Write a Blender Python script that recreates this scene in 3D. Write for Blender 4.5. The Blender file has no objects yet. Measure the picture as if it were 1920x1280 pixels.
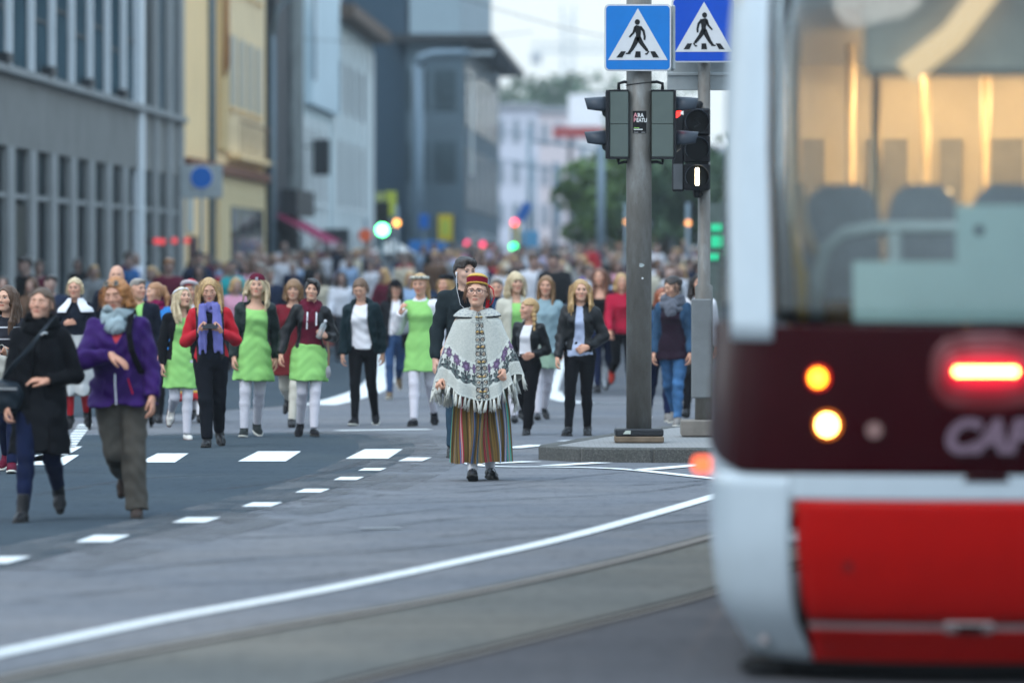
import bpy, math, random
import numpy as np
from mathutils import Vector, Matrix

# ------------------------------------------------------------------ camera, sky, sun, exposure
SC = bpy.context.scene
COL = SC.collection
R = math.radians
CAM_Z = 1.75
FPX = 200.0 / 36.0 * 1920.0
PITCH = math.atan(143.0 / FPX)

cam_data = bpy.data.cameras.new('camera')
cam_data.lens = 200.0
cam_data.sensor_width = 36.0
cam_data.clip_start = 0.5
cam_data.clip_end = 6000.0
cam_data.dof.use_dof = True
cam_data.dof.focus_distance = 49.3
cam_data.dof.aperture_fstop = 1.9
cam = bpy.data.objects.new('camera', cam_data)
cam.location = (0, 0, CAM_Z)
cam.rotation_euler = (R(90) - PITCH, 0, 0)
COL.objects.link(cam)
SC.camera = cam

SUN_ELEV, SUN_AZ = R(54), R(222)
world = bpy.data.worlds.new('World')
SC.world = world
world.use_nodes = True
wn, wl = world.node_tree.nodes, world.node_tree.links
bg = wn['Background']
sky = wn.new('ShaderNodeTexSky')
sky.sky_type = 'NISHITA'
sky.sun_disc = False
sky.sun_elevation = SUN_ELEV
sky.sun_rotation = SUN_AZ
sky.dust_density = 3.0
# an even cloud deck over the sky: a little brighter overhead than at the horizon, as overcast skies are
tcw = wn.new('ShaderNodeTexCoord')
sep = wn.new('ShaderNodeSeparateXYZ')
wl.new(tcw.outputs['Generated'], sep.inputs[0])
deck = wn.new('ShaderNodeValToRGB')
deck.color_ramp.elements[0].position = 0.04
deck.color_ramp.elements[0].color = (6.9, 7.5, 7.6, 1)
deck.color_ramp.elements[1].position = 0.9
deck.color_ramp.elements[1].color = (9.6, 13.2, 17.0, 1)
wl.new(sep.outputs['Z'], deck.inputs[0])
cn = wn.new('ShaderNodeTexNoise')
cn.inputs['Scale'].default_value = 3.0
cn.inputs['Detail'].default_value = 5.0
cmap = wn.new('ShaderNodeMapping')
cmap.inputs['Scale'].default_value = (1, 1, 4)
wl.new(tcw.outputs['Generated'], cmap.inputs[0])
wl.new(cmap.outputs[0], cn.inputs['Vector'])
cr = wn.new('ShaderNodeMapRange')
cr.inputs['From Min'].default_value = 0.3
cr.inputs['From Max'].default_value = 0.75
cr.inputs['To Min'].default_value = 0.93
cr.inputs['To Max'].default_value = 1.07
wl.new(cn.outputs['Fac'], cr.inputs['Value'])
dm = wn.new('ShaderNodeVectorMath')
dm.operation = 'SCALE'
wl.new(deck.outputs[0], dm.inputs[0])
wl.new(cr.outputs[0], dm.inputs['Scale'])
mixw = wn.new('ShaderNodeMix')
mixw.data_type = 'RGBA'
mixw.inputs[0].default_value = 0.88
wl.new(sky.outputs[0], mixw.inputs[6])
wl.new(dm.outputs[0], mixw.inputs[7])
wl.new(mixw.outputs[2], bg.inputs['Color'])
bg.inputs['Strength'].default_value = 0.10

sun_data = bpy.data.lights.new('sun', 'SUN')
sun_data.energy = 1.0
sun_data.angle = R(35)
sun_data.color = (1.0, 0.95, 0.88)
sun = bpy.data.objects.new('sun', sun_data)
# light travels from the sun's place (azimuth measured from +Y towards +X) to the ground
sd = Vector((math.sin(SUN_AZ) * math.cos(SUN_ELEV), math.cos(SUN_AZ) * math.cos(SUN_ELEV), math.sin(SUN_ELEV)))
sun.rotation_euler = sd.to_track_quat('Z', 'Y').to_euler()
COL.objects.link(sun)

SC.view_settings.view_transform = 'Standard'
SC.view_settings.look = 'None'
SC.view_settings.gamma = 1.0
SC.view_settings.use_curve_mapping = False
SC.view_settings.exposure = 0.72
SC.render.engine = 'CYCLES'
SC.cycles.max_bounces = 6
SC.cycles.transparent_max_bounces = 12
SC.cycles.sample_clamp_indirect = 6.0
SC.cycles.use_denoising = True

# ------------------------------------------------------------------ small helpers
def ground_at(px, py, z=0.0):
    """the point at height z seen at this place of the photograph"""
    v = Vector((px - 960.0, -(py - 640.0), -FPX))
    d = cam.rotation_euler.to_matrix() @ v
    t = (z - CAM_Z) / d.z
    return d.x * t, d.y * t

def at_depth(px, py, Y):
    v = Vector((px - 960.0, -(py - 640.0), -FPX))
    d = cam.rotation_euler.to_matrix() @ v
    t = Y / d.y
    return d.x * t, Y, CAM_Z + d.z * t

def link(o, parent=None):
    COL.objects.link(o)
    if parent is not None:
        o.parent = parent
    return o

def tag(o, label=None, cat=None, group=None, kind=None):
    if label: o['label'] = label
    if cat: o['category'] = cat
    if group: o['group'] = group
    if kind: o['kind'] = kind
    return o

def empty(name, loc=(0, 0, 0), rz=0.0, label=None, cat=None, group=None, parent=None):
    o = bpy.data.objects.new(name, None)
    o.empty_display_size = 0.2
    o.location = loc
    o.rotation_euler = (0, 0, rz)
    link(o, parent)
    return tag(o, label, cat, group)

def mesh_from(name, verts, faces, smooth=False):
    me = bpy.data.meshes.new(name)
    verts = np.asarray(verts, dtype=np.float32)
    if isinstance(faces, np.ndarray):
        nf, k = faces.shape
        me.vertices.add(len(verts))
        me.vertices.foreach_set('co', verts.ravel())
        me.loops.add(nf * k)
        me.loops.foreach_set('vertex_index', faces.astype(np.int32).ravel())
        me.polygons.add(nf)
        me.polygons.foreach_set('loop_start', np.arange(0, nf * k, k, dtype=np.int32))
        me.polygons.foreach_set('loop_total', np.full(nf, k, dtype=np.int32))
        me.update(calc_edges=True)
    else:
        me.from_pydata([tuple(v) for v in verts], [], [tuple(f) for f in faces])
        me.update()
    if smooth:
        me.polygons.foreach_set('use_smooth', np.ones(len(me.polygons), dtype=bool))
    return me

def obj(name, me, mat=None, parent=None, loc=(0, 0, 0), rot=(0, 0, 0)):
    o = bpy.data.objects.new(name, me)
    if mat is not None and len(me.materials) == 0:
        for m in (mat if isinstance(mat, (list, tuple)) else [mat]):
            me.materials.append(m)
    o.location = loc
    o.rotation_euler = rot
    return link(o, parent)

class MB:
    """collects boxes, prisms, tubes and grids into one mesh"""
    def __init__(self):
        self.v, self.f, self.m = [], [], []
    def add(self, vs, fs, mi=0):
        n = len(self.v)
        self.v += [tuple(p) for p in vs]
        self.f += [tuple(i + n for i in f) for f in fs]
        self.m += [mi] * len(fs)
        return self
    def box(self, x0, x1, y0, y1, z0, z1, mi=0):
        vs = [(x, y, z) for z in (z0, z1) for y in (y0, y1) for x in (x0, x1)]
        return self.add(vs, [(0, 2, 3, 1), (4, 5, 7, 6), (0, 1, 5, 4), (2, 6, 7, 3), (0, 4, 6, 2), (1, 3, 7, 5)], mi)
    def bbox(self, x0, x1, y0, y1, z0, z1, b, mi=0):
        """box with chamfered vertical and horizontal edges"""
        vs, idx = [], {}
        for sx, xa in ((0, x0), (1, x1)):
            for sy, ya in ((0, y0), (1, y1)):
                for sz, za in ((0, z0), (1, z1)):
                    gx, gy, gz = (1, -1)[sx] * b, (1, -1)[sy] * b, (1, -1)[sz] * b
                    for ax, p in enumerate(((xa, ya + gy, za + gz), (xa + gx, ya, za + gz), (xa + gx, ya + gy, za))):
                        idx[(sx, sy, sz, ax)] = len(vs); vs.append(p)
        I = lambda a, b_, c, d: idx[(a, b_, c, d)]
        fs = []
        for s in (0, 1):
            f = [I(s, 0, 0, 0), I(s, 0, 1, 0), I(s, 1, 1, 0), I(s, 1, 0, 0)]; fs.append(f if s == 0 else f[::-1])
            f = [I(0, s, 0, 1), I(1, s, 0, 1), I(1, s, 1, 1), I(0, s, 1, 1)]; fs.append(f if s == 0 else f[::-1])
            f = [I(0, 0, s, 2), I(0, 1, s, 2), I(1, 1, s, 2), I(1, 0, s, 2)]; fs.append(f if s == 0 else f[::-1])
        for a in (0, 1):
            for c in (0, 1):
                fs.append([I(a, c, 0, 0), I(a, c, 0, 1), I(a, c, 1, 1), I(a, c, 1, 0)])
                fs.append([I(a, 0, c, 0), I(a, 1, c, 0), I(a, 1, c, 2), I(a, 0, c, 2)])
                fs.append([I(0, a, c, 1), I(1, a, c, 1), I(1, a, c, 2), I(0, a, c, 2)])
        for a in (0, 1):
            for b_ in (0, 1):
                for c in (0, 1):
                    fs.append([I(a, b_, c, 0), I(a, b_, c, 1), I(a, b_, c, 2)])
        return self.add(vs, fs, mi)
    def tube(self, pts, rad, n=10, mi=0, cap=True):
        pts = [Vector(p) for p in pts]
        rads = rad if isinstance(rad, (list, tuple)) else [rad] * len(pts)
        vs, fs = [], []
        up = None
        for i, p in enumerate(pts):
            t = (pts[min(i + 1, len(pts) - 1)] - pts[max(i - 1, 0)]).normalized()
            if up is None:
                up = Vector((1, 0, 0)) if abs(t.x) < 0.8 else Vector((0, 1, 0))
            a = (up - t * up.dot(t)).normalized()
            b = t.cross(a)
            up = a
            for k in range(n):
                q = 2 * math.pi * k / n
                vs.append(p + (a * math.cos(q) + b * math.sin(q)) * rads[i])
        for i in range(len(pts) - 1):
            for k in range(n):
                k2 = (k + 1) % n
                fs.append((i * n + k, i * n + k2, (i + 1) * n + k2, (i + 1) * n + k))
        if cap:
            fs.append(tuple(range(n))[::-1])
            fs.append(tuple((len(pts) - 1) * n + k for k in range(n)))
        return self.add(vs, fs, mi)
    def prism(self, pts, z0, z1, mi=0):
        """outline pts (x, y) counter-clockwise, extruded in z"""
        n = len(pts)
        vs = [(p[0], p[1], z0) for p in pts] + [(p[0], p[1], z1) for p in pts]
        fs = [tuple(range(n))[::-1], tuple(range(n, 2 * n))] + [(i, (i + 1) % n, n + (i + 1) % n, n + i) for i in range(n)]
        return self.add(vs, fs, mi)
    def mesh(self, name, smooth=False):
        me = mesh_from(name, self.v, [tuple(f) for f in self.f], smooth)
        if any(self.m):
            me.polygons.foreach_set('material_index', np.array(self.m, dtype=np.int32))
        return me
    def build(self, name, mat, parent=None, loc=(0, 0, 0), rot=(0, 0, 0), smooth=False):
        return obj(name, self.mesh(name, smooth), mat, parent, loc, rot)

# ------------------------------------------------------------------ materials
MATS = {}
class NT:
    def __init__(self, name):
        self.m = bpy.data.materials.new(name)
        self.m.use_nodes = True
        self.n, self.l = self.m.node_tree.nodes, self.m.node_tree.links
        self.b = self.n['Principled BSDF']
    def node(self, t, **kw):
        x = self.n.new(t)
        for k, v in kw.items(): setattr(x, k, v)
        return x
    def inp(self, sock, v):
        if hasattr(v, 'is_linked') or hasattr(v, 'links'):
            self.l.new(v, sock)
        elif isinstance(v, (tuple, list)) and len(v) == 3 and sock.type == 'RGBA':
            sock.default_value = (*v, 1)
        else:
            sock.default_value = v
    def coord(self, which='Object', scale=(1, 1, 1)):
        t = self.node('ShaderNodeTexCoord'); mp = self.node('ShaderNodeMapping')
        mp.inputs['Scale'].default_value = scale
        self.l.new(t.outputs[which], mp.inputs[0])
        return mp.outputs[0]
    def noise(self, vec, scale, detail=4, rough=0.55):
        x = self.node('ShaderNodeTexNoise')
        x.inputs['Scale'].default_value = scale; x.inputs['Detail'].default_value = detail
        x.inputs['Roughness'].default_value = rough
        self.l.new(vec, x.inputs['Vector'])
        return x.outputs['Fac']
    def ramp(self, fac, stops, interp='LINEAR'):
        x = self.node('ShaderNodeValToRGB'); cr = x.color_ramp; cr.interpolation = interp
        while len(cr.elements) < len(stops): cr.elements.new(0.5)
        for e, (p, c) in zip(cr.elements, stops):
            e.position = p
            e.color = (*c, 1) if len(c) == 3 else c
        self.l.new(fac, x.inputs[0])
        return x.outputs[0]
    def mix(self, fac, a, b, mode='MIX'):
        x = self.node('ShaderNodeMix'); x.data_type = 'RGBA'; x.blend_type = mode
        self.inp(x.inputs[0], fac); self.inp(x.inputs[6], a); self.inp(x.inputs[7], b)
        return x.outputs[2]
    def math(self, op, a, b=0.0, c=None):
        x = self.node('ShaderNodeMath'); x.operation = op
        self.inp(x.inputs[0], a); self.inp(x.inputs[1], b)
        if c is not None: self.inp(x.inputs[2], c)
        return x.outputs[0]
    def bump(self, h, strength=0.3, dist=0.01):
        x = self.node('ShaderNodeBump'); x.inputs['Strength'].default_value = strength
        x.inputs['Distance'].default_value = dist
        self.l.new(h, x.inputs['Height']); self.l.new(x.outputs[0], self.b.inputs['Normal'])
    def set(self, **kw):
        names = dict(color='Base Color', rough='Roughness', metal='Metallic', spec='Specular IOR Level', sheen='Sheen Weight',
                     trans='Transmission Weight', ior='IOR', emit='Emission Color', estr='Emission Strength', coat='Coat Weight', alpha='Alpha',
                     sss='Subsurface Weight')
        for k, v in kw.items(): self.inp(self.b.inputs[names[k]], v)
        return self.m

def mul(c, k): return tuple(min(1.0, x * k) for x in c)

def plain(name, color, rough=0.6, metal=0.0, var=0.12, scale=8.0, spec=0.2, coord='Object', bump=0.0, coat=0.0):
    key = ('plain', name)
    if key in MATS: return MATS[key]
    t = NT(name)
    f = t.noise(t.coord(coord), scale, 5)
    c = t.ramp(f, [(0.25, mul(color, 1 - var)), (0.75, mul(color, 1 + var))])
    t.set(color=c, rough=rough, metal=metal, spec=spec, coat=coat)
    if bump: t.bump(t.noise(t.coord(coord), scale * 12, 3), bump, 0.004)
    MATS[key] = t.m
    return t.m

def cloth(name, color, rough=0.9, var=0.10, weave=900.0, bump=0.25, sheen=0.15):
    key = ('cloth', name)
    if key in MATS: return MATS[key]
    t = NT(name)
    co = t.coord()
    f = t.noise(co, 7.0, 5); g = t.noise(co, weave / 8.0, 2)
    c = t.ramp(f, [(0.3, mul(color, 1 - var)), (0.7, mul(color, 1 + var))])
    c = t.mix(t.math('MULTIPLY', g, 0.35), c, mul(color, 0.6))
    t.set(color=c, rough=rough, spec=0.10)
    t.bump(t.noise(co, weave / 6.0, 3), bump, 0.003)
    MATS[key] = t.m
    return t.m

def emissive(name, color, strength):
    key = ('emit', name)
    if key in MATS: return MATS[key]
    t = NT(name)
    t.set(color=mul(color, 0.05), emit=color, estr=strength, rough=0.4)
    MATS[key] = t.m
    return t.m

def skin_mat(name, color):
    key = ('skin', name)
    if key in MATS: return MATS[key]
    t = NT(name)
    a = t.node('ShaderNodeVertexColor'); a.layer_name = 'pigment'
    f = t.noise(t.coord(), 28.0, 4)
    c = t.ramp(f, [(0.3, mul(color, 0.93)), (0.7, mul(color, 1.06))])
    c = t.mix(1.0, c, a.outputs['Color'], 'MULTIPLY')
    t.set(color=c, rough=0.5, spec=0.28, sss=0.08)
    t.b.inputs['Subsurface Radius'].default_value = (0.012, 0.005, 0.003)
    MATS[key] = t.m
    return t.m

def hair_mat(name, color, tip=None, spec=None):
    key = ('hair', name)
    if key in MATS: return MATS[key]
    t = NT(name)
    f = t.noise(t.coord('Object', (90, 90, 7)), 1.0, 4, 0.6)
    g = t.noise(t.coord('Object', (14, 14, 4)), 1.0, 3)
    c = t.ramp(f, [(0.25, mul(color, 0.55)), (0.55, color), (0.8, mul(tip or color, 1.35))])
    c = t.mix(t.math('MULTIPLY', g, 0.5), c, mul(color, 0.75))
    t.set(color=c, rough=0.48, spec=0.45)
    t.bump(f, 0.6, 0.004)
    MATS[key] = t.m
    return t.m
# ------------------------------------------------------------------ the street
D_STREET = 0.030                                    # the street runs a little to the right of straight ahead
ANG = math.atan2(1, D_STREET)
def street_x(X0, Y): return X0 + D_STREET * Y

# --- ground surfaces
def asphalt(name, base, tint_var, streaks=0.0, spec=.05, rough=.9, speck=1.0):
    t = NT(name)
    co = t.coord()
    fine = t.noise(co, 34.0, 4, .85)
    mid = t.noise(t.coord('Object', (.35, .8, 1)), 1.0, 6, .6)
    big = t.noise(t.coord('Object', (.06, .16, 1)), 1.0, 4, .55)
    c = t.ramp(mid, [(.3, mul(base, 1 - tint_var)), (.7, mul(base, 1 + tint_var))])
    c = t.mix(t.math('MULTIPLY', t.ramp(big, [(.38, (0, 0, 0)), (.62, (1, 1, 1))]), .35), c, tuple(b * k for b, k in zip(base, (.72, .86, 1.02))))
    if streaks:
        # tyre marks and wear sweeping across the junction
        mp = t.node('ShaderNodeMapping'); mp.inputs['Rotation'].default_value = (0, 0, .22); mp.inputs['Scale'].default_value = (.055, 1.1, 1)
        tc = t.node('ShaderNodeTexCoord'); t.l.new(tc.outputs['Object'], mp.inputs[0])
        st = t.noise(mp.outputs[0], 1.6, 6, .62)
        c = t.mix(t.math('MULTIPLY', t.ramp(st, [(.52, (0, 0, 0)), (.70, (1, 1, 1))]), streaks * .6), c, mul(base, .58))
        pt = t.noise(t.coord('Object', (.45, .30, 1)), 1.0, 7, .68)
        c = t.mix(t.math('MULTIPLY', t.ramp(pt, [(.42, (0, 0, 0)), (.60, (1, 1, 1))]), .6), c, tuple(b * k for b, k in zip(base, (.70, .78, .88))))
        vo = t.node('ShaderNodeTexVoronoi'); vo.inputs['Scale'].default_value = 3.2; t.l.new(co, vo.inputs['Vector'])
        c = t.mix(t.math('MULTIPLY', t.math('LESS_THAN', vo.outputs['Distance'], .055), .75), c, mul(base, .22))
    c = t.mix(t.math('MULTIPLY', t.ramp(fine, [(.35, (1, 1, 1)), (.5, (0, 0, 0))]), .40 * speck), c, mul(base, .40))
    c = t.mix(t.math('MULTIPLY', t.ramp(fine, [(.62, (0, 0, 0)), (.72, (1, 1, 1))]), .30 * speck), c, mul(base, 1.9))
    gr = t.noise(t.coord('Object', (11, 2.6, 1)), 1.0, 5, .75)
    c = t.mix(1.0, c, t.ramp(gr, [(.30, (.74, .74, .75)), (.5, (1, 1, 1)), (.72, (1.0, 1.0, 1.0))]), 'MULTIPLY')
    t.set(color=c, rough=rough, spec=spec)
    t.bump(fine, .8, .015)
    return t.m
A_LIGHT = asphalt('pale worn asphalt', (.180, .179, .186), .20, 1.0)
A_DARK = asphalt('dark new asphalt', (.058, .074, .086), .12, .2)
A_TRACK = asphalt('track bed concrete', (.155, .146, .128), .25, .9)
PAINT = NT('road paint')
fz = PAINT.noise(PAINT.coord(), 22, 5, .7)
PAINT.set(color=PAINT.ramp(fz, [(.30, (.30, .32, .32)), (.46, (.62, .64, .64)), (.8, (.74, .76, .75))]), rough=.8, spec=.08)
PAINT = PAINT.m

gnd = MB().add([(-400, -90, 0), (400, -90, 0), (400, 1500, 0), (-400, 1500, 0)], [(0, 1, 2, 3)]).build('ground', A_LIGHT)
tag(gnd, 'pale worn asphalt of the junction', None, None, 'structure')

def sheet(name, pts, z, mat, label=None):
    o = MB().add([(x, y, z) for x, y in pts], [tuple(range(len(pts)))]).build(name, mat)
    tag(o, label, None, None, 'structure')
    return o
G = ground_at
# dark asphalt carriageway, its near edge the slanting dashed line
sheet('road', [(-60, 20), (-12, 24)] + [G(*q) for q in ((-60, 1085), (0, 1068), (150, 1030), (300, 998), (440, 966), (560, 936), (640, 912), (700, 890), (735, 873), (760, 860), (776, 848), (780, 838), (772, 829), (752, 822), (715, 817), (650, 813), (560, 811), (300, 814), (0, 818))] + [(-60, 57)], .004, A_DARK, 'dark asphalt carriageway')
sheet('road', [(-60, 66), (-14, 66)] + [G(*q) for q in ((0, 786), (300, 778), (520, 762), (640, 744), (700, 715), (716, 690))] + [(street_x(-5.2, 130), 130), (street_x(-5.2, 330), 330), (-60, 330)], .004, A_DARK, 'dark asphalt carriageway further up the street')
sheet('road', [G(*q) for q in ((1060, 742), (1052, 722), (1062, 705))] + [(street_x(-1.0, 130), 130), (street_x(-1.0, 330), 330), (60, 330), (60, 74), (9, 74)], .004, asphalt('grey asphalt', (.105, .108, .116), .1, .2), 'grey asphalt of the right hand lanes')

EDGE = NT('worn asphalt edge')
ef = EDGE.noise(EDGE.coord('Object', (1.4, .8, 1)), 1.0, 7, .72)
EDGE.set(color=EDGE.ramp(EDGE.noise(EDGE.coord('Object', (11, 2.6, 1)), 1.0, 5, .75), [(.3, (.13, .135, .145)), (.6, (.165, .168, .175))]), rough=.9, spec=.05, alpha=EDGE.ramp(ef, [(.42, (0, 0, 0)), (.60, (.62, .62, .62))]))
EDGE = EDGE.m
edge_px = ((0, 1068), (150, 1030), (300, 998), (440, 966), (560, 936), (640, 912), (700, 890), (735, 873), (760, 860), (776, 848), (780, 838), (772, 829), (752, 822), (715, 817), (650, 813), (560, 811), (400, 813), (200, 815))
for w_, z_ in ((1.1, .0052), (.45, .0058)):
    def _edge(e=edge_px, w=w_, z=z_):
        P = smooth_curve([G(*q) for q in e], 12); line_mark('worn_edge', P, w, z, EDGE)
    EDGE_CALLS = globals().setdefault('EDGE_CALLS', []); EDGE_CALLS.append(_edge)
# painted marks: each dash a thing lying on the road
def strip_pts(pts, w):
    P = [Vector((x, y, 0)) for x, y in pts]
    Lf, Rt = [], []
    for i, q in enumerate(P):
        t = (P[min(i + 1, len(P) - 1)] - P[max(i - 1, 0)]).normalized(); n = Vector((-t.y, t.x, 0))
        Lf.append(q + n * w / 2); Rt.append(q - n * w / 2)
    return Lf, Rt
def smooth_curve(pts, n=40):
    P = [Vector((x, y, 0)) for x, y in pts]
    out = []
    for i in range(len(P) - 1):
        a, b, c, d = P[max(i - 1, 0)], P[i], P[i + 1], P[min(i + 2, len(P) - 1)]
        for k in range(n):
            t = k / n
            out.append(.5 * ((2 * b) + (c - a) * t + (2 * a - 5 * b + 4 * c - d) * t * t + (3 * b - a - 3 * c + d) * t ** 3))
    out.append(P[-1])
    return [(q.x, q.y) for q in out]
def line_mark(name, pts, w, z=.008, mat=PAINT, label=None, h=.003):
    Lf, Rt = strip_pts(pts, w)
    n = len(Lf); m = MB()
    vs = [(q.x, q.y, z) for q in Lf] + [(q.x, q.y, z) for q in Rt]
    m.add(vs, [(i, n + i, n + i + 1, i + 1) for i in range(n - 1)])
    o = m.build(name, mat); tag(o, label, None, None, 'structure'); return o
def quad_mark(name, quad, z=.008):
    m = MB().add([(*G(*q), z) for q in quad], [(0, 1, 2, 3)])
    o = m.build(name, PAINT); tag(o, None, None, None, 'structure'); return o
for e in EDGE_CALLS: e()
# crossing blocks
for x0, x1, y0, y1 in ((22, 120, 873, 854), (261, 328, 868, 851), (446, 536, 866, 847), (648, 728, 861, 843), (-178, -85, 876, 857)):
    lean = (y0 - y1) * 2.0
    quad_mark('crossing_block', [(x0, y0), (x1, y0), (x1 + lean * .75, y1), (x0 + lean, y1)])
for cx, cy, w, hh_, ln in ((8, 1051, 56, 12, 44), (193, 1011, 68, 13, 36), (368, 976, 64, 10, 28), (491, 947, 56, 8, 22), (586, 921, 48, 7, 18), (654, 898, 44, 6, 14), (698, 881, 42, 5, 12), (778, 862, 46, 7, 18), (-190, 1096, 70, 14, 50)):
    quad_mark('road_dash', [(cx - w / 2 - ln / 2, cy + hh_ / 2), (cx + w / 2 - ln / 2, cy + hh_ / 2), (cx + w / 2 + ln / 2, cy - hh_ / 2), (cx - w / 2 + ln / 2, cy - hh_ / 2)])
# long line round the junction and marks by the island
line_mark('road_line', smooth_curve([G(*q) for q in ((-300, 1290), (0, 1226), (300, 1163), (600, 1108), (850, 1056), (1080, 1004), (1330, 934), (1500, 880))]), .135)
line_mark('road_line', smooth_curve([G(*q) for q in ((862, 856), (880, 868), (905, 874), (960, 876), (1020, 876), (1120, 878), (1200, 883), (1320, 896), (1420, 906))]), .14)
for a, b in (((905, 870), (1000, 866)), ((1030, 874), (1130, 868)), ((1200, 882), (1320, 872)), ((860, 838), (930, 832)), ((955, 841), (1012, 835)), ((1060, 828), (1125, 824))):
    line_mark('road_line', [G(*a), G(*b)], .22)
line_mark('road_line', [G(632, 808), G(805, 806)], .28)
line_mark('road_line', [G(676, 992), G(752, 991)], .16, mat=plain('worn paint', (.26, .27, .28), .8))
line_mark('road_line', smooth_curve([G(*q) for q in ((596, 760), (640, 750), (690, 733), (716, 712), (728, 690), (734, 660))]), .45)
line_mark('road_line', smooth_curve([G(*q) for q in ((1060, 680), (1050, 700), (1041, 722), (1038, 735))]), .12)
line_mark('road_line', smooth_curve([G(*q) for q in ((1038, 735), (1044, 746), (1066, 753), (1110, 757))]), .22)
line_mark('road_line', [G(1060, 757), G(1310, 757)], .30, mat=plain('worn paint', (.26, .27, .28), .8))
for k in range(9):
    y = 838 - k * 5.0; x = 132 + k * 3.4 + .2 * k * k * .2
    quad_mark('road_dash', [(x - 18, y + 1.8), (x + 8, y + 1.8), (x + 12, y - 1.8), (x - 13, y - 1.8)])
line_mark('road_line', smooth_curve([G(*q) for q in ((-40, 868), (40, 866), (90, 858), (130, 838))]), .25)

# --- tram track in the near ground: concrete bed with two grooved rails
r1 = smooth_curve([G(*q) for q in ((-250, 1330), (130, 1250), (500, 1182), (800, 1130), (1080, 1072), (1330, 1009), (1560, 935))])
r2 = smooth_curve([G(*q) for q in ((320, 1385), (640, 1288), (900, 1225), (1100, 1175), (1336, 1114), (1600, 1030))])
bed = [(x, y + .55) for x, y in r1] + [(x, y - .15) for x, y in r2][::-1]
sheet('track_bed', bed, .004, A_TRACK, 'worn concrete bed of the tram track')
RAILTOP = plain('polished rail steel', (.20, .17, .145), .5, metal=.2, var=.15)
GROOVE = plain('rail groove', (.02, .018, .016), .9, spec=.0)
for k, r in enumerate((r1, r2)):
    o = line_mark('rail', r, (.055, .035)[k], .012, RAILTOP)
    tag(o, ('far polished rail of the curved tram track', 'near darker rail of the curved tram track')[k], None, None, 'structure')
    Lf, Rt = strip_pts(r, (.055, .035)[k])
    line_mark('rail_groove', [(q.x, q.y + (.035, .07)[k]) for q in Lf], (.05, .12)[k], .0085, GROOVE)
    line_mark('rail_flange', [(q.x, q.y - .05) for q in Rt], .05, .0085, plain('dark joint', (.07, .062, .056), .9, spec=.0))

near = [(x, y - .17) for x, y in r2]
sheet('road', near + [(near[-1][0] + 3, near[-1][1]), (near[-1][0] + 3, 12), (near[0][0] - 4, 12), (near[0][0] - 4, near[0][1])], .004, asphalt('brownish dark asphalt', (.098, .092, .094), .2, .6), 'darker asphalt on the near side of the tram track')
TYRE = NT('tyre rubber marks')
TYRE.set(color=(.055, .058, .066), rough=.8, spec=.2, alpha=TYRE.math('MULTIPLY', TYRE.ramp(TYRE.noise(TYRE.coord('Object', (.5, 2.5, 1)), 1.0, 6, .7), [(.35, (0, 0, 0)), (.7, (1, 1, 1))]), .55))
for pts, w in ((((560, 985), (700, 968), (900, 950), (1150, 945), (1330, 938)), .10), (((420, 1010), (640, 1000), (860, 972), (1100, 968), (1330, 965)), .14), (((600, 948), (760, 944), (920, 938), (1180, 925), (1330, 905)), .10),
               (((150, 1080), (420, 1052), (700, 1034), (960, 1010), (1200, 990)), .13), (((700, 930), (850, 925), (1010, 912), (1180, 910), (1330, 900)), .09), (((30, 1130), (300, 1100), (560, 1088), (760, 1062)), .13), (((820, 1008), (980, 992), (1180, 985), (1330, 975)), .10),
               (((380, 922), (520, 905), (640, 880), (730, 850)), .12), (((60, 930), (250, 900), (430, 890)), .12), (((860, 915), (980, 905), (1120, 890), (1260, 880)), .08)):
    o = line_mark('tyre_mark', smooth_curve([G(*q) for q in pts]), w, .0065, TYRE.m)
# --- traffic island with granite kerb stones
IS = Z_IS = .13
isl = [G(*q, z=.0) for q in ((1012, 864), (1080, 866), (1180, 866), (1320, 864), (1480, 862))]
outline = [(.26, 51.2), (.62, 50.62), (1.25, 50.45), (2.4, 50.35), (4.6, 50.3), (4.6, 57.5), (2.6, 58.2), (1.55, 57.2), (.75, 53.8)]
GRAN = NT('granite kerb')
g1 = GRAN.noise(GRAN.coord(), 60, 4, .8); g2 = GRAN.noise(GRAN.coord(), 4, 4)
GRAN.set(color=GRAN.mix(GRAN.math('MULTIPLY', g2, .7), GRAN.ramp(g1, [(.3, (.03, .03, .032)), (.5, (.09, .09, .088)), (.7, (.22, .21, .20))]), (.06, .065, .055)), rough=.85)
GRAN.bump(g1, .9, .02)
paving = NT('island paving')
br = paving.node('ShaderNodeTexBrick'); br.inputs['Scale'].default_value = 5.0; br.inputs['Mortar Size'].default_value = .012
br.inputs['Color1'].default_value = (.30, .295, .285, 1); br.inputs['Color2'].default_value = (.25, .25, .245, 1); br.inputs['Mortar'].default_value = (.08, .08, .08, 1)
paving.l.new(paving.coord(), br.inputs['Vector'])
paving.set(color=paving.mix(paving.noise(paving.coord(), 30, 4), br.outputs['Color'], (.13, .13, .13)), rough=.85)
pav = MB().prism(outline, 0.0, Z_IS - .006).build('island', paving.m)
tag(pav, 'paved traffic island behind the granite kerb', None, None, 'structure')
rs_ = random.Random(3)
n = len(outline)
for i in range(n):
    a = Vector((*outline[i], 0)); b = Vector((*outline[(i + 1) % n], 0))
    ln = (b - a).length; d = (b - a).normalized(); nrm = Vector((d.y, -d.x, 0))
    k = max(1, round(ln / .85)); seg = ln / k
    for j in range(k):
        m = MB(); h = Z_IS + rs_.uniform(-.004, .006)
        m.bbox(.004, seg - .004, -.02 - rs_.uniform(0, .006), .13, -.05, h, .016)
        o = m.build('kerb_stone', GRAN.m, pav, loc=a + d * seg * j, rot=(0, 0, math.atan2(d.y, d.x)))

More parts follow.
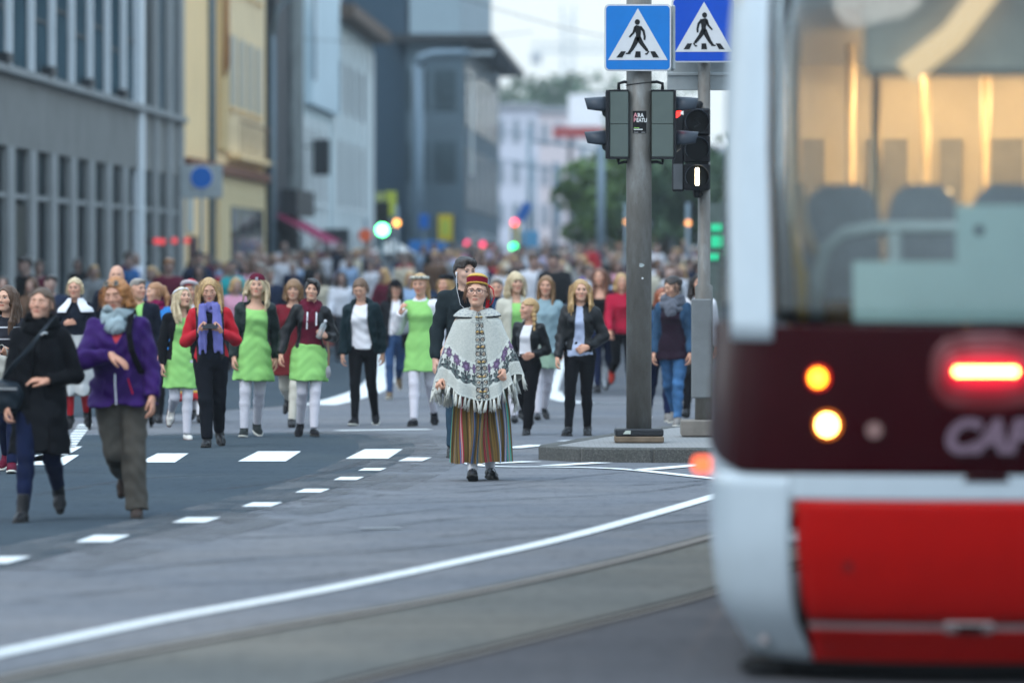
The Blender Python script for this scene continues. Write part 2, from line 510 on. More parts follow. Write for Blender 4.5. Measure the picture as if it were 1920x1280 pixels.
# --- pavement on the left of the street in front of the buildings
sheet('pavement', [(street_x(-12.8, 60), 60), (street_x(-10.3, 60), 60), (street_x(-10.3, 330), 330), (street_x(-12.8, 330), 330)], .10, A_LIGHT, 'pavement along the buildings on the left')
KB = MB()
KB.add([(street_x(-10.3, 60), 60, .0), (street_x(-10.3, 330), 330, .0), (street_x(-10.3, 330), 330, .10), (street_x(-10.3, 60), 60, .10)], [(0, 1, 2, 3)])
tag(KB.build('pavement_kerb', GRAN.m), 'granite kerb of the left pavement', None, None, 'structure')

# ------------------------------------------------------------------ buildings on the left side
def glass(name, color=(.02, .028, .034), rough=.08, var=.5, scale=.6, spec=.12):
    t = NT(name)
    f = t.noise(t.coord('Object', (1, 1, .6)), scale, 4)
    t.set(color=t.ramp(f, [(.35, mul(color, 1 - var)), (.65, mul(color, 1 + var))]), rough=rough, spec=spec)
    return t.m
GL1 = glass('dark shop glass', (.009, .022, .028), .45, .7, spec=.02)
GL2 = glass('blue grey panel glass', (.045, .080, .100), .6, .25, spec=.0)
GL3 = glass('facade glass', (.045, .07, .085), .12, .4)
CONC = plain('grey concrete render', (.20, .205, .198), .85, var=.14, scale=.9, bump=.2)
CONC2 = plain('pale concrete pier', (.27, .285, .285), .8, var=.12, scale=1.4)
FIN = plain('white metal fin', (.74, .80, .84), .45, var=.06)
DARKM = plain('dark metal', (.03, .035, .04), .5)

def left_building(name, Y0, X0, label, setback=0.0):
    r = empty(name, (street_x(X0, Y0) - setback, Y0, 0), ANG, label, 'building')
    return r
def fbox(mb, x0, x1, d0, d1, z0, z1, mi=0):
    """box in facade coordinates: x along the street, d out from the facade towards the street (positive = proud)"""
    return mb.box(x0, x1, -d1, -d0, z0, z1, mi)
class Pieces:
    """repeats share one mesh"""
    def __init__(self): self.c = {}
    def box(self, name, size, mat, parent, loc, bevel=0.0):
        key = (name, size, mat.name)
        if key not in self.c:
            m = MB(); sx, sy, sz = size
            if bevel: m.bbox(0, sx, -sy, 0, 0, sz, bevel)
            else: m.box(0, sx, -sy, 0, 0, sz)
            me = m.mesh(name); me.materials.append(mat); self.c[key] = me
        return obj(name, self.c[key], None, parent, loc)
PC = Pieces()

# B1: long grey building with vertical fins above a glazed ground floor
B1Y = 82.7
b1 = left_building('office_building', B1Y, -12.75, 'grey office building with white vertical fins over tall dark ground floor windows')
w = MB(); L1 = 62.2; TOP = 14.0
fbox(w, 0, L1, -9, -.45, 0, TOP)
fbox(w, 0, L1, -.45, 0, 4.0, 5.4); fbox(w, 0, L1, -.45, 0, 0, .25)
fbox(w, 0, L1, -.45, -.20, 5.4, TOP)
fbox(w, 0, L1, -.45, .02, TOP - .6, TOP)
w.build('wall', CONC, b1)
fbox(MB(), 0, L1, .001, .16, 5.36, 5.50).build('ledge', CONC2, b1)
k = 0
x = 108.6 - B1Y - 3.7 * 7
while x < 133.2 - B1Y - .1:
    # pier, window with transom, upper panels and fin
    PC.box('pier', (1.1, .47, 3.75), CONC2, b1, (x + 2.6, .45, .25))
    wn_ = PC.box('window', (2.6, .05, 3.75), GL1, b1, (x, .16, .25))
    PC.box('transom', (2.6, .10, .09), CONC2, wn_, (0, -.02, 2.78))
    PC.box('mullion', (.07, .09, 2.78), DARKM, wn_, (1.26, -.02, 0))
    if abs(x + B1Y - 108.6) < .1:
        PC.box('door', (2.2, .06, 2.6), plain('black door', (.012, .014, .016), .4), wn_, (.2, -.052, .05))
    pn = PC.box('window', (2.95, .05, 8.0), GL2, b1, (x - .15, .16, 5.5))
    for j in range(4):
        PC.box('glazing_bar', (2.95, .05, .05), DARKM, pn, (0, -.03, 1.1 + 1.75 * j + (.35 if (k + j) % 2 else 0)))
    PC.box('fin', (.22, .125, 8.5), FIN, b1, (x + 3.08, .11, 5.5))
    if k % 2 == 0: PC.box('vent', (.9, .22, .18), DARKM, b1, (x + .8, 0, 5.52))
    x += 3.7; k += 1
for xx, ww in ((133.2, .9), (136.9, .9), (140.4, 1.2), (143.6, 1.2)):
    PC.box('tall_pier', (ww, .53, TOP - .3), FIN if xx < 134 else CONC2, b1, (xx - B1Y, .45, .1))
for xx, ww in ((134.7, 2.1), (137.9, 2.4), (141.7, 1.8)):
    wn_ = PC.box('window', (ww, .05, 3.75), GL1, b1, (xx - B1Y, .10, .25)); PC.box('transom', (ww, .1, .09), CONC2, wn_, (0, -.02, 2.78))
    PC.box('window', (ww, .05, 8.0), GL1 if xx < 137 else GL2, b1, (xx - B1Y, .10, 5.5))
# red lamps seen in the far windows of this building
for px, py in ((284, 452), (295, 453), (318, 451), (342, 451)):
    Yd = 136000 / (1280 - px)
    X_, Y_, Z_ = at_depth(px, py, Yd - 1.2)
    r = empty('shop_lamp', (X_ + .12, Y_, Z_), 0, {284: 'faint leftmost red lamp by the end of the grey office building', 295: 'second red lamp from the left by the grey office building', 318: 'third red lamp from the left by the grey office building', 342: 'rightmost red lamp, beside the yellow building'}[px], 'lamp', 'red lamps by the office building')
    MB().tube([(0, 0, 0), (0, -.06, 0)], [.075, .06], 12).build('lens', emissive('red lamp', (1.0, .05, .06), 2.2 if px != 284 else 0.6), r)
    MB().tube([(0, .005, 0), (0, .10, 0), (-.25, .3, 0)], .03, 8).build('bracket', DARKM, r)

# B2: yellow building
b2 = left_building('yellow_building', 145.2, -12.75, 'cream yellow rendered building with a blue grey drainpipe and brown cornice')
YEL = plain('cream yellow render', (.88, .64, .34), .85, var=.10, scale=.5); YEL2 = plain('greyed cream render', (.78, .61, .37), .85, var=.12, scale=.8); OCH = plain('ochre render', (.62, .50, .28), .8, var=.1, scale=.6)
w = MB(); fbox(w, 0, 28, -9, 0, 0, 17); w.build('wall', YEL, b2)
fbox(MB(), 13.5, 27.8, .001, .06, 4.9, 17).build('bay', YEL2, b2)
fbox(MB(), 10.6, 13.4, .001, .10, 4.9, 17).build('pilaster', plain('warm render', (.60, .43, .20), .85, var=.1, scale=.7), b2)
fbox(MB(), 0, 27.9, .001, .22, 4.25, 4.5).build('cornice', plain('rust brown trim', (.20, .085, .05), .8), b2)
fbox(MB(), 10.5, 27.8, .002, .07, 0, 4.2).build('shopfront', OCH, b2)
for xx in (14.5, 17.6, 20.7, 23.8):
    wn_ = PC.box('window', (2.4, .04, 2.9), GL3, b2, (xx, -.075, .5)); PC.box('window_frame', (2.4, .06, .10), DARKM, wn_, (0, -.01, 2.1))
for xx in (14.2, 17.4, 20.6, 23.8):
    for zz in (6.2, 9.6, 13.0):
        wn_ = PC.box('window', (1.9, .04, 2.0), plain('curtained glass', (.34, .33, .27), .4, var=.2), b2, (xx, -.062, zz)); PC.box('sill', (2.0, .12, .08), YEL, wn_, (-.05, 0, -.09))
fbox(MB(), 14, 27.6, .071, .40, 4.72, 4.86).build('balcony_slab', YEL, b2)
bal = MB()
for k in range(10): bal.box(14.1 + k * 1.45, 14.16 + k * 1.45, -.39, -.365, 4.86, 5.75)
bal.box(14, 27.6, -.395, -.36, 5.75, 5.80); bal.build('balcony_railing', plain('rust iron', (.14, .07, .04), .8), b2)
MB().tube([(7.6, -.12, .3), (7.6, -.12, 17)], .10, 10).build('drainpipe', plain('blue grey pipe', (.14, .20, .25), .5), b2, smooth=True)
MB().tube([(11.2, -.22, 9.6), (11.3, -.20, 7.2), (11.3, -.14, 6.9)], [.07, .09, .03], 8).build('rolled_flag', plain('rust cloth', (.36, .17, .06), .9), b2, smooth=True)
PC.box('door', (2.2, .05, 2.4), plain('dark red door', (.05, .012, .018), .6), b2, (1.6, -.01, .1))
PC.box('notice', (1.5, .05, 1.3), plain('pale grey notice', (.42, .46, .46), .6), b2, (.9, -.01, 2.6))

# B3: narrow dark building, awning and hanging signs
b3 = left_building('dark_building', 173.4, -12.75, 'narrow dark building between the yellow and the white one')
w = MB(); fbox(w, 0, 10.6, -9, .35, 0, 19); w.build('wall', plain('near black cladding', (.022, .028, .036), .6, var=.2), b3)
fbox(MB(), 5.6, 10.5, .351, .5, 4.0, 18).build('textured_bay', plain('grey patterned panel', (.13, .15, .15), .8, var=.5, scale=1.2), b3)
fbox(MB(), 2.2, 10.5, .36, .85, 3.3, 4.1).build('canopy_box', DARKM, b3)
for xx in (1, 4.2, 7.4): PC.box('window', (2.6, .05, 2.4), GL1, b3, (xx, -.37, .4))
r = empty('awning', b3.location, ANG, 'dark pink awning over the shop in the narrow dark building', 'awning')
MB().add([(.2, -.36, 3.3), (9, -.36, 3.3), (9, -1.9, 2.45), (.2, -1.9, 2.45), (.2, -.36, 3.24), (9, -.36, 3.24), (9, -1.9, 2.39), (.2, -1.9, 2.39)], [(0, 1, 2, 3), (7, 6, 5, 4), (0, 4, 5, 1), (1, 5, 6, 2), (2, 6, 7, 3), (3, 7, 4, 0)]).build('fabric', cloth('dark pink awning', (.28, .03, .09)), r)
MB().box(.2, 9, -1.95, -1.91, 2.25, 2.45).build('valance', cloth('pale valance', (.45, .38, .40)), r)

# B4: white and pale blue building
b4 = left_building('white_building', 184.0, -12.75, 'pale building with white piers, a brown eave and a blank light blue side wall')
WR_ = plain('pale blue render', (.52, .64, .70), .85, var=.08, scale=.5); WH = plain('off white render', (.74, .78, .78), .85, var=.10, scale=.8)
w = MB(); fbox(w, 0, 50, -10, 0, 0, 10.8); w.build('wall', plain('pale grey green render', (.44, .53, .55), .85, var=.14, scale=.9), b4)
fbox(MB(), 24, 50.4, -10.3, .75, 10.81, 11.3).build('eave', plain('brown eave', (.12, .085, .065), .8), b4)
w = MB(); fbox(w, 8, 23.5, -9.5, .25, 7.2, 21); w.build('tower_block', WR_, b4)
for xx in (3, 6.8, 10.6, 14.4, 18.2, 24, 29, 34, 39, 44, 48):
    PC.box('pier', (1.3, .10, 6.6 if xx < 20 else 10.2), WH, b4, (xx, 0, .2))
for xx in (4.4, 8.2, 12.0, 15.8, 25.4, 30.4, 35.4, 40.4):
    for zz in (.5, 3.9):
        wn_ = PC.box('window', (2.3, .05, 2.5), GL3, b4, (xx, -.02, zz)); PC.box('sill', (2.4, .14, .08), WH, wn_, (-.05, 0, -.09)); PC.box('window_frame', (.07, .07, 2.5), WH, wn_, (1.1, 0, 0))
for xx in (25.6, 30.6, 35.6, 40.6):
    PC.box('window', (2.2, .05, 1.9), GL3, b4, (xx, -.02, 7.4))
PC.box('window', (.9, .06, 8.0), plain('blue stair glass', (.10, .20, .28), .2), b4, (8.2, -.262, 8.0))
for xx, zz, sz, lab in ((6.0, 4.75, (1.6, .55, 1.2), 'black hanging box sign above the crowd on the pale building'), (11.0, 2.0, (.7, .9, 1.0), 'small dark hanging sign low on the pale building')):
    r = empty('hanging_sign', b4.matrix_basis @ Vector((xx, -.25, zz)), ANG, lab, 'sign')
    MB().bbox(0, sz[0] * .3, -sz[1] - .15, -.15, 0, sz[2], .03).build('sign_box', DARKM, r)
    MB().tube([(.15, .3, sz[2] * .8), (.15, -.2, sz[2] * .8)], .03, 6).build('bracket', DARKM, r)

# B5: dark slate building projecting into the street
Y5 = 238.0
b5 = empty('slate_building', (street_x(-9.15, Y5), Y5, 0), ANG, 'dark slate building jutting into the street under a flat projecting roof', 'building')
SLATE = plain('slate blue cladding', (.080, .120, .150), .7, var=.2, scale=.35); SL2 = plain('navy cladding', (.026, .055, .085), .6, var=.2); SL3 = plain('pale blue upper cladding', (.23, .31, .36), .6, var=.12, scale=.3)
w = MB(); fbox(w, 0, 46, -2.4, 0, 0, 11.1); w.build('wall', SLATE, b5)
w = MB(); fbox(w, .5, 46, -5.2, -2.41, 0, 30); w.build('navy_wing', SL2, b5)
fbox(MB(), .3, 40, -2.3, -.2, 11.4, 30).build('upper_storeys', SL3, b5)
fbox(MB(), -.6, 46, -3.0, 1.25, 11.11, 11.38).build('roof_slab', DARKM, b5)
for zz in (.6, 4.1, 7.6):
    for xx in (1.2, 8.2, 15.2, 22.2, 29.2, 36.2):
        wn_ = PC.box('window', (4.6, .05, 2.6), GL3, b5, (xx, -.02, zz)); PC.box('window_frame', (.08, .07, 2.6), DARKM, wn_, (2.2, 0, 0))
PC.box('light_strip', (1.6, .10, 4.4), plain('white facing', (.6, .64, .64), .7), b5, (5.9, -.02, 5.6))
# windows of the end wall that faces the camera
for k in range(2):
    for zz in (2.2, 5.2, 8.2):
        o = PC.box('end_window', (.9, .04, 1.7), GL3, b5, (-.005, .35 + k * 1.15, zz)); o.rotation_euler.z = R(90); o.location.x = -.04
fbox(MB(), .2, 40, .4, .46, .9, 1.2).build('shop_band', plain('purple shop band', (.14, .08, .22), .6), b5)

# B6: far pale buildings closing the street
GLF = glass('distant window glass', (.24, .28, .33), .3, .2)
def block(px0, px1, ytop, Y, mat, label, depth=12, rows=4, cols=4, roof=None):
    x0, _, _ = at_depth(px0, 497, Y); x1, _, _ = at_depth(px1, 497, Y); _, _, z1 = at_depth(px0, ytop, Y)
    r = empty('far_building', (x0, Y, 0), 0, label, 'building')
    W_ = x1 - x0
    MB().box(0, W_, 0, depth, 0, z1).build('wall', mat, r)
    MB().box(-.2, W_ + .2, -.25, depth + .2, z1 + .002, z1 + .5).build('roof', roof or plain('grey roof', (.25, .27, .30), .8), r)
    cw = W_ / cols; rh = (z1 - 1) / rows
    for i in range(cols):
        for j in range(rows):
            PC.box('window', (round(cw * .5, 2), .06, round(rh * .55, 2)), GLF, r, (cw * (i + .25), -.002, 1 + rh * (j + .2)))
    return r
block(925, 1010, 205, 420, plain('pale lilac render', (.52, .54, .62), .85), 'pale lilac building far down the street', rows=4, cols=3)
block(1008, 1085, 212, 440, plain('pinkish render', (.58, .52, .54), .85), 'pale pink building far down the street', rows=4, cols=3)
block(1080, 1180, 255, 470, plain('white render', (.62, .64, .66), .85), 'white building behind the street trees', rows=3, cols=4)
block(1180, 1420, 285, 480, plain('grey render', (.40, .43, .46), .85), 'grey building far behind the thick pole', rows=3, cols=8)
x_, y_, z_ = at_depth(1058, 232, 405)
r = empty('billboard', (x_ + .4, 405, 0), 0, 'white rooftop billboard with a red foot far down the street', 'billboard')
MB().box(-.1, 3.2, -.2, .2, z_ - .2, z_ + 2.1).build('board', plain('white board', (.75, .76, .80), .6), r)
MB().box(-1.2, 3.4, -.22, .22, z_ - 1.0, z_ - .22).build('red_band', plain('dull red', (.30, .05, .05), .7), r)
MB().tube([(0, 0, 0), (0, 0, z_ - .9)], .15, 8).tube([(3, 0, 0), (3, 0, z_ - .9)], .15, 8).build('legs', DARKM, r)

# plain unseen blocks added on the right to block light and darken glass reflections
for k, (Ya, Yb, H_, c_) in enumerate(((60, 135, 9, (.12, .12, .11)), (137, 245, 10, (.14, .12, .10)), (248, 400, 9, (.06, .07, .075)))):  # last wall made dark for the window reflections
    b7 = empty('unseen_building', (street_x(15, Ya), Ya, 0), ANG, ('grey', 'beige', 'slate grey')[k] + ' unseen building added on the right hand side, hidden by the tram', 'building')
    m = MB(); m.box(0, Yb - Ya, -10, 0, 0, H_); m.build('wall', plain('right wall %d' % k, c_, .85), b7)
    MB().box(-.2, Yb - Ya + .2, -10.2, .25, H_ + .002, H_ + .4).build('roof', DARKM, b7)
    for i in range(int((Yb - Ya) / 5)):
        for zz in (.8, 4.6):
            PC.box('window', (2.6, .05, 2.4), GL1, b7, (1 + 5 * i, .052, zz))


# unseen buildings added behind the viewer: they darken front light and what the tram mirrors
for k, (xa, xb, yb, H_, c_) in enumerate(((-58, -20, -62, 13, (.20, .19, .18)), (-18, 9, -70, 16, (.16, .17, .18)), (11, 60, -60, 12, (.19, .17, .15)))):
    b8 = empty('unseen_building', (xa, yb, 0), 0, ('brown grey', 'blue grey', 'brownish')[k] + ' unseen building added across the junction, behind the viewer', 'building')
    MB().box(0, xb - xa, -12, 0, 0, H_).build('wall', plain('behind wall %d' % k, c_, .85), b8)
    MB().box(-.2, xb - xa + .2, -12.2, .25, H_ + .002, H_ + .4).build('roof', DARKM, b8)
    for i in range(int((xb - xa) / 4)):
        for zz in (.8, 4.4, 8.0): PC.box('window', (2.2, .05, 2.2), GL1, b8, (1 + 4 * i, .052, zz))
# ------------------------------------------------------------------ street furniture far off
POLEM = plain('blue grey galvanised steel', (.16, .22, .27), .5, metal=.3, var=.1)
def lamp_post(px, Y, ztop, arms, rad, label):
    x, _, _ = at_depth(px, 497, Y)
    r = empty('street_lamp', (x, Y, 0), 0, label, 'street lamp')
    MB().tube([(0, 0, 0), (0, 0, ztop)], [rad, rad * .75], 12).build('pole', POLEM, r, smooth=True)
    for dx, rise in arms:
        pts = [(0, 0, ztop - .05)] + [(dx * math.sin(a) , 0, ztop + rise * (1 - math.cos(a)) * .0 + rise * math.sin(a)) for a in ()]
        s = 1 if dx > 0 else -1
        pts = [(0, 0, ztop - .1), (s * .15, 0, ztop + rise * .6), (s * .6, 0, ztop + rise * .92), (dx * .7, 0, ztop + rise), (dx, 0, ztop + rise)]
        MB().tube(pts, [rad * .75, rad * .7, rad * .6, rad * .5, rad * .45], 10).build('arm', POLEM, r, smooth=True)
        MB().bbox(min(dx, dx + s * .9), max(dx, dx + s * .9), -.14, .14, ztop + rise - .10, ztop + rise + .06, .04).build('lamp_head', plain('lamp head', (.28, .33, .36), .5), r)
    return r
lamp_post(783, 215, 9.3, [(2.0, .45)], .28, 'tall blue grey street lamp with two arms over the street')
lamp_post(818, 250, 9.6, [(1.9, .4)], .17, 'second street lamp behind the tall blue grey one')
lamp_post(512, 168, 8.6, [(1.7, 1.2)], .09, 'grey street lamp curving out in front of the dark building')
for px, Y, zt, lab in ((992, 300, 9, 'pale blue pole far down the middle of the street'), (1040, 290, 7, 'thinner blue pole far down the middle of the street'), (1127, 190, 6, 'blue grey pole in front of the street trees'), (1003, 330, 8, 'slim pole beside the pale blue pole')):
    x, _, _ = at_depth(px, 497, Y)
    r = empty('catenary_pole', (x, Y, 0), 0, lab, 'pole')
    MB().tube([(0, 0, 0), (0, 0, zt)], [.17 if px != 1003 else .09, .12 if px != 1003 else .07], 10).build('pole', POLEM, r, smooth=True)
    MB().tube([(0, 0, zt - .4), (-2.2, 0, zt - .1)], .05, 6).build('bracket', POLEM, r)

def round_sign(px, py, Y, rad, col, label, panel=None):
    x, _, z = at_depth(px, py, Y)
    r = empty('road_sign', (x, Y, 0), 0, label, 'sign')
    MB().tube([(0, 0, 0), (0, 0, z)], .035, 8).build('post', POLEM, r, smooth=True)
    MB().tube([(0, -.04, z), (0, -.06, z)], rad, 28).build('disc', col, r)
    MB().tube([(0, -.038, z), (0, -.058, z)], rad * 1.06, 28).build('rim', plain('sign white', (.7, .72, .74), .4), r)
    if panel: MB().bbox(-panel[0] / 2, panel[0] / 2, -.03, .0, z - panel[1] * .62, z + panel[1] * .38, .02).build('back_panel', plain('grey sign panel', (.36, .40, .41), .6), r)
    return r
BLUE = plain('sign blue', (.010, .135, .50), .35, var=.06)
rs2 = round_sign(378, 333, 128, .25, BLUE, 'round blue sign on a thin post before the yellow building', (.95, .75))
def square_sign(px, py, Y, w_, h_, col, label, two=None):
    x, _, z = at_depth(px, py, Y)
    r = empty('road_sign', (x, Y, 0), 0, label, 'sign')
    MB().tube([(0, .02, 0), (0, .02, z + h_ / 2)], .04, 8).build('post', POLEM, r, smooth=True)
    MB().bbox(-w_ / 2, w_ / 2, -.05, -.02, z - h_ / 2, z + h_ / 2, .012).build('plate', col, r)
    if two: MB().bbox(-w_ * .3, w_ * .3, -.07, -.052, z - h_ * .3, z + h_ * .3, .008).build('symbol', two, r)
    return r
YG = plain('lime sign', (.42, .50, .07), .5); YE = plain('yellow sign', (.60, .45, .02), .5)
square_sign(733, 382, 165, .33, .72, YG, 'lime green square sign above the green traffic light')
square_sign(712, 378, 168, .22, .55, plain('pale lime sign', (.36, .42, .16), .5), 'pale lime sign beside the lime green one')
square_sign(835, 427, 190, .50, .88, YE, 'yellow square sign in the middle of the street', YG)
square_sign(795, 415, 200, .34, .5, BLUE, 'small blue sign left of the yellow sign')
square_sign(803, 462, 205, 1.4, .42, plain('bright blue sign', (.03, .20, .55), .5), 'wide blue sign just above the heads of the crowd')
square_sign(966, 437, 185, .28, .8, YE, 'yellow strip between the far red and green lights')
square_sign(988, 448, 190, .8, .55, plain('pale blue sign', (.10, .30, .50), .5), 'pale blue sign right of the far green light')
o = square_sign(982, 398, 186, .30, .65, plain('arrow blue', (.02, .12, .42), .5), 'tilted dark blue sign above the far red light'); 
for c in o.children:
    if c.name.startswith('plate'): c.rotation_euler = (0, R(28) , 0); zc = 1.75 + (497 - 398) * 186 / FPX; c.location = (-math.sin(R(28)) * zc, 0, zc - math.cos(R(28)) * zc)
# far traffic lights and lamps
def far_light(px, py, Y, rad, col, strength, label, box_=True, name='traffic_light', cat='traffic light'):
    x, _, z = at_depth(px, py, Y)
    r = empty(name, (x, Y, 0), 0, label, cat)
    MB().tube([(0, .12, 0), (0, .12, z + .5)], .05, 8).build('post', POLEM, r, smooth=True)
    if box_:
        MB().bbox(-.17, .17, -.08, .10, z - .20, z + .75, .03).build('housing', plain('dark green housing', (.008, .02, .018), .5), r)
        for k in (1, 2): MB().tube([(0, -.10, z + .27 * k), (0, -.081, z + .27 * k)], rad, 14).build('lens', plain('dark lens', (.015, .02, .02), .3), r)
    MB().tube([(0, -.12, z), (0, -.081, z)], rad, 18).build('lit_lens', emissive(name + label[:12], col, strength), r)
    return r
far_light(717, 431, 150, .16, (.12, 1.0, .34), 9, 'bright green traffic light above the crowd in front of the pale building')
far_light(744, 418, 158, .09, (1.0, .42, .08), 3.5, 'small amber lamp right of the bright green traffic light', False, 'amber_lamp', 'lamp')
far_light(965, 417, 180, .10, (1.0, .06, .10), 4.0, 'far red light high above the crowd', False)
far_light(963, 463, 176, .11, (.02, 1.0, .28), 4.0, 'far green light just above the heads in the middle', False)
for px, py, lab in ((876, 456, 'dim pink red light, leftmost of the three in a row'), (905, 458, 'middle one of three pink red lights in a row'), (921, 464, 'lowest one of three pink red lights in a row')):
    far_light(px, py, 230, .10, (1.0, .02, .12), 2.2, lab, False, 'tail_lamp', 'lamp')
far_light(1290, 418, 140, .065, (1.0, .38, .12), 2.2, 'small orange lamp between the two poles', False, 'amber_lamp', 'lamp')
far_light(1174, 416, 150, .05, (1.0, .40, .10), 2.0, 'tiny orange lamp at the edge of the thick pole', False, 'amber_lamp', 'lamp')
far_light(685, 441, 170, .20, (.9, .18, .06), .22, 'dull orange round board left of the green light', False, 'round_board', 'sign')
# green display between the thin pole and the tram
x, _, z = at_depth(1344, 455, 100)
r = empty('shop_display', (x, 100, 0), 0, 'green lit display panels behind the thin pole', 'display')
GD = emissive('green display', (.02, .60, .30), .75)
MB().box(-.30, .45, .02, .10, .0, z + .7).build('display_case', plain('grey green case', (.10, .13, .12), .6), r)
for dz_, x0, x1, h_ in ((.20, -.10, .14, .13), (-.08, -.10, .18, .20), (-.30, -.16, .06, .11)):
    MB().box(x0, x1, -.02, .018, z + dz_, z + dz_ + h_).build('lit_panel', GD, r)
# white market umbrella above the crowd
x, _, z = at_depth(735, 462, 175)
r = empty('parasol', (x, 175, 0), 0, 'white parasol above the crowd below the green light', 'umbrella')
n_ = 10
m = MB().add([(0, 0, z + .22)] + [(.75 * math.cos(2 * math.pi * k / n_), .75 * math.sin(2 * math.pi * k / n_), z - .22) for k in range(n_)], [(0, k + 1, (k + 1) % n_ + 1) for k in range(n_)])
m.build('canopy', WHITE_P if 'WHITE_P' in globals() else plain('parasol white', (.62, .62, .60), .8), r)
MB().tube([(0, 0, 0), (0, 0, z + .2)], .025, 8).build('pole', POLEM, r)
# tower crane far off
x, _, z = at_depth(1065, 100, 700)
r = empty('tower_crane', (x, 700, 0), 0, 'pale tower crane far away against the sky', 'crane')
CR = plain('pale crane paint', (.50, .55, .58), .7)
m = MB()
for sx in (-.7, .7):
    for sy in (-.7, .7): m.box(sx - .12, sx + .12, sy - .12, sy + .12, 0, z + 6)
k = 0.0
while k < z + 4:
    m.tube([(-.7, -.7, k), (.7, -.7, k + 2)], .08, 4); m.tube([(.7, -.7, k + 2), (-.7, -.7, k + 2)], .08, 4); k += 2
m.build('mast', CR, r)
m = MB(); m.box(-4.5, 9, -.12, .12, z + .0, z + .24); m.box(-4.5, 9, -.12, .12, z + 1.1, z + 1.3)
for k in range(13): m.tube([(-4.5 + k, 0, z + .1), (-4.0 + k, 0, z + 1.2), (-3.5 + k, 0, z + .1)], .07, 4)
m.build('jib', CR, r); MB().box(-4.6, -3.2, -.5, .5, z - 1.4, z).build('counterweight', plain('grey concrete', (.4, .42, .44), .8), r)
# overhead wires across the street
WIREM = plain('wire', (.05, .055, .06), .6)
for k, (a, b, Y) in enumerate((((760, -40), (1500, 105), 150), ((340, 42), (1000, 60), 190), ((690, 205), (1500, 60), 260))):
    A_, B_ = at_depth(*a, Y), at_depth(*b, Y)
    pts = [Vector(A_).lerp(Vector(B_), t) - Vector((0, 0, .5 * math.sin(math.pi * t))) for t in np.linspace(0, 1, 14)]
    o = MB().tube(pts, .012, 5).build('overhead_wire', WIREM)
    tag(o, ('overhead wire crossing the sky left of the crossing sign', 'overhead wire before the yellow building and the sky', 'overhead wire rising to the right over the trees')[k], 'wire')

# ------------------------------------------------------------------ trees: tapered trunk, limbs, crown of many leaf clumps
def leaf_mat(name, a, b):
    t = NT(name)
    g = t.node('ShaderNodeObjectInfo'); ge = t.node('ShaderNodeNewGeometry')
    f = t.noise(t.coord(), 2.2, 3)
    c = t.ramp(f, [(.35, a), (.65, b)])
    c = t.mix(t.math('MULTIPLY', ge.outputs['Random Per Island'], .6), c, mul(a, .6))
    t.set(color=c, rough=.6, spec=.3)
    return t.m
LEAF = leaf_mat('street tree leaves', (.075, .15, .040), (.15, .24, .07)); LEAF2 = leaf_mat('dark tree leaves', (.050, .105, .060), (.10, .17, .085))
BARK = plain('bark', (.07, .055, .045), .9, var=.3)
def tree(x, y, h, rad, seed, label, mat, n=2600, leaf=.16, base=.28):
    rnd = np.random.RandomState(seed)
    r = empty('street_tree', (x, y, 0), 0, label, 'tree', 'trees along the right side')
    m = MB()
    m.tube([(0, 0, 0), (.04, 0, h * .2), (-.03, .02, h * .45), (.05, 0, h * .75)], [.17, .14, .11, .03], 10)
    cl = []
    for k in range(9):
        a = k * 2.4; z0 = h * (base + .05 * k); rr = rad * rnd.uniform(.5, .9)
        e = (rr * math.cos(a), rr * math.sin(a), min(z0 + h * rnd.uniform(.12, .25), h * .97))
        m.tube([(0, 0, z0), (e[0] * .5, e[1] * .5, (z0 + e[2]) / 2 + .1), e], [.06, .04, .015], 6)
        cl.append((e, rad * rnd.uniform(.35, .6)))
    for k in range(10):
        a = rnd.uniform(0, 6.28); q = rad * rnd.uniform(.1, .75)
        cl.append(((q * math.cos(a), q * math.sin(a), h * rnd.uniform(base + .08, .95)), rad * rnd.uniform(.3, .55)))
    m.build('trunk', BARK, r, smooth=True)
    per = n // len(cl)
    P = []
    for c, cr in cl:
        d = rnd.normal(size=(per, 3)); d /= np.linalg.norm(d, axis=1)[:, None]
        P.append(np.array(c) + d * (cr * rnd.uniform(.45, 1.0, (per, 1)) ** .6) * [1, 1, .75])
    P = np.concatenate(P); k = len(P)
    a = rnd.normal(size=(k, 3)); a /= np.linalg.norm(a, axis=1)[:, None]
    b = np.cross(a, rnd.normal(size=(k, 3))); b /= np.linalg.norm(b, axis=1)[:, None]
    s = leaf * rnd.uniform(.6, 1.3, (k, 1))
    V = np.stack([P - a * s, P + b * s * .55, P + a * s, P - b * s * .55], 1).reshape(-1, 3)
    me = mesh_from('crown', V, np.arange(4 * k).reshape(-1, 4))
    obj('crown', me, mat, r)
    return r
tx = lambda px, Y: at_depth(px, 497, Y)[0]
tree(tx(1110, 215), 215, 6.4, 1.5, 1, 'green street tree left of the blue grey pole', LEAF)
tree(tx(1165, 205), 205, 6.2, 1.5, 2, 'green street tree behind the thick pole', LEAF)
tree(tx(1250, 200), 200, 5.9, 1.5, 3, 'dark street tree between the two poles', LEAF2)
tree(tx(1330, 190), 190, 6.2, 1.6, 4, 'dark street tree behind the thin pole', LEAF2)
tree(tx(1420, 185), 185, 6.5, 1.7, 5, 'street tree hidden behind the tram', LEAF2, 1500)
tree(tx(1205, 300), 300, 10.2, 2.3, 6, 'taller tree showing over the traffic signals', LEAF, 2400, .22)
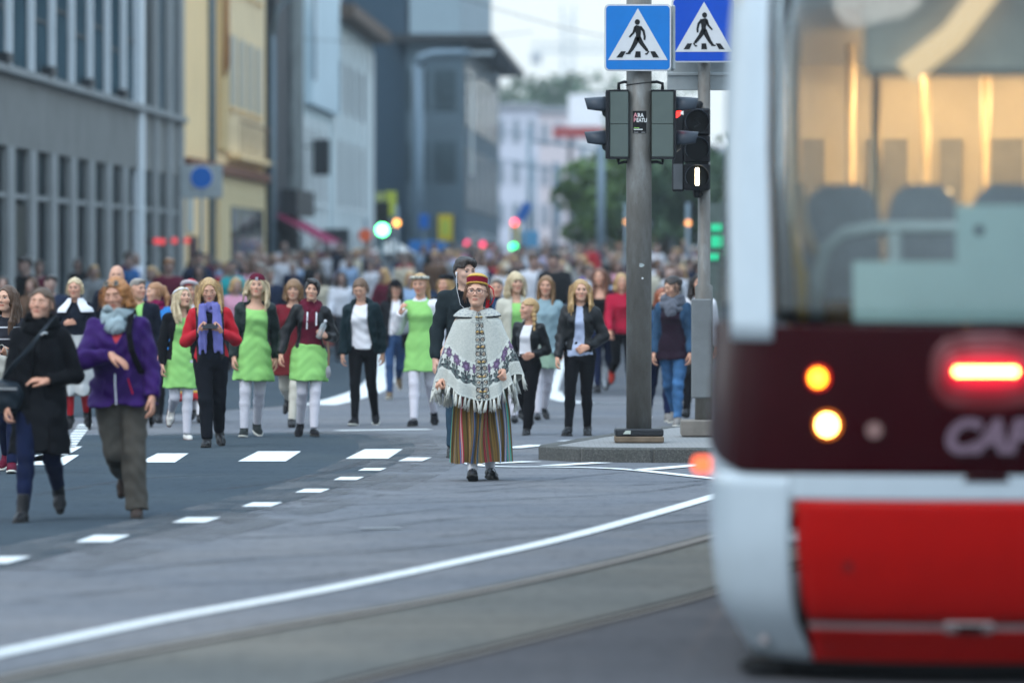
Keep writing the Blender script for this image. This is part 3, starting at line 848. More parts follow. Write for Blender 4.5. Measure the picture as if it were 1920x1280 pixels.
for k, (px, hh_, rr_) in enumerate(((925, 19.5, 4.5), (965, 19.2, 4.8), (1005, 19.8, 4.2), (1045, 18.6, 4.4), (1150, 19.5, 6))):
    tree(tx(px, 560), 560, hh_, rr_, 20 + k, ('dark tree top over the roofs, beside the slate building', 'dark tree top over the lilac roof', 'rounded tree top over the far roofs', 'tree top left of the tower crane mast', 'wide tree top behind the thick pole')[k], LEAF2, 1600, .45, .4)

# ------------------------------------------------------------------ the two signal poles on the island
GALV = NT('weathered galvanised steel')
v1 = GALV.noise(GALV.coord('Object', (6, 6, 2.0)), 1.0, 6, .65); v2 = GALV.noise(GALV.coord('Object', (40, 40, 14)), 1.0, 4, .7)
gc = GALV.ramp(v1, [(.30, (.105, .096, .084)), (.52, (.145, .138, .126)), (.68, (.20, .205, .20)), (.80, (.34, .37, .39))])
gc = GALV.mix(GALV.math('MULTIPLY', GALV.ramp(v2, [(.55, (0, 0, 0)), (.75, (1, 1, 1))]), .5), gc, (.09, .075, .06))
GALV.set(color=gc, rough=.55, metal=.25, spec=.4); GALV.bump(v2, .2, .003); GALV = GALV.m
SIGNBACK = plain('sign aluminium', (.36, .39, .40), .5, metal=.4)
SIGNW = plain('sign reflective white', (.60, .61, .63), .5, var=.05); SIGNK = plain('sign black', (.012, .013, .015), .5)
def poly_obj(name, pts, y, depth, mat, parent, z0=0.0, x0=0.0, sc=1.0):
    """flat shape facing the camera side (-Y): outline in x, z"""
    n_ = len(pts)
    vs = [(x0 + px_ * sc, y, z0 + pz_ * sc) for px_, pz_ in pts] + [(x0 + px_ * sc, y + depth, z0 + pz_ * sc) for px_, pz_ in pts]
    fs = [tuple(range(n_)), tuple(range(n_, 2 * n_))[::-1]] + [(i + n_, (i + 1) % n_ + n_, (i + 1) % n_, i) for i in range(n_)]
    return MB().add(vs, fs).build(name, mat, parent)
def rrect(w_, h_, r_, n_=6):
    P = []
    for cx_, cz_, a0 in ((w_ / 2 - r_, h_ / 2 - r_, 0), (-w_ / 2 + r_, h_ / 2 - r_, 90), (-w_ / 2 + r_, -h_ / 2 + r_, 180), (w_ / 2 - r_, -h_ / 2 + r_, 270)):
        for k in range(n_ + 1):
            a = R(a0 + 90 * k / n_); P.append((cx_ + r_ * math.cos(a), cz_ + r_ * math.sin(a)))
    return P
def stroke(pts, w0, w1=None):
    w1 = w1 or w0
    P = [Vector((a, b)) for a, b in pts]; Lf, Rt = [], []
    for i, q in enumerate(P):
        t = (P[min(i + 1, len(P) - 1)] - P[max(i - 1, 0)]).normalized(); n_ = Vector((-t.y, t.x)); w_ = (w0 + (w1 - w0) * i / (len(P) - 1)) / 2
        Lf.append(q + n_ * w_); Rt.append(q - n_ * w_)
    return [(q.x, q.y) for q in Lf + Rt[::-1]]
def crossing_sign(name, loc, rz, label, blue, flip):
    r = empty(name, loc, rz, label, 'sign')
    S_ = .612
    poly_obj('plate', rrect(S_, S_, .045), .0, .012, SIGNBACK, r)
    poly_obj('border', rrect(S_ - .006, S_ - .006, .044), -.003, .002, SIGNW, r)
    poly_obj('blue_field', rrect(S_ - .030, S_ - .030, .034), -.006, .002, blue, r)
    tri = [(-.272, -.205), (.272, -.205), (.0, .268)]
    poly_obj('white_triangle', tri, -.009, .002, SIGNW, r)
    k = -1 if flip else 1
    sy = poly_obj
    m = lambda pts: [(k * a, b) for a, b in pts][::k]
    def put_(pts): poly_obj('figure', m(pts), -.012, .002, SIGNK, r)
    head_ = [(-.005 + .024 * math.cos(a), .142 + .026 * math.sin(a)) for a in np.linspace(0, 2 * math.pi, 18)[:-1]]
    body_ = [(-.030, .105), (-.012, .114), (.022, .104), (.030, .080), (.026, .030), (.022, -.010), (-.018, -.010), (-.018, .035), (-.030, .07)]
    parts = [head_, body_,
             stroke([(.020, .100), (.052, .060), (.062, .010), (.060, -.022)], .026, .017),          # arm swinging forward
             stroke([(-.022, .098), (-.040, .045), (-.078, .004)], .026, .016),                      # arm behind
             stroke([(.004, .0), (.036, -.055), (.085, -.118)], .048, .026),                         # front leg
             stroke([(.076, -.112), (.098, -.128), (.080, -.150), (.066, -.148)], .016, .014),
             stroke([(-.002, .0), (-.030, -.060), (-.055, -.105), (-.082, -.140)], .048, .024),      # rear leg
             stroke([(-.068, -.140), (-.110, -.146)], .020, .012)]
    for pz in parts: put_(pz)
    for cx_, lean in ((-.155, .022), (.0, 0), (.155, -.022)):
        put_([(cx_ - .030 - lean * .6, -.182), (cx_ + .026 - lean * .6, -.182), (cx_ + .024 + lean, -.125), (cx_ - .020 + lean, -.125)])
    for sz in (-.18, .18):
        MB().bbox(-.09, .09, .013, .05, sz - .02, sz + .02, .004).build('clamp', SIGNBACK, r)
    return r
# thick pole
PX, PY = at_depth(1198, 497, 52.2)[0], 52.2
pole1 = empty('signal_pole', (PX, PY, Z_IS), 0, 'thick weathered grey pole on the traffic island', 'pole')
MB().tube([(0, 0, .10), (0, 0, 4.6)], .116, 24).build('shaft', GALV, pole1, smooth=True)
m = MB(); m.bbox(-.225, .225, -.225, .225, .0, .055, .008); m.build('concrete_foot', plain('brown stained concrete', (.16, .12, .085), .9, var=.3), pole1)
MB().bbox(-.222, .222, -.222, .222, .056, .125, .014).build('collar', plain('dark cast iron', (.022, .024, .028), .5), pole1)
poly_obj('label_plate', [(-.07, 0), (.0, 0), (.0, .032), (-.045, .032)], -.226, .003, plain('pale label', (.45, .5, .45), .5), pole1, .078, -.08)
# small marks, stains and a rivet on the shaft: stickers remains
for zz, xx, s_ in ((1.62, .02, .024),):
    P_ = [(xx + s_ * math.cos(a) * (1 + .3 * math.sin(3 * a + zz)), s_ * .8 * math.sin(a)) for a in np.linspace(0, 2 * math.pi, 13)[:-1]]
    vs = [(px_, -math.sqrt(max(.1163 ** 2 - px_ * px_, 0)) - .001, zz + pz_) for px_, pz_ in P_]
    MB().add(vs, [tuple(range(12))]).build('paper_scrap', plain('torn paper', (.34, .38, .38), .9, var=.3), pole1)
MB().tube([(.03, -.118, 1.50), (.03, -.112, 1.50)], .010, 10).build('rivet', METAL_P if 'METAL_P' in globals() else plain('bright rivet', (.75, .75, .75), .3, metal=.6), pole1)
# sticker
def curved_patch(name, x0, x1, z0, z1, mat, parent, rad=.1166, off=.0012, n_=8):
    vs = []
    for z in (z0, z1):
        for i in range(n_ + 1):
            a = (x0 + (x1 - x0) * i / n_) / rad
            vs.append(((rad + off) * math.sin(a), -(rad + off) * math.cos(a), z))
    return MB().add(vs, [(i, i + 1, n_ + 2 + i, n_ + 1 + i) for i in range(n_)]).build(name, mat, parent)
st = empty('sticker', (PX, PY, Z_IS), 0, 'small black sticker with ARA PEATU lettering on the thick pole', 'sticker')
zs = 1.75 + (497 - 209) / 204.3 - Z_IS
curved_patch('sticker_sheet', -.062, .068, zs - .205, zs, plain('sticker black', (.012, .012, .014), .4), st)
def text_obj(name, body, size, mat, parent, loc, rot=(R(90), 0, 0), shear=0.0, extrude=.001, align='LEFT', bold=0.0, sx=1.0):
    cu = bpy.data.curves.new(name, 'FONT'); cu.body = body; cu.size = size; cu.extrude = extrude; cu.align_x = align; cu.shear = shear; cu.offset = bold
    tmp = bpy.data.objects.new('tmp', cu); COL.objects.link(tmp)
    dg = bpy.context.evaluated_depsgraph_get(); dg.update()
    me = bpy.data.meshes.new_from_object(tmp.evaluated_get(dg)); me.name = name
    bpy.data.objects.remove(tmp)
    o = obj(name, me, mat, parent, loc, rot); o.scale = (sx, 1, 1)
    return o
SW = plain('sticker white', (.75, .76, .76), .5); SPK = plain('sticker pink', (.70, .30, .34), .5); SGR = plain('sticker green', (.25, .55, .12), .5)
yl = -.1215
text_obj('lettering', 'A', .058, SPK, st, (-.052, yl, zs - .058), sx=.9, bold=.0012); text_obj('lettering', 'RA', .052, SW, st, (-.016, yl, zs - .058), bold=.0012, sx=.85)
text_obj('lettering', 'P', .052, SPK, st, (-.052, yl, zs - .102), bold=.0012, sx=.85); text_obj('lettering', 'EATU', .050, SW, st, (-.026, yl, zs - .102), bold=.0012, sx=.78)
for k, (x0, x1) in enumerate(((-.05, .0), (-.05, .03))):
    MB().box(x0, x1, yl, yl + .001, zs - .160 - .014 * k, zs - .152 - .014 * k).build('small_print', SGR if k == 0 else SW, st)
for x0, x1 in ((-.05, -.01), (.02, .055)): MB().box(x0, x1, yl, yl + .001, zs - .198, zs - .194).build('small_print', plain('sticker grey', (.4, .4, .4), .5), st)
# signs
S1 = (PX, PY - .17, 1.75 + (497 - 71) / 204.9)
x1_, _, z1_ = at_depth(1196, 71, PY - .17)
crossing_sign('crossing_sign', (x1_, PY - .17, z1_), 0, 'lighter blue pedestrian crossing sign on the thick pole', plain('sign blue light', (.012, .17, .52), .4, var=.05), False)
sg = empty('sign_bracket', (PX, PY, z1_), 0, 'metal bracket of a second sign seen edge on behind the lighter blue crossing sign', 'bracket')
MB().bbox(.295, .330, -.12, .30, -.29, .30, .01).build('side_plate', SIGNBACK, sg)

# signals on the thick pole: two pairs turned sideways
HOUS = plain('grey green signal housing', (.095, .120, .110), .55, var=.06); BLK = plain('black signal plastic', (.012, .013, .016), .45)
VIS = plain('dark blue grey visor', (.035, .045, .060), .4)
def side_signal(cx, side, label, lit):
    r = empty('pedestrian_signal', (cx, PY - .02, Z_IS), 0, label, 'traffic light')
    zt, zb = 1.75 + (497 - 172) / 204 - Z_IS, 1.75 + (497 - 297) / 204 - Z_IS
    w_ = .17 if side < 0 else .20
    zm = (zt + zb) / 2
    MB().bbox(-w_ / 2, w_ / 2, -.13, .13, zm + .0015, zt - .005, .006).build('housing_half', HOUS, r)
    MB().bbox(-w_ / 2, w_ / 2, -.13, .13, zb + .007, zm - .0015, .006).build('housing_half', HOUS, r)
    f0 = side * w_ / 2
    MB().bbox(min(f0, f0 + side * .035), max(f0, f0 + side * .022), -.142, .142, zb - .006, zt + .006, .006).build('front_frame', BLK, r)
    MB().bbox(-w_ / 2 - .005, w_ / 2 + .005, -.135, .135, zt - .004, zt + .010, .004).build('end_cap', BLK, r)
    MB().bbox(-w_ / 2 - .005, w_ / 2 + .005, -.135, .135, zb - .010, zb + .006, .004).build('end_cap', BLK, r)
    for k, zc in enumerate((zm + .155, zm - .155)):
        x0 = f0 + side * .023
        m_ = MB(); n_ = 18; vs, fs = [], []
        for i, (dx, rr_, drop) in enumerate(((0, .100, .0), (.10, .088, .0), (.185, .074, .0))):
            for j in range(n_ + 1):
                a = R(-20 + 220 * j / n_)
                vs.append((x0 + side * (dx + (.022 * math.sin(a) if i == 2 else 0)), rr_ * math.cos(a), zc + rr_ * math.sin(a) + (.006 * i)))
        for i in range(2):
            for j in range(n_):
                q = (i * (n_ + 1) + j, i * (n_ + 1) + j + 1, (i + 1) * (n_ + 1) + j + 1, (i + 1) * (n_ + 1) + j)
                fs.append(q)
        o = m_.add(vs, fs).build('visor', VIS, r, smooth=True)
        md_ = o.modifiers.new('thickness', 'SOLIDIFY'); md_.thickness = .006; md_.offset = 0
        on = lit and k == 0
        MB().tube([(x0 - side * .02, 0, zc), (x0 + side * .010, 0, zc), (x0 + side * .040, 0, zc), (x0 + side * .052, 0, zc)], [.098, .094, .070, .02], 20).build('lens', emissive('signal red', (1.0, .02, .015), 3.0) if on else plain('unlit lens', (.02, .022, .02), .3), r)
    # brackets to the pole
    for zc in (zt + .07, zb - .05):
        MB().tube([(0, 0, zc - (.06 if zc > zm else -.04)), (0, 0, zc), (-side * .05, 0, zc + .015), (-side * .26, 0, zc)], [.016, .015, .014, .013], 8).build('bracket', BLK, r, smooth=True)
    return r
side_signal(at_depth(1160, 200, PY)[0], -1, 'pedestrian signal facing left on the thick pole', False)
side_signal(at_depth(1242, 200, PY)[0], 1, 'pedestrian signal facing right on the thick pole, showing a red glow', True)
wb = MB().tube([(.118 * math.cos(a), .118 * math.sin(a), 1.75 + (497 - 158) / 204 - Z_IS + .014 * math.cos(a)) for a in np.linspace(0, 2 * math.pi, 25)], .0045, 6).build('wire_tie', BLK, pole1, smooth=True)

# thin pole with sign, panel and three aspect signal
QY = 54.0
QX = at_depth(1320, 497, QY)[0]
pole2 = empty('signal_pole', (QX, QY, Z_IS), 0, 'thin grey pole beside the tram on the traffic island', 'pole')
MB().tube([(0, 0, .0), (0, 0, 1.42), (0, 0, 1.44), (0, 0, 5.2)], [.086, .084, .060, .058], 18).build('shaft', GALV, pole2, smooth=True)
MB().bbox(-.22, .22, -.2, .2, .0, .155, .012).build('concrete_foot', plain('grey brown concrete', (.19, .17, .15), .9, var=.2), pole2)
cab = MB().bbox(-.118, .07, -.10, .09, .36, 1.30, .012).build('control_box', plain('grey control box', (.17, .18, .185), .6), pole2)
x2_, _, z2_ = at_depth(1320, 57, QY - .12)
crossing_sign('crossing_sign', (x2_, QY - .12, z2_), 0, 'darker blue pedestrian crossing sign on the thin pole beside the tram', plain('sign blue dark', (.008, .07, .46), .4, var=.05), True)
xb, _, zb_ = at_depth(1310, 146, QY + .1)
sb = empty('direction_panel', (xb, QY + .10, zb_), 0, 'back of a grey sign panel mounted on the thin pole', 'sign')
MB().bbox(-.30, .42, -.01, .02, -.12, .16, .006).build('panel', plain('grey panel back', (.30, .33, .34), .5, metal=.2), sb)
MB().bbox(-.30, .42, -.03, -.012, .02, .05, .004).build('rail', SIGNBACK, sb)
xs, _, zs_ = at_depth(1307, 280, QY - .14)
sg = empty('tram_signal', (xs, QY - .14, zs_), 0, 'three aspect tram signal on the thin pole showing a white vertical bar', 'traffic light')
for k, zc in enumerate((.26, 0, -.26)):
    MB().bbox(-.125, .125, -.02, .14, zc - .128, zc + .128, .016).build('housing', BLK, sg)
    n_ = 20; vs, fs = [], []
    for i, dy in enumerate((0, -.09, -.17)):
        for j in range(n_ + 1):
            a = R(-35 + 250 * j / n_)
            vs.append((.112 * math.cos(a), -.02 + dy * (1 if i < 2 else (.55 + .45 * max(0, math.sin(a)))), zc + .112 * math.sin(a)))
    for i in range(2):
        for j in range(n_):
            fs.append((i * (n_ + 1) + j, (i + 1) * (n_ + 1) + j, (i + 1) * (n_ + 1) + j + 1, i * (n_ + 1) + j + 1))
    o = MB().add(vs, fs).build('visor', VIS, sg, smooth=True); md_ = o.modifiers.new('thickness', 'SOLIDIFY'); md_.thickness = .005; md_.offset = 0
    ln = MB().tube([(0, -.015, zc), (0, -.035, zc)], [.104, .098], 22).build('lens', plain('dark signal lens', (.016, .017, .018), .2), sg)
    if k == 2:
        MB().bbox(-.018, .018, -.045, -.037, zc - .082, zc + .082, .006).build('lit_bar', emissive('white bar', (1.0, .86, .58), 9.0), ln)
    if k == 0:
        MB().tube([(.03, -.04, zc + .05), (-.03, -.04, zc + .03), (.03, -.04, zc - .02), (-.03, -.04, zc - .05)], .008, 6).build('symbol', plain('dim symbol', (.06, .065, .07), .4), ln)
MB().bbox(-.235, -.127, .0, .12, -.40, .33, .01).build('side_housing', BLK, sg)
MB().bbox(-.225, -.135, -.01, .0, -.38, -.14, .003).build('side_plate', plain('grey plate', (.09, .10, .11), .5), sg)
for zc in (.43, -.43):
    MB().tube([(0, .06, zc - .05 * (1 if zc > 0 else -1)), (0, .06, zc), (.06, .13, zc)], [.04, .035, .03], 8).build('bracket', BLK, sg, smooth=True)
# ------------------------------------------------------------------ bodies and clothes: distance fields meshed into smooth surfaces
F32 = np.float32
def smin(a, b, k):
    h = np.maximum(k - np.abs(a - b), 0.0) / k
    return np.minimum(a, b) - h * h * (k * 0.25)
def smax(a, b, k): return -smin(-a, -b, k)
def cone(P, a, b, ra, rb, sq=None):
    a = np.asarray(a, F32); b = np.asarray(b, F32)
    ab = b - a
    ap = P - a
    t = np.clip((ap @ ab) / max(float(ab @ ab), 1e-9), 0, 1)
    q = ap - t[:, None] * ab
    return np.sqrt(np.einsum('ij,ij->i', q, q)) - (ra + (rb - ra) * t)
def ell(P, c, r):
    r = np.asarray(r, F32)
    q = (P - np.asarray(c, F32)) / r
    k0 = np.sqrt(np.einsum('ij,ij->i', q, q)) + 1e-9
    q2 = q / r
    k1 = np.sqrt(np.einsum('ij,ij->i', q2, q2)) + 1e-9
    return k0 * (k0 - 1.0) / k1
def lathe(P, tab, e=2.4, off=0.0, cap=True):
    """stack of rounded sections: rows (z, rx, ry, cx, cy)"""
    T = smooth_tab(tab)
    z = P[:, 2]
    rx = np.interp(z, T[:, 0], T[:, 1]) + off
    ry = np.interp(z, T[:, 0], T[:, 2]) + off
    cx = np.interp(z, T[:, 0], T[:, 3]); cy = np.interp(z, T[:, 0], T[:, 4])
    x = np.abs(P[:, 0] - cx) / rx; y = np.abs(P[:, 1] - cy) / ry
    d = ((x ** e + y ** e) ** (1.0 / e) - 1.0) * np.minimum(rx, ry)
    if cap:
        d = np.maximum(d, np.maximum(T[0, 0] - z, z - T[-1, 0]))
    return d
_TAB = {}
def smooth_tab(tab):
    key = tuple(tab)
    if key not in _TAB:
        T = np.asarray(tab, np.float64)
        zz = np.linspace(T[0, 0], T[-1, 0], 64)
        O = [zz]
        for c in range(1, 5):                      # cubic with limited slopes, so that sections flow into one another
            y = T[:, c]; dz = np.diff(T[:, 0]); dy = np.diff(y) / dz
            m = np.zeros(len(y)); m[0], m[-1] = dy[0], dy[-1]
            for i in range(1, len(y) - 1):
                m[i] = 0 if dy[i - 1] * dy[i] <= 0 else 2 * dy[i - 1] * dy[i] / (dy[i - 1] + dy[i])
            k = np.clip(np.searchsorted(T[:, 0], zz, 'right') - 1, 0, len(dz) - 1)
            t = (zz - T[k, 0]) / dz[k]
            O.append((2 * t**3 - 3 * t**2 + 1) * y[k] + (t**3 - 2 * t**2 + t) * dz[k] * m[k] + (-2 * t**3 + 3 * t**2) * y[k + 1] + (t**3 - t**2) * dz[k] * m[k + 1])
        _TAB[key] = np.stack(O, 1).astype(F32)
    return _TAB[key]
def folds(P, amp, seed=0.0, sx=1.0):
    x, y, z = P[:, 0] * sx, P[:, 1] * sx, P[:, 2] * sx
    s = seed
    w1 = np.sin(23 * x + 11 * z + 5 * np.sin(9 * y + s) + s)
    w2 = np.sin(31 * z - 17 * x + 6 * np.sin(8 * x + 4 * z + 2 * s) + 1.7 * s)
    w3 = np.sin(57 * z + 31 * y + 4 * np.sin(19 * x + s))
    return 1.35 * amp * (0.45 * w1 + 0.4 * w2 + 0.25 * w3)

def mesh_sdf(fn, lo, hi, h, slack=1.5):
    lo = np.asarray(lo, np.float64) - 2 * h
    hi = np.asarray(hi, np.float64) + 2 * h
    B = 4
    nb = np.ceil((hi - lo) / (h * B)).astype(int) + 1
    ci = np.stack(np.meshgrid(*[np.arange(k) for k in nb], indexing='ij'), -1).reshape(-1, 3)
    cen = (lo + (ci * B + (B - 1) / 2.0) * h).astype(F32)
    d = fn(cen)
    rad = math.sqrt(3) * (B / 2.0) * h * slack + h
    act = np.abs(d) < rad
    n = nb * B
    grid = np.repeat(np.repeat(np.repeat(np.where(d > 0, 1.0, -1.0).astype(F32).reshape(nb), B, 0), B, 1), B, 2)
    ai = ci[act]
    off = np.stack(np.meshgrid(*[np.arange(B)] * 3, indexing='ij'), -1).reshape(-1, 3)
    gi = (ai[:, None, :] * B + off[None]).reshape(-1, 3)
    if len(gi) == 0:
        return np.zeros((0, 3), F32), np.zeros((0, 4), np.int32)
    grid[gi[:, 0], gi[:, 1], gi[:, 2]] = fn((lo + gi * h).astype(F32))
    ins = grid < 0
    s = [slice(None, -1), slice(1, None)]
    cnt = np.zeros(n - 1, np.int8)
    for a in (0, 1):
        for b in (0, 1):
            for c in (0, 1):
                cnt += ins[s[a], s[b], s[c]]
    cells = np.argwhere((cnt > 0) & (cnt < 8))
    acc = np.zeros((len(cells), 3)); num = np.zeros(len(cells))
    corner = {}
    for a in (0, 1):
        for b in (0, 1):
            for c in (0, 1):
                corner[(a, b, c)] = grid[cells[:, 0] + a, cells[:, 1] + b, cells[:, 2] + c]
    for p in corner:
        for ax in range(3):
            if p[ax] == 0:
                q = list(p); q[ax] = 1; q = tuple(q)
                va, vb = corner[p], corner[q]
                m = (va < 0) != (vb < 0)
                t = np.where(m, va / np.where(m, va - vb, 1), 0)
                pos = np.tile(np.array(p, float), (len(cells), 1)); pos[:, ax] = t
                acc += np.where(m[:, None], pos, 0); num += m
    V = lo + (cells + acc / num[:, None]) * h
    idx = np.full(n - 1, -1, np.int32)
    idx[cells[:, 0], cells[:, 1], cells[:, 2]] = np.arange(len(cells))
    Q = []
    for ax in range(3):
        sa = [slice(None)] * 3; sb = [slice(None)] * 3
        sa[ax] = slice(None, -1); sb[ax] = slice(1, None)
        A, Bn = ins[tuple(sa)], ins[tuple(sb)]
        e = np.argwhere(A != Bn)
        u, v = [(1, 2), (2, 0), (0, 1)][ax]
        ok = (e[:, u] > 0) & (e[:, v] > 0) & (e[:, u] < n[u] - 1) & (e[:, v] < n[v] - 1)
        e = e[ok]
        inside = A[e[:, 0], e[:, 1], e[:, 2]]
        def at(du, dv):
            k = e.copy(); k[:, u] += du; k[:, v] += dv
            return idx[k[:, 0], k[:, 1], k[:, 2]]
        q = np.stack([at(-1, -1), at(0, -1), at(0, 0), at(-1, 0)], -1)
        q[~inside] = q[~inside][:, ::-1]
        Q.append(q)
    Q = np.concatenate(Q)
    return V.astype(F32), Q[(Q >= 0).all(1)]

def join_shells(shells):
    vs, fs, n = [], [], 0
    for v, f in shells:
        vs.append(v); fs.append(f + n); n += len(v)
    return np.concatenate(vs), np.concatenate(fs)

def rot_xyz(pitch, roll, yaw):
    return np.array(Matrix.Rotation(yaw, 3, 'Z') @ Matrix.Rotation(pitch, 3, 'X') @ Matrix.Rotation(roll, 3, 'Y'), F32)

def unit(v):
    v = np.asarray(v, float); return v / (np.linalg.norm(v) + 1e-9)

TORSO = [(0.79, .135, .10, 0, .015), (0.85, .168, .118, 0, .018), (0.91, .166, .118, 0, .016), (0.98, .142, .102, 0, .008), (1.04, .126, .092, 0, 0),
         (1.12, .136, .098, 0, -.006), (1.20, .146, .118, 0, -.016), (1.26, .150, .102, 0, -.004), (1.31, .138, .082, 0, .008), (1.35, .100, .064, 0, .014), (1.385, .066, .056, 0, .016), (1.42, .052, .052, 0, .014)]
TORSO_M = [(0.79, .13, .10, 0, .01), (0.85, .155, .112, 0, .012), (0.91, .155, .112, 0, .01), (0.98, .148, .105, 0, .004), (1.04, .146, .102, 0, 0),
           (1.12, .155, .105, 0, -.004), (1.20, .168, .115, 0, -.006), (1.27, .175, .11, 0, 0), (1.325, .165, .09, 0, .008), (1.365, .115, .07, 0, .014), (1.41, .06, .056, 0, .014)]

class Fig:
    """a posed figure; lengths are for a height of 1.65 m and scaled by H / 1.65.  It faces -Y."""
    def __init__(self, H=1.65, legs=None, arms=None, head=(0, 0, 0), male=False, girth=1.0, hand=None, lean=0.0, headscale=1.0, seed=1.0):
        self.H, self.s, self.male, self.seed = H, H / 1.65, male, seed
        self.girth = girth
        self.hs = headscale * .975
        legs = [(a_ * 1.3, k_ * 1.15, ab_ - .022, fp_) for a_, k_, ab_, fp_ in (legs or [(0, 0, .02, 0), (0, 0, .02, 0)])]
        girth = girth * .885
        sh = 0.178 if male else 0.154
        self.shoulder = {-1: np.array([-sh * (0.5 + girth / 2), .012, 1.305]), 1: np.array([sh * (0.5 + girth / 2), .012, 1.305])}
        self.tors = [(z, rx * girth, ry * girth, cx, cy) for z, rx, ry, cx, cy in (TORSO_M if male else TORSO)]
        self.hip, self.knee, self.ankle, self.foot = {}, {}, {}, {}
        low = 9
        for sd, (a, k, ab, fp) in zip((-1, 1), legs):
            a, k, fp = R(a), R(k), R(fp)
            hip = np.array([sd * .082 * girth, .012, .86])
            dirt = unit([sd * ab, -math.sin(a), -math.cos(a)])
            knee = hip + dirt * .395
            dirs = unit([sd * ab * .2, -math.sin(a - k), -math.cos(a - k)])
            ank = knee + dirs * .385
            fd = np.array([sd * .16, -math.cos(fp), -math.sin(fp)]); fd = unit(fd)      # toe direction
            fu = np.array([0, -math.sin(fp), math.cos(fp)])
            self.hip[sd], self.knee[sd], self.ankle[sd], self.foot[sd] = hip, knee, ank, (fd, fu)
            for p in (ank + fd * .15 - fu * .075, ank - fd * .045 - fu * .075):
                low = min(low, p[2])
        dz = np.array([0, 0, -low])
        self.dz = -low
        for D in (self.hip, self.knee, self.ankle):
            for k in D: D[k] = D[k] + dz
        for k in self.shoulder: self.shoulder[k] = self.shoulder[k] + dz
        self.tors = [(z - low, rx, ry, cx, cy) for z, rx, ry, cx, cy in self.tors]
        self.elbow, self.wrist, self.handdef = {}, {}, {}
        arms = arms or {}
        for sd in (-1, 1):
            S = self.shoulder[sd]
            spec = arms.get(sd, ('hang', 17 * math.sin(seed * 4.1) * sd, .04))
            if spec[0] == 'hang':
                sw, out = spec[1] + 9 * math.sin(seed * 4.1) * sd, spec[2]
                de = unit([sd * (.125 + out), -math.sin(R(sw)) + .06, -math.cos(R(sw))])
                E = S + de * .275
                df = unit([sd * (.05 + out * .3), -math.sin(R(sw + 16)), -math.cos(R(sw + 16))])
                W = E + df * .235
            else:
                E = S + unit(np.array(spec[1]) + dz - S) * .275
                W = E + unit(np.array(spec[2]) + dz - E) * .235
            self.elbow[sd], self.wrist[sd] = E, W
            hd = (hand or {}).get(sd, {})
            d = unit(W - E) if 'dir' not in hd else unit(hd['dir'])
            nrm = np.array(hd.get('palm', (-sd, 0.15, 0.0)), float)
            nrm = unit(nrm - d * (nrm @ d))
            th = np.array(hd.get('thumb', (0, -1, 0)), float)
            w = th - d * (th @ d) - nrm * (th @ nrm)
            self.handdef[sd] = (d, nrm, unit(w), hd.get('curl', 0.45), hd.get('spread', 0.0))
        self.hc = np.array([0, -.012, 1.533]) + dz
        self.hR = rot_xyz(R(head[1]), R(head[2]), R(head[0]))
        self.neck0 = np.array([0, .018, 1.345]) + dz
    # ---- all fields take points already divided by the scale
    def L(self, P): return (P - self.hc.astype(F32)) @ self.hR / self.hs
    def arm(self, P, sd, off=0.0, end=1.0, loose=1.0):
        S, E, W = self.shoulder[sd], self.elbow[sd], self.wrist[sd]
        g = 0.5 + self.girth / 2
        m = 1.12 if self.male else 1.0
        d = cone(P, S, E, .047 * g * m + off, .039 * g * m + off * loose)
        W2 = E + (W - E) * end
        f = cone(P, E, W2, .039 * g * m + off * loose, (.039 - .013 * end) * g * m + off * loose)
        d = smin(d, f, .02)
        if end > 0:
            dr = unit(W2 - E)
            d = np.maximum(d, ((P - W2.astype(F32)) @ dr.astype(F32)))
        return d
    def armk(self, P, sd, k):
        r = np.linalg.norm(P - self.shoulder[sd].astype(F32), axis=1)
        return np.clip(k * (1.6 - r / .11), .005, k).astype(F32)
    def torso(self, P, off=0.0):
        return lathe(P, self.tors, 2.35, off)
    def leg(self, P, sd, off=0.0, loose=0.0, end=1.0, flare=0.0):
        Hh, K, A = self.hip[sd], self.knee[sd], self.ankle[sd]
        g = self.girth
        top = Hh + np.array([sd * .006, 0, .0])
        d = cone(P, top, K, .086 * g + off, .053 * g + off + loose)
        if end <= 0:
            return d
        C = K + (A - K) * .33 + np.array([0, .012, 0])
        A2 = K + (A - K) * end
        c = smin(cone(P, K, C, .051 * g + off + loose, .051 * g + off + loose + flare * .4), cone(P, C, A2, .050 * g + off + loose + flare * .4, (.037 * g if end > .9 else .043 * g) + off + loose + flare), .02)
        d = smin(d, c, .02)
        dr = unit(A2 - K)
        return np.maximum(d, ((P - A2.astype(F32)) @ dr.astype(F32)) - .004)
    def neck(self, P, off=0.0):
        top = self.hc + self.hR @ np.array([0, .022, -.05])
        return cone(P, self.neck0, top, .051 * (1.1 if self.male else 1) + off, .047 * (1.12 if self.male else 1) + off)
    def skull(self, P, off=0.0):
        Q = self.L(P)
        return self._skull(Q, off)
    def _skull(self, Q, off=0.0):
        return smin(ell(Q, (0, .014, .022), (.075 + off, .095 + off, .092 + off)), ell(Q, (0, -.022, -.008), (.063 + off, .074 + off, .083 + off)), .03)
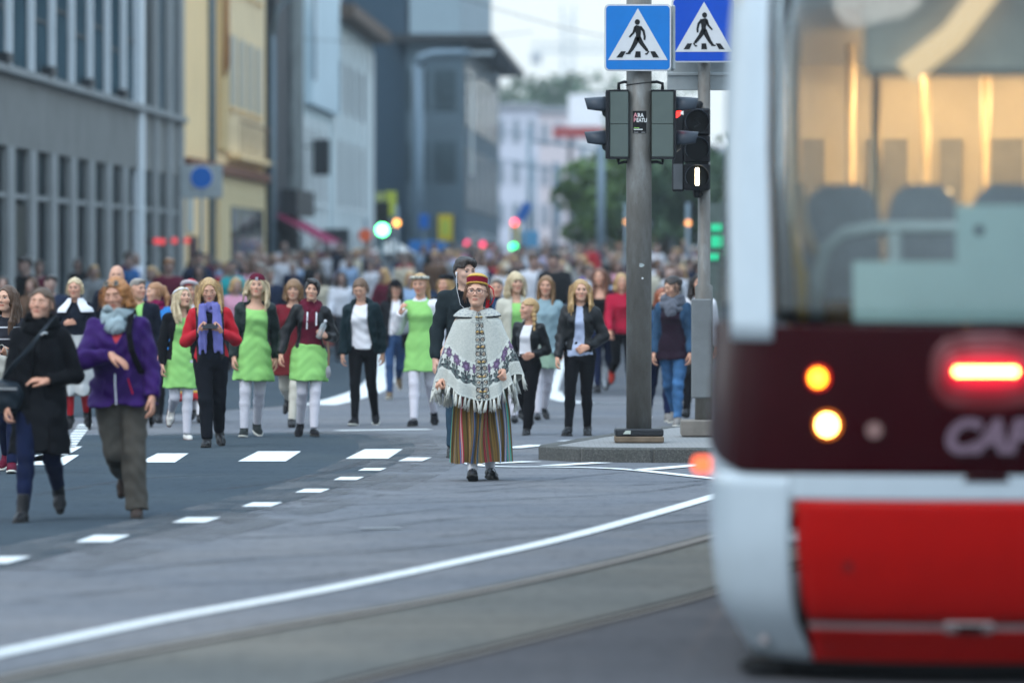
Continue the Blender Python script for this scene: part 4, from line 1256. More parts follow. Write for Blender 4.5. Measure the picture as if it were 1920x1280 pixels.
    def headfield(self, P, face=True):
        Q = self.L(P).astype(F32)
        d = self._skull(Q)
        X = np.abs(Q[:, 0]); M = Q.copy(); M[:, 0] = X
        jw = 1.12 if self.male else 1.0
        d = smin(d, cone(M, (.034 * jw ** 3, .004, -.048), (.011 * jw ** 2, -.066, -.096), .0185, .0165), .035)
        d = smin(d, ell(Q, (0, -.030, -.055), (.044 * jw, .056, .055)), .03)
        if face:
            d = smin(d, ell(M, (.040, -.066, -.020), (.022, .020, .020)), .025)                     # cheekbone
            d = smin(d, ell(M, (.026, -.084, .026), (.022, .010, .008)), .014)                      # brow
            d = smax(d, -ell(M, (.030, -.099, .005), (.019, .020, .0130)), .012)                   # eye socket
            d = smin(d, ell(M, (.030, -.0765, .003), (.0155, .0125, .0115)), .006)                  # lids over the eyeball
            d = smin(d, cone(Q, (0, -.090, .014), (0, -.109, -.025), .0065, .0088), .010)            # nose
            d = smin(d, ell(M, (.0095, -.098, -.030), (.0068, .008, .006)), .008)
            d = smin(d, ell(Q, (0, -.088, -.055), (.024, .012, .006)), .006)                        # upper lip
            d = smin(d, ell(Q, (0, -.087, -.066), (.020, .012, .006)), .006)                        # lower lip
            d = smax(d, -ell(Q, (0, -.103, -.0605), (.022, .010, .0022)), .003)
            d = smin(d, ell(Q, (0, -.077, -.092), (.018, .015, .014)), .018)                        # chin
        else:
            d = smin(d, cone(Q, (0, -.085, .012), (0, -.108, -.028), .008, .011), .01)
        ear = smax(ell(M, (.077, .014, -.006), (.011, .019, .031)), -ell(M, (.089, .008, -.004), (.009, .011, .019)), .006)
        d = smin(d, ear, .006)
        d = d * self.hs
        return smin(d, self.neck(P), .03)
    def handfield(self, P, sd):
        d0, n, w, curl, spread = self.handdef[sd]
        W = self.wrist[sd]
        hs = 1.08 if self.male else 1.0
        base = lambda a, b, c: W + (d0 * a + w * b + n * c) * hs
        f = cone(P, W - unit(W - self.elbow[sd]) * .06, W + d0 * .012, .029 * hs, .024 * hs)
        for k, b in enumerate((.026, .009, -.008, -.024)):
            f = smin(f, cone(P, base(.012, b * .55, 0), base(.082, b, .0), .0150 * hs, .0115 * hs), .012)
        for k, (b, ln) in enumerate(((.030, .068), (.010, .076), (-.010, .070), (-.028, .056))):
            cu = curl * (1.0 + .12 * k)
            p = base(.084, b, 0)
            ang = 0.0
            fan = b * spread * 8
            for seg, fr in enumerate((.45, .32, .26)):
                ang += cu * (0.75, 1.0, 0.75)[seg] * 1.15
                dr = unit(d0 * math.cos(ang) + n * math.sin(ang) + w * fan)
                q = p + dr * ln * fr * hs
                g = cone(P, p, q, (.0092 - .0008 * seg) * hs, (.0086 - .0010 * seg) * hs)
                f = smin(f, g, .004) if seg == 0 else np.minimum(f, g)
                p = q
        p0 = base(.020, .020, .006); p1 = base(.052, .046, .012); p2 = base(.078, .050 - .012 * curl, .018 + .02 * curl); p3 = base(.098, .046 - .025 * curl, .026 + .03 * curl)
        f = smin(f, cone(P, p0, p1, .0145 * hs, .0110 * hs), .010)
        f = np.minimum(f, np.minimum(cone(P, p1, p2, .0105 * hs, .0095 * hs), cone(P, p2, p3, .0094 * hs, .0080 * hs)))
        return f

def bounds(pts, pad):
    a = np.array(pts); return a.min(0) - pad, a.max(0) + pad

def scaled(fn, s):
    return lambda P: fn(P / F32(s)) * F32(s)

class Person:
    def __init__(self, fig, root, h=0.010, hh=0.006, face=True):
        self.f, self.root, self.h, self.hh, self.face = fig, root, h * (1.22 if h > .0085 else 1.08), hh * (1.18 if hh > .0058 else 1.0), face
    def part(self, name, fn, lo, hi, mat, h=None, paint=None, label=None):
        f = self.f
        v, q = mesh_sdf(fn, lo, hi, h or self.h)
        me = mesh_from(name, v * f.s, q, True)
        o = obj(name, me, mat, self.root)
        if label: o['label'] = label
        return o
    def body(self, mat, lips=(0.80, 0.42, 0.42), eyes='open', flush=1.0, browcol=(.06, .035, .02), iris=(.06, .07, .08), mouth=False, bare=False):
        f = self.f
        shrink = 0.0 if bare else -.006
        def whole(P):
            d = f.torso(P, shrink)
            for sd in (-1, 1):
                d = smin(d, f.arm(P, sd, shrink), f.armk(P, sd, .05))
                d = smin(d, f.leg(P, sd, shrink), .02)
            return smin(d, f.neck(P, -.0005), .02)
        pts = [f.ankle[-1], f.ankle[1], f.wrist[-1], f.wrist[1], f.shoulder[-1], f.shoulder[1], f.elbow[-1], f.elbow[1], f.knee[-1], f.knee[1]]
        lo, hi = bounds(pts + [np.array([.19 * f.girth, .14, 1.41 + f.dz]), np.array([-.19 * f.girth, -.14, 1.0])], .07)
        hi[2] = max(hi[2], 1.47 + f.dz)
        sh = [mesh_sdf(whole, lo, hi, self.h * 1.5)]
        hc = f.hc
        v, q = mesh_sdf(lambda P: f.headfield(P, self.face), hc - [.14, .15, .17], hc + [.14, .15, .135], self.hh)
        sh.append((v, q))
        for sd in (-1, 1):
            W = f.wrist[sd]; d0 = f.handdef[sd][0]
            C = W + d0 * .07
            sh.append(mesh_sdf(lambda P: f.handfield(P, sd), C - .15, C + .15, self.hh * .78))
        v, q = join_shells(sh)
        me = mesh_from('body', v * f.s, q, True)
        # pigment of lips, cheeks and nose
        Q = f.L(v)
        col = np.ones((len(v), 4), F32)
        def blend(mask, c):
            m = np.clip(mask, 0, 1)[:, None]
            col[:, :3] = col[:, :3] * (1 - m) + np.array(c, F32) * m
        M = Q.copy(); M[:, 0] = np.abs(M[:, 0])
        near = Q[:, 1] < -.05
        blend(near * 1.2 * np.exp(-(((M - [.040, -.07, -.028]) / [.020, .03, .020]) ** 2).sum(1)) * .55 * flush, (1.0, .70, .66))
        blend(near * np.exp(-(((Q - [0, -.11, -.027]) / [.014, .02, .012]) ** 2).sum(1)) * .45 * flush, (1.0, .70, .66))
        blend(near * (np.exp(-(((M[:, [0, 2]] - [.0, -.0605]) / [.022, .0085]) ** 4).sum(1)) > .37) * .95, lips)
        if not self.face:
            blend(near * (np.exp(-(((M[:, [0, 2]] - [.030, .004]) / [.014, .006]) ** 4).sum(1)) > .37) * .75, (.20, .14, .12))
            blend(near * (np.exp(-(((M[:, [0, 2]] - [.031, .025]) / [.017, .004]) ** 4).sum(1)) > .37) * .6, (.25, .17, .13))
        if mouth:
            blend(near * ((((M[:, [0, 2]] - [.0, -.062]) / [.013, .010]) ** 2).sum(1) < 1), (.10, .03, .03))
        hands = np.minimum(np.linalg.norm(v - f.wrist[1], axis=1), np.linalg.norm(v - f.wrist[-1], axis=1)) < .22
        blend(hands * .5, (1.0, .86, .82))
        at = me.color_attributes.new('pigment', 'FLOAT_COLOR', 'POINT')
        at.data.foreach_set('color', col.ravel())
        obj('body', me, mat, self.root)
        if self.face: self.eyes(eyes, browcol, iris)
    def hp(self, p):
        """head-local point to person space (metres)"""
        return Vector((self.f.hc + self.f.hR @ (np.array(p, float) * self.f.hs)) * self.f.s)
    def eyes(self, mode, browcol, iris):
        f = self.f
        for sd in (-1, 1):
            if mode == 'open':
                mb = MB()
                c = np.array([sd * .0300, -.0775, .0035])
                rows = []
                n, m = 12, 7
                for i in range(m + 1):
                    th = math.pi * .5 * i / m
                    for k in range(n):
                        a = 2 * math.pi * k / n
                        rows.append(self.hp(c + np.array([.0150 * math.sin(th) * math.cos(a), -.0139 * math.cos(th), .0064 * math.sin(th) * math.sin(a)])))
                for i in range(m):
                    fs = [(i * n + k, i * n + (k + 1) % n, (i + 1) * n + (k + 1) % n, (i + 1) * n + k) for k in range(n)]
                    if i == 0: mb.add(rows, fs, 1)
                    else:
                        b = len(mb.v) - len(rows); mb.f += [tuple(j + b for j in q) for q in fs]; mb.m += [1 if i < 3 else 0] * n
                mb.build('eye', [plain('eye white', (.55, .53, .52), .25, var=.02), plain('iris ' + str(iris), iris, .15, var=.02)], self.root, smooth=True)
            # lash line / closed lid
            dz = .0075 if mode == 'open' else -.004
            pts = [self.hp((sd * (.0155 + .0295 * t), -.0905 + .011 * (2 * abs(t - .45)) ** 2, dz + (.0022 if mode == 'open' else -.0018) * math.sin(math.pi * t))) for t in np.linspace(0, 1, 6)]
            MB().tube(pts, (.0021 if mode == 'open' else .0027) * f.s, 6).build('eyelash', plain('lash', (.03, .02, .018), .7), self.root, smooth=True)
            pts = [self.hp((sd * (.014 + .034 * t), -.0955 + .016 * t * t, .0235 + .0055 * math.sin(math.pi * (t * .8 + .1)) - .002 * t)) for t in np.linspace(0, 1, 6)]
            MB().tube(pts, [.0022 * f.s, .0031 * f.s, .0032 * f.s, .0028 * f.s, .0021 * f.s, .0012 * f.s], 6).build('eyebrow', plain('brow ' + str(browcol), browcol, .8), self.root, smooth=True)
    # ---- garments
    def top(self, name, mat, hem=.88, off=.012, sleeve=1.0, sleeve_off=None, flare=0.0, neck_z=1.395, open_w=None, open_lo=None, wr=.004, tight_waist=True, boxy=0.0, hood=False, collar=0.0, vneck=None, h=None, label=None):
        f = self.f
        off = off if off < .012 else .012 + (off - .012) * .62
        so = off if sleeve_off is None else sleeve_off
        hemz, nz = hem + f.dz, neck_z + f.dz
        tab = []
        for z, rx, ry, cx, cy in f.tors:
            if boxy and 0.9 < z - f.dz < 1.2:
                rx, ry = rx + (.155 * f.girth - rx) * boxy, ry + (.112 * f.girth - ry) * boxy
            tab.append((z, rx + off + flare * max(0, 1.1 - (z - f.dz)), ry + off + flare * max(0, 1.1 - (z - f.dz)) * .8, cx, cy))
        if hemz < tab[0][0]:
            z, rx, ry, cx, cy = tab[1]
            r = flare * max(0, 1.1 - hem)
            tab[0] = (z - .001, rx, ry, cx, cy)
            tab.insert(0, (hemz, .170 * f.girth + off + r, .122 * f.girth + off + r * .8, 0, .012))
        def fn(P):
            d = np.maximum(lathe(P, tab, 2.35), hemz - P[:, 2] + .006 * np.sin(14 * P[:, 0] + f.seed))
            for sd in (-1, 1):
                if sleeve > 0:
                    d = smin(d, f.arm(P, sd, so, sleeve), f.armk(P, sd, .05))
                elif sleeve == 0:
                    d = smin(d, ell(P, f.shoulder[sd] * np.array([.9, 1, 1]), (.044 + off, .05 + off, .048 + off)), .03)
            if hood:
                d = smin(d, ell(P, (0, .085, 1.37 + f.dz), (.125, .065, .075)), .04)
                d = smin(d, cone(np.stack([np.abs(P[:, 0]), P[:, 1], P[:, 2]], 1), (.085, .03, 1.39 + f.dz), (.045, -.085, 1.31 + f.dz), .028, .022), .03)
            if collar:
                d = smin(d, np.maximum(f.neck(P, .014), np.maximum(1.36 + f.dz - P[:, 2], P[:, 2] - (1.385 + collar + f.dz) + .35 * P[:, 1])), .025)
            d = d + folds(P, wr, f.seed)
            d = smax(d, -f.neck(P, .004 if not collar else -.002), .006)
            if not collar and not hood:
                d = np.maximum(d, P[:, 2] - nz - .5 * P[:, 1])
            if vneck:
                w, zl = vneck
                d = np.maximum(d, -np.maximum(np.abs(P[:, 0]) - w * np.clip((P[:, 2] - zl - f.dz) / (1.40 - zl), 0, 1.2), P[:, 1] + .0))
            if open_w is not None:
                ol = hem if open_lo is None else open_lo
                zz = P[:, 2] - f.dz
                w = open_w[0] + (open_w[1] - open_w[0]) * np.clip((zz - ol) / (1.36 - ol), 0, 1)
                cut = np.maximum(np.abs(P[:, 0] - .01 * np.sin(9 * zz + f.seed)) - w, P[:, 1] + .01)
                if open_lo is not None: cut = np.maximum(cut, ol - zz)
                d = smax(d, -cut, .008)
            return d
        pts = [f.shoulder[-1], f.shoulder[1]]
        if sleeve > 0: pts += [f.elbow[-1], f.elbow[1], f.wrist[-1], f.wrist[1]]
        w = max(.2 * f.girth + off + flare * max(0, 1.1 - hem), .2)
        lo, hi = bounds(pts + [np.array([w, .17, 1.45 + f.dz]), np.array([-w, -.17, hemz])], .07)
        return self.part(name, fn, lo, hi, mat, h, label=label)
    def bottoms(self, name, mat, off=.008, loose=0.0, flare=0.0, end=.97, waist=1.0, wr=.004, legs=(-1, 1), h=None, low=None):
        f = self.f
        def fn(P):
            d = None
            for sd in legs:
                g = f.leg(P, sd, off, loose, end, flare)
                d = g if d is None else smin(d, g, .015)
            d = smin(d, np.maximum(f.torso(P, off), P[:, 2] - waist - f.dz), .03)
            return d + folds(P, wr, f.seed + 2.0)
        pts = [f.hip[s] for s in legs] + [f.knee[s] for s in legs] + [f.ankle[s] for s in legs]
        lo, hi = bounds(pts + [np.array([.19 * f.girth, .15, waist + f.dz]), np.array([-.19 * f.girth, -.15, .8])], .10)
        return self.part(name, fn, lo, hi, mat, h)
    def skirt(self, name, mat, top=1.0, hem=.55, wide=.2, deep=.16, pleats=0, amp=.008, off=.012, wr=.004, waistfit=True, h=None, dy=0.0):
        f = self.f
        T = np.array(f.tors)
        zt, zh = top + f.dz, hem + f.dz
        rxt = float(np.interp(zt, T[:, 0], T[:, 1])) + off; ryt = float(np.interp(zt, T[:, 0], T[:, 2])) + off
        hipz = .86 + f.dz
        rxh = .168 * f.girth + off; ryh = .12 * f.girth + off
        tab = [(zh, wide, deep, 0, dy)]
        if top > .88: tab.append((hipz, max(rxh, wide * .86 if wide < .2 else rxh), ryh, 0, .016))
        tab.append((zt, rxt, ryt, 0, .004))
        def fn(P):
            a = np.arctan2(P[:, 1], P[:, 0])
            down = np.clip((zt - P[:, 2]) / (zt - zh), 0, 1)
            d = lathe(P, tab, 2.15)
            if pleats: d = d + amp * down * np.sin(pleats * a + 2 * np.sin(2 * a + f.seed) + 1.5 * P[:, 2])
            return d + folds(P, wr, f.seed + 4)
        w = max(wide, rxt, rxh) + .05; dd = max(deep, ryt, ryh) + .06
        return self.part(name, fn, (-w, -dd + min(dy, 0), zh), (w, dd + max(dy, 0), zt), mat, h)
    def tights(self, mat, name='tights', end=1.0, **kw):
        return self.bottoms(name, mat, off=.003, end=end, waist=.98, wr=.0006, **kw)
    def shoes(self, mat, sole=None, kind='shoe', tall=0.0, name='shoe'):
        f = self.f
        for sd in (-1, 1):
            A = f.ankle[sd]; fd, fu = f.foot[sd]
            def P3(a, b): return A + fd * a + fu * b
            side = np.cross(fd, fu)
            def fn(P):
                u = cone(P, P3(-.022, -.040), P3(.095, -.052), .037, .036)
                u = smin(u, cone(P, P3(.09, -.055), P3(.150, -.062), .037, .026), .02)
                if kind in ('shoe', 'boot'):
                    u = smin(u, cone(P, P3(-.004, .0 + tall), P3(.02, -.045), .043, .043), .02)
                if kind == 'pump':
                    u = np.maximum(u, -(cone(P, P3(-.005, .02), P3(.07, -.012), .042, .034)))
                u = np.maximum(u, -((P - P3(0, -.079).astype(F32)) @ fu.astype(F32)))
                if kind == 'boot' or tall:
                    u = np.maximum(u, ((P - P3(0, tall + .012).astype(F32)) @ fu.astype(F32)))
                return u + folds(P, .0015, f.seed + sd)
            lo, hi = bounds([P3(-.06, -.09), P3(.20, -.09), P3(0, tall + .05), P3(.15, 0)], .05)
            o = self.part(name, fn, lo, hi, mat, min(self.h, .009))
            if sole is not None:
                def fs(P):
                    q = cone(P, P3(-.022, -.074), P3(.09, -.074), .041, .043)
                    q = smin(q, cone(P, P3(.09, -.074), P3(.152, -.074), .043, .030), .02)
                    z = (P - P3(0, -.074).astype(F32)) @ fu.astype(F32)
                    return np.maximum(q, np.abs(z) - .010)
                v, q = mesh_sdf(fs, lo, hi, min(self.h, .007))
                obj('sole', mesh_from('sole', v * f.s, q, True), sole, o)
    # ---- hair and hats (head-local fields)
    def headpart(self, name, fnQ, lo, hi, mat, h=None):
        f = self.f
        c = np.array([[x, y, z] for x in (lo[0], hi[0]) for y in (lo[1], hi[1]) for z in (lo[2], hi[2])]) @ f.hR.T * f.hs + f.hc
        return self.part(name, lambda P: fnQ(f.L(P), P) * f.hs, c.min(0), c.max(0), mat, h or max(self.hh, .006))
    def hair(self, mat, style='tied', length=.28, front=.0, vol=.0, part_x=0.0, fringe=False, asym=0.0, messy=0.0, spread=1.0):
        f = self.f
        sd_ = f.seed
        def grooves(Q, amp=.0015, n=58):
            a = np.arctan2(Q[:, 0] - part_x, Q[:, 1] + .02)
            return amp * np.sin(n * a + 5 * np.sin(14 * Q[:, 2] + sd_) + sd_) + amp * .8 * np.sin(n * .37 * a + 9 * Q[:, 2])
        line = .074 if not fringe else .034
        def cap(Q, t):
            d = f._skull(Q, t)
            lowz = -.045 if style in ('short', 'male') else -.075
            face = ell(Q, (part_x * .3, -.112, -.045 + (line - .058)), (.068, .088, .112))
            d = smax(d, -face, .008)
            M = Q.copy(); M[:, 0] = np.abs(M[:, 0])
            d = smax(d, -ell(M, (.086, .004, -.020), (.03, .026, .034)), .008) if style in ('tied', 'short', 'male', 'bald') else d
            if style in ('tied', 'ponytail', 'braid', 'curly'):
                d = smax(d, -np.maximum(Q[:, 1] - .014 - .35 * (Q[:, 2] - .02), Q[:, 2] - .045), .01)
            if style in ('male', 'short'):
                d = smax(d, -np.maximum(Q[:, 1] + .004 - .2 * Q[:, 2], Q[:, 2] - .040), .01)
            return np.maximum(d, lowz - Q[:, 2] - .25 * np.maximum(Q[:, 1], 0))
        def fn(Q, P):
            t = .010 + vol
            d = cap(Q, t)
            M = Q.copy(); M[:, 0] = np.abs(M[:, 0])
            if style == 'tied':
                d = smin(d, ell(Q, (0, .115, .02), (.036, .030, .036)), .02)
            if style == 'curly':
                d = smin(d, ell(M, (.070, .02, -.03), (.030, .045, .055)), .03)
                d = d + .008 * np.sin(70 * Q[:, 0] + sd_) * np.sin(64 * Q[:, 1] + 1) * np.sin(60 * Q[:, 2])
            if style in ('long', 'bob', 'half'):
                e = length
                fy = -.02 - front
                rr = random.Random(int(sd_ * 100))
                for s in (-1, 1):
                    for kk in range(4):
                        ee = e * (1 + asym * s) * rr.uniform(.78, 1.05)
                        u = kk / 3.0                                   # 0: front lock, 1: behind the ear
                        ox, oy = rr.uniform(-.006, .006), rr.uniform(-.006, .006)
                        yb = fy - .03 * (e > .2) * (1 - u) + .055 * u
                        a = (s * (.060 + .010 * u), -.012 + .045 * u, .050)
                        b = (s * (.078 + .004 * u) * spread + ox, fy * .7 * (1 - u) + .010 + .040 * u, -.060)
                        c2 = (s * (.080 + .018 * u) * spread + ox, yb + oy, -.06 - (ee - .06) * .55)
                        dd = (s * (.072 + .030 * u) * spread + 1.6 * ox, yb - .012 + oy, -ee)
                        lock = smin(cone(Q, a, b, .015, .019), smin(cone(Q, b, c2, .019, .018), cone(Q, c2, dd, .018, .005), .015), .02)
                        d = smin(d, lock, .011)
                d = smin(d, smin(cone(M, (.03, .075, -.01), (.045, .085, -.10), .05, .05), cone(M, (.045, .085, -.10), (.045, .095, -max(e, .12)), .05, .03), .03), .03)
                if e > .15 and front == 0: d = smin(d, cone(M, (.05, .08, -.1), (.06, .085, -e), .045, .03), .03)
            if style == 'ponytail':
                d = smin(d, ell(Q, (0, .115, .05), (.03, .03, .03)), .02)
                d = smin(d, smin(cone(Q, (0, .12, .05), (.04, .14, -.06), .028, .034), cone(Q, (.04, .14, -.06), (.07, .12, -length), .034, .012), .03), .02)
            if style == 'braid':
                z = Q[:, 2]
                d = smin(d, cone(M, (.07, .03, .0), (.082, .03, -.10), .022, .022) + .004 * np.sin(120 * z), .02)
                d = smin(d, cone(M, (.082, .03, -.10), (.10, .02, -length), .022, .010) + .004 * np.sin(120 * z), .01)
            if style in ('short', 'male'):
                top = ell(Q, (0.008, -.015, .072), (.074 + vol, .092 + vol, .046 + vol))
                d = smin(d, smax(top, -ell(Q, (-.010, -.118, .012), (.078, .075, .078)), .01), .025)
                for q0, q1 in (((-.045, -.06, .085), (.020, -.098, .100)), ((-.02, -.07, .095), (.050, -.085, .088)), ((-.055, -.03, .085), (-.030, -.085, .098))):
                    d = smin(d, cone(Q, q0, q1, .017 + vol * .6, .008), .012)
            if style == 'undercut':
                d = smin(d, smin(cone(Q, (-.045, -.055, .100), (.030, -.090, .078), .020, .019), cone(Q, (.030, -.090, .078), (.064, -.078, .012), .019, .008), .02), .02)
            if fringe:
                d = smin(d, np.maximum(f._skull(Q, .009), np.maximum(.030 - Q[:, 2] + .25 * np.abs(Q[:, 0]), Q[:, 1] + .02)), .008)
            d = d + grooves(Q) + .0032 * np.sin(19 * Q[:, 0] + 23 * Q[:, 2] + sd_) * np.sin(27 * Q[:, 1] - 11 * Q[:, 2] + 2 * sd_)
            if messy: d = d + messy * np.sin(60 * Q[:, 0] + 3 * np.sin(40 * Q[:, 2])) * np.sin(55 * Q[:, 2] + sd_)
            # keep hair outside the chest and face
            return d
        if style == 'male' and vol > 0:
            rq = random.Random(5)
            locks = []
            for _ in range(16):
                a_ = rq.uniform(-1.9, 1.9); up_ = rq.uniform(.3, 1.0)
                b_ = np.array([.062 * math.sin(a_), .012 - .080 * math.cos(a_), .070 + .035 * up_ * rq.uniform(.3, 1)])
                locks.append((b_, b_ + [rq.uniform(-.012, .03), -.022 * math.cos(a_) + rq.uniform(-.012, .012), rq.uniform(.004, .026)]))
            fn0 = fn
            def fn(Q, P):
                d = fn0(Q, P)
                for b_, e_ in locks: d = smin(d, cone(Q, b_, e_, .015, .004), .012)
                return d
        if self.face and style in ('long', 'bob', 'half', 'curly', 'tied', 'ponytail'):
            rq = random.Random(int(sd_ * 10)); mb = MB()
            for s_ in (-1, 1):
                for _ in range(13):
                    e_ = length if style in ('long', 'bob') else .09
                    y0 = rq.uniform(-.05, .07); w_ = rq.uniform(.084, .112) * (spread if style in ('long', 'bob') else .92)
                    mb.tube([self.hp((s_ * rq.uniform(.03, .06), y0, rq.uniform(.075, .105))), self.hp((s_ * w_ * .92, y0 + rq.uniform(-.01, .01), rq.uniform(.0, .05))),
                             self.hp((s_ * w_, y0 - front * .5 + rq.uniform(-.02, .01), -.3 * e_)), self.hp((s_ * (w_ + rq.uniform(-.012, .022)), y0 - front + rq.uniform(-.02, .02), -e_ * rq.uniform(.55, .95)))],
                            [.0022 * f.s, .0026 * f.s, .0022 * f.s, .0010 * f.s], 4)
            mb.build('hair_strands', mat, self.root, smooth=True)
        L = max(length, .15) + .04 if style not in ('tied', 'short', 'male', 'curly', 'undercut') else .12
        wx = .16 if spread <= 1.2 else .22
        return self.headpart('hair', fn, (-wx, -.19 - front, -L), (wx, .20, .17), mat)
# ------------------------------------------------------------------ the people one can tell apart
SK = skin_mat('skin fair', (.58, .335, .235))
SK2 = skin_mat('skin rosy', (.56, .305, .212))
SK3 = skin_mat('skin tanned', (.52, .30, .21))
GREEN = cloth('lime green dress', (.28, .58, .175), var=.05, bump=.15)
TIGHT = cloth('white tights', (.62, .60, .66), var=.05, bump=.1)
LEATHER = plain('black leather', (.007, .008, .010), .45, var=.25, scale=14, spec=.22, bump=.25)
NAVY = cloth('navy cloth', (.007, .010, .020))
BLACK = cloth('black cloth', (.005, .005, .007))
BLACK2 = cloth('charcoal cloth', (.010, .011, .014))
WHITE = cloth('white cloth', (.72, .72, .76), var=.05)
JEANS = cloth('blue jeans', (.030, .065, .15), var=.35)
DJEANS = cloth('dark jeans', (.007, .012, .042), var=.3)
SHOE = plain('black shoe leather', (.012, .012, .014), .4, var=.2)
SHOEF = cloth('black shoe fabric', (.014, .014, .017))
SOLE = plain('white rubber', (.60, .58, .52), .7)
DSOLE = plain('dark rubber', (.03, .028, .026), .8)
MAROON = cloth('maroon cloth', (.10, .008, .024))
RED = cloth('red cloth', (.48, .012, .022))
H_BLOND = hair_mat('blond hair', (.44, .27, .11), (.55, .38, .18))
H_PALE = hair_mat('pale blond hair', (.56, .44, .27))
H_GINGER = hair_mat('ginger hair', (.42, .17, .045))
H_BROWN = hair_mat('brown hair', (.085, .040, .018))
H_DARK = hair_mat('dark hair', (.020, .012, .009))
H_BLACK = hair_mat('black hair', (.010, .008, .008))
H_LBROWN = hair_mat('light brown hair', (.22, .115, .045))
H_GREY = hair_mat('grey hair', (.26, .23, .20))
METAL = plain('silver metal', (.6, .6, .6), .3, metal=1.0)

GROUPWALK = 'people walking down the street'
def scale_at(Y): return FPX / Y
def person(px, fy, ytop, label, legs, arms=None, head=(0, 0, 0), yaw=0, male=False, girth=1.0, hand=None, seed=1.0, h=.011, hh=.007, hs=1.0, face=True, extra=.012, H=None):
    x, y = ground_at(px, fy)
    Y = y
    if H is None:
        H = (fy - ytop) / scale_at(Y)
        H = H / (1 + extra / 1.65)
    root = empty('person', (x, y, 0), R(yaw + 9 * math.sin(seed * 2.7)), label, 'person', None)
    root.rotation_euler.y = R(2.4 * math.sin(seed * 5.1))
    return Person(Fig(H, legs, arms, head, male, girth, hand, seed=seed, headscale=hs), root, h, hh, face)

def lean_with(r0, p):
    r0.rotation_euler = p.root.rotation_euler
    return r0

def world_pt(p, q):
    """a point of the figure (its own unscaled coordinates) as a point of the street"""
    v = Vector(q) * p.f.s
    return Matrix.Rotation(p.root.rotation_euler.z, 3, 'Z') @ v + Vector(p.root.location)

WL = [(17, 6, .02, -6), (-10, 50, .02, 56)]        # viewer's left foot ahead
WR = [(-10, 50, .02, 56), (17, 6, .02, -6)]
WL2 = [(13, 3, .02, -8), (-16, 12, .02, 20)]
WR2 = [(-16, 12, .02, 20), (13, 3, .02, -8)]
LIFTL = [(2, 62, -.02, 66), (6, 6, .03, 0)]        # viewer's left foot lifted behind
LIFTR = [(6, 6, .03, 0), (2, 62, -.02, 66)]

def ribbon_mesh(pts, width, thick=.004, up=(0, 0, 1), n=1):
    """a flat strap along pts, width along 'up' projected"""
    mb = MB(); P = [Vector(p) for p in pts]; U = Vector(up)
    vs = []
    for i, p in enumerate(P):
        t = (P[min(i + 1, len(P) - 1)] - P[max(i - 1, 0)]).normalized()
        w = (U - t * U.dot(t)).normalized() * width / 2
        nn = t.cross(w).normalized() * thick / 2
        vs += [p - w - nn, p + w - nn, p + w + nn, p - w + nn]
    fs = []
    for i in range(len(P) - 1):
        a = 4 * i
        for k in range(4):
            fs.append((a + k, a + (k + 1) % 4, a + 4 + (k + 1) % 4, a + 4 + k))
    fs += [(3, 2, 1, 0), tuple(4 * (len(P) - 1) + k for k in range(4))]
    return mb.add(vs, fs)

def field_obj(p, name, fn, lo, hi, mat, h=.008, parent=None):
    """one more mesh from a field given in the figure's own space"""
    v, q = mesh_sdf(fn, lo, hi, h)
    return obj(name, mesh_from(name, v * p.f.s, q, True), mat, parent if parent is not None else p.root)

def scarf_field(p, r=.088, z0=1.375, turns=4, thick=.028, drop=0.0):
    dz = p.f.dz
    def fn(P):
        d = None
        for k in range(turns):
            z = z0 + dz + k * .024
            rr = r - .004 * k
            q = np.sqrt((P[:, 0] * .92) ** 2 + ((P[:, 1] - .004) * 1.08) ** 2)
            zz = P[:, 2] - z + .25 * P[:, 1] * -1 * (-1) ** k * .5 - .018 * np.sin(np.arctan2(P[:, 1], P[:, 0]) * 2 + k * 2.1)
            t = np.sqrt((q - rr) ** 2 + zz ** 2) - thick
            d = t if d is None else smin(d, t, .012)
        if drop:
            d = smin(d, ell(P, (.0, -.115, z0 + dz - .03), (.075, .03, drop)), .03)
        a = np.arctan2(P[:, 1], P[:, 0])
        return d + .0035 * np.sin(95 * P[:, 2] + 14 * np.sin(2 * a + 1) + 3 * a) + folds(P, .004, p.f.seed)
    return fn

# --- woman in the black coat --------------------------------------------------------------------
p = person(72, 977, 527, 'woman in a long black coat and dark blue jeans with a bag across her body', [(14, 5, .03, -2), (-6, 42, .03, 48)],
           {1: ('to', (.235, .02, 1.055), (-.02, -.24, .985)), -1: ('hang', 4, .03)}, head=(-9, -9, 2), seed=1.3, h=.008, hh=.0055, girth=1.06,
           hand={1: dict(dir=(-.95, -.22, .10), palm=(0.1, .3, -.9), thumb=(0, -1, .3), curl=.32), -1: dict(curl=.6)})
p.body(SK2, eyes='closed', browcol=(.16, .09, .05))
p.hair(hair_mat('dark blond hair', (.085, .046, .022)), 'tied')
p.top('coat', cloth('black coat wool', (.0045, .005, .007), bump=.4), hem=.50, off=.026, flare=.028, open_w=(.085, .0), open_lo=.50, wr=.005, boxy=.9, label=None)
p.skirt('tunic', BLACK2, 1.0, .52, .17, .115); p.top('sweater', BLACK2, hem=.9, off=.008, sleeve=0)
p.bottoms('jeans', DJEANS, off=.006, wr=.004)
p.shoes(SHOE, DSOLE, 'boot', .11, name='boot')
field_obj(p, 'cowl', scarf_field(p, .094, 1.35, 4, .034), np.array([-.2, -.2, 1.26 + p.f.dz]), np.array([.2, .2, 1.52 + p.f.dz]), cloth('black knit', (.004, .0045, .006), bump=.6))
zz = p.f.dz
def lp(p, q): return Vector((q[0], q[1], q[2] + p.f.dz))
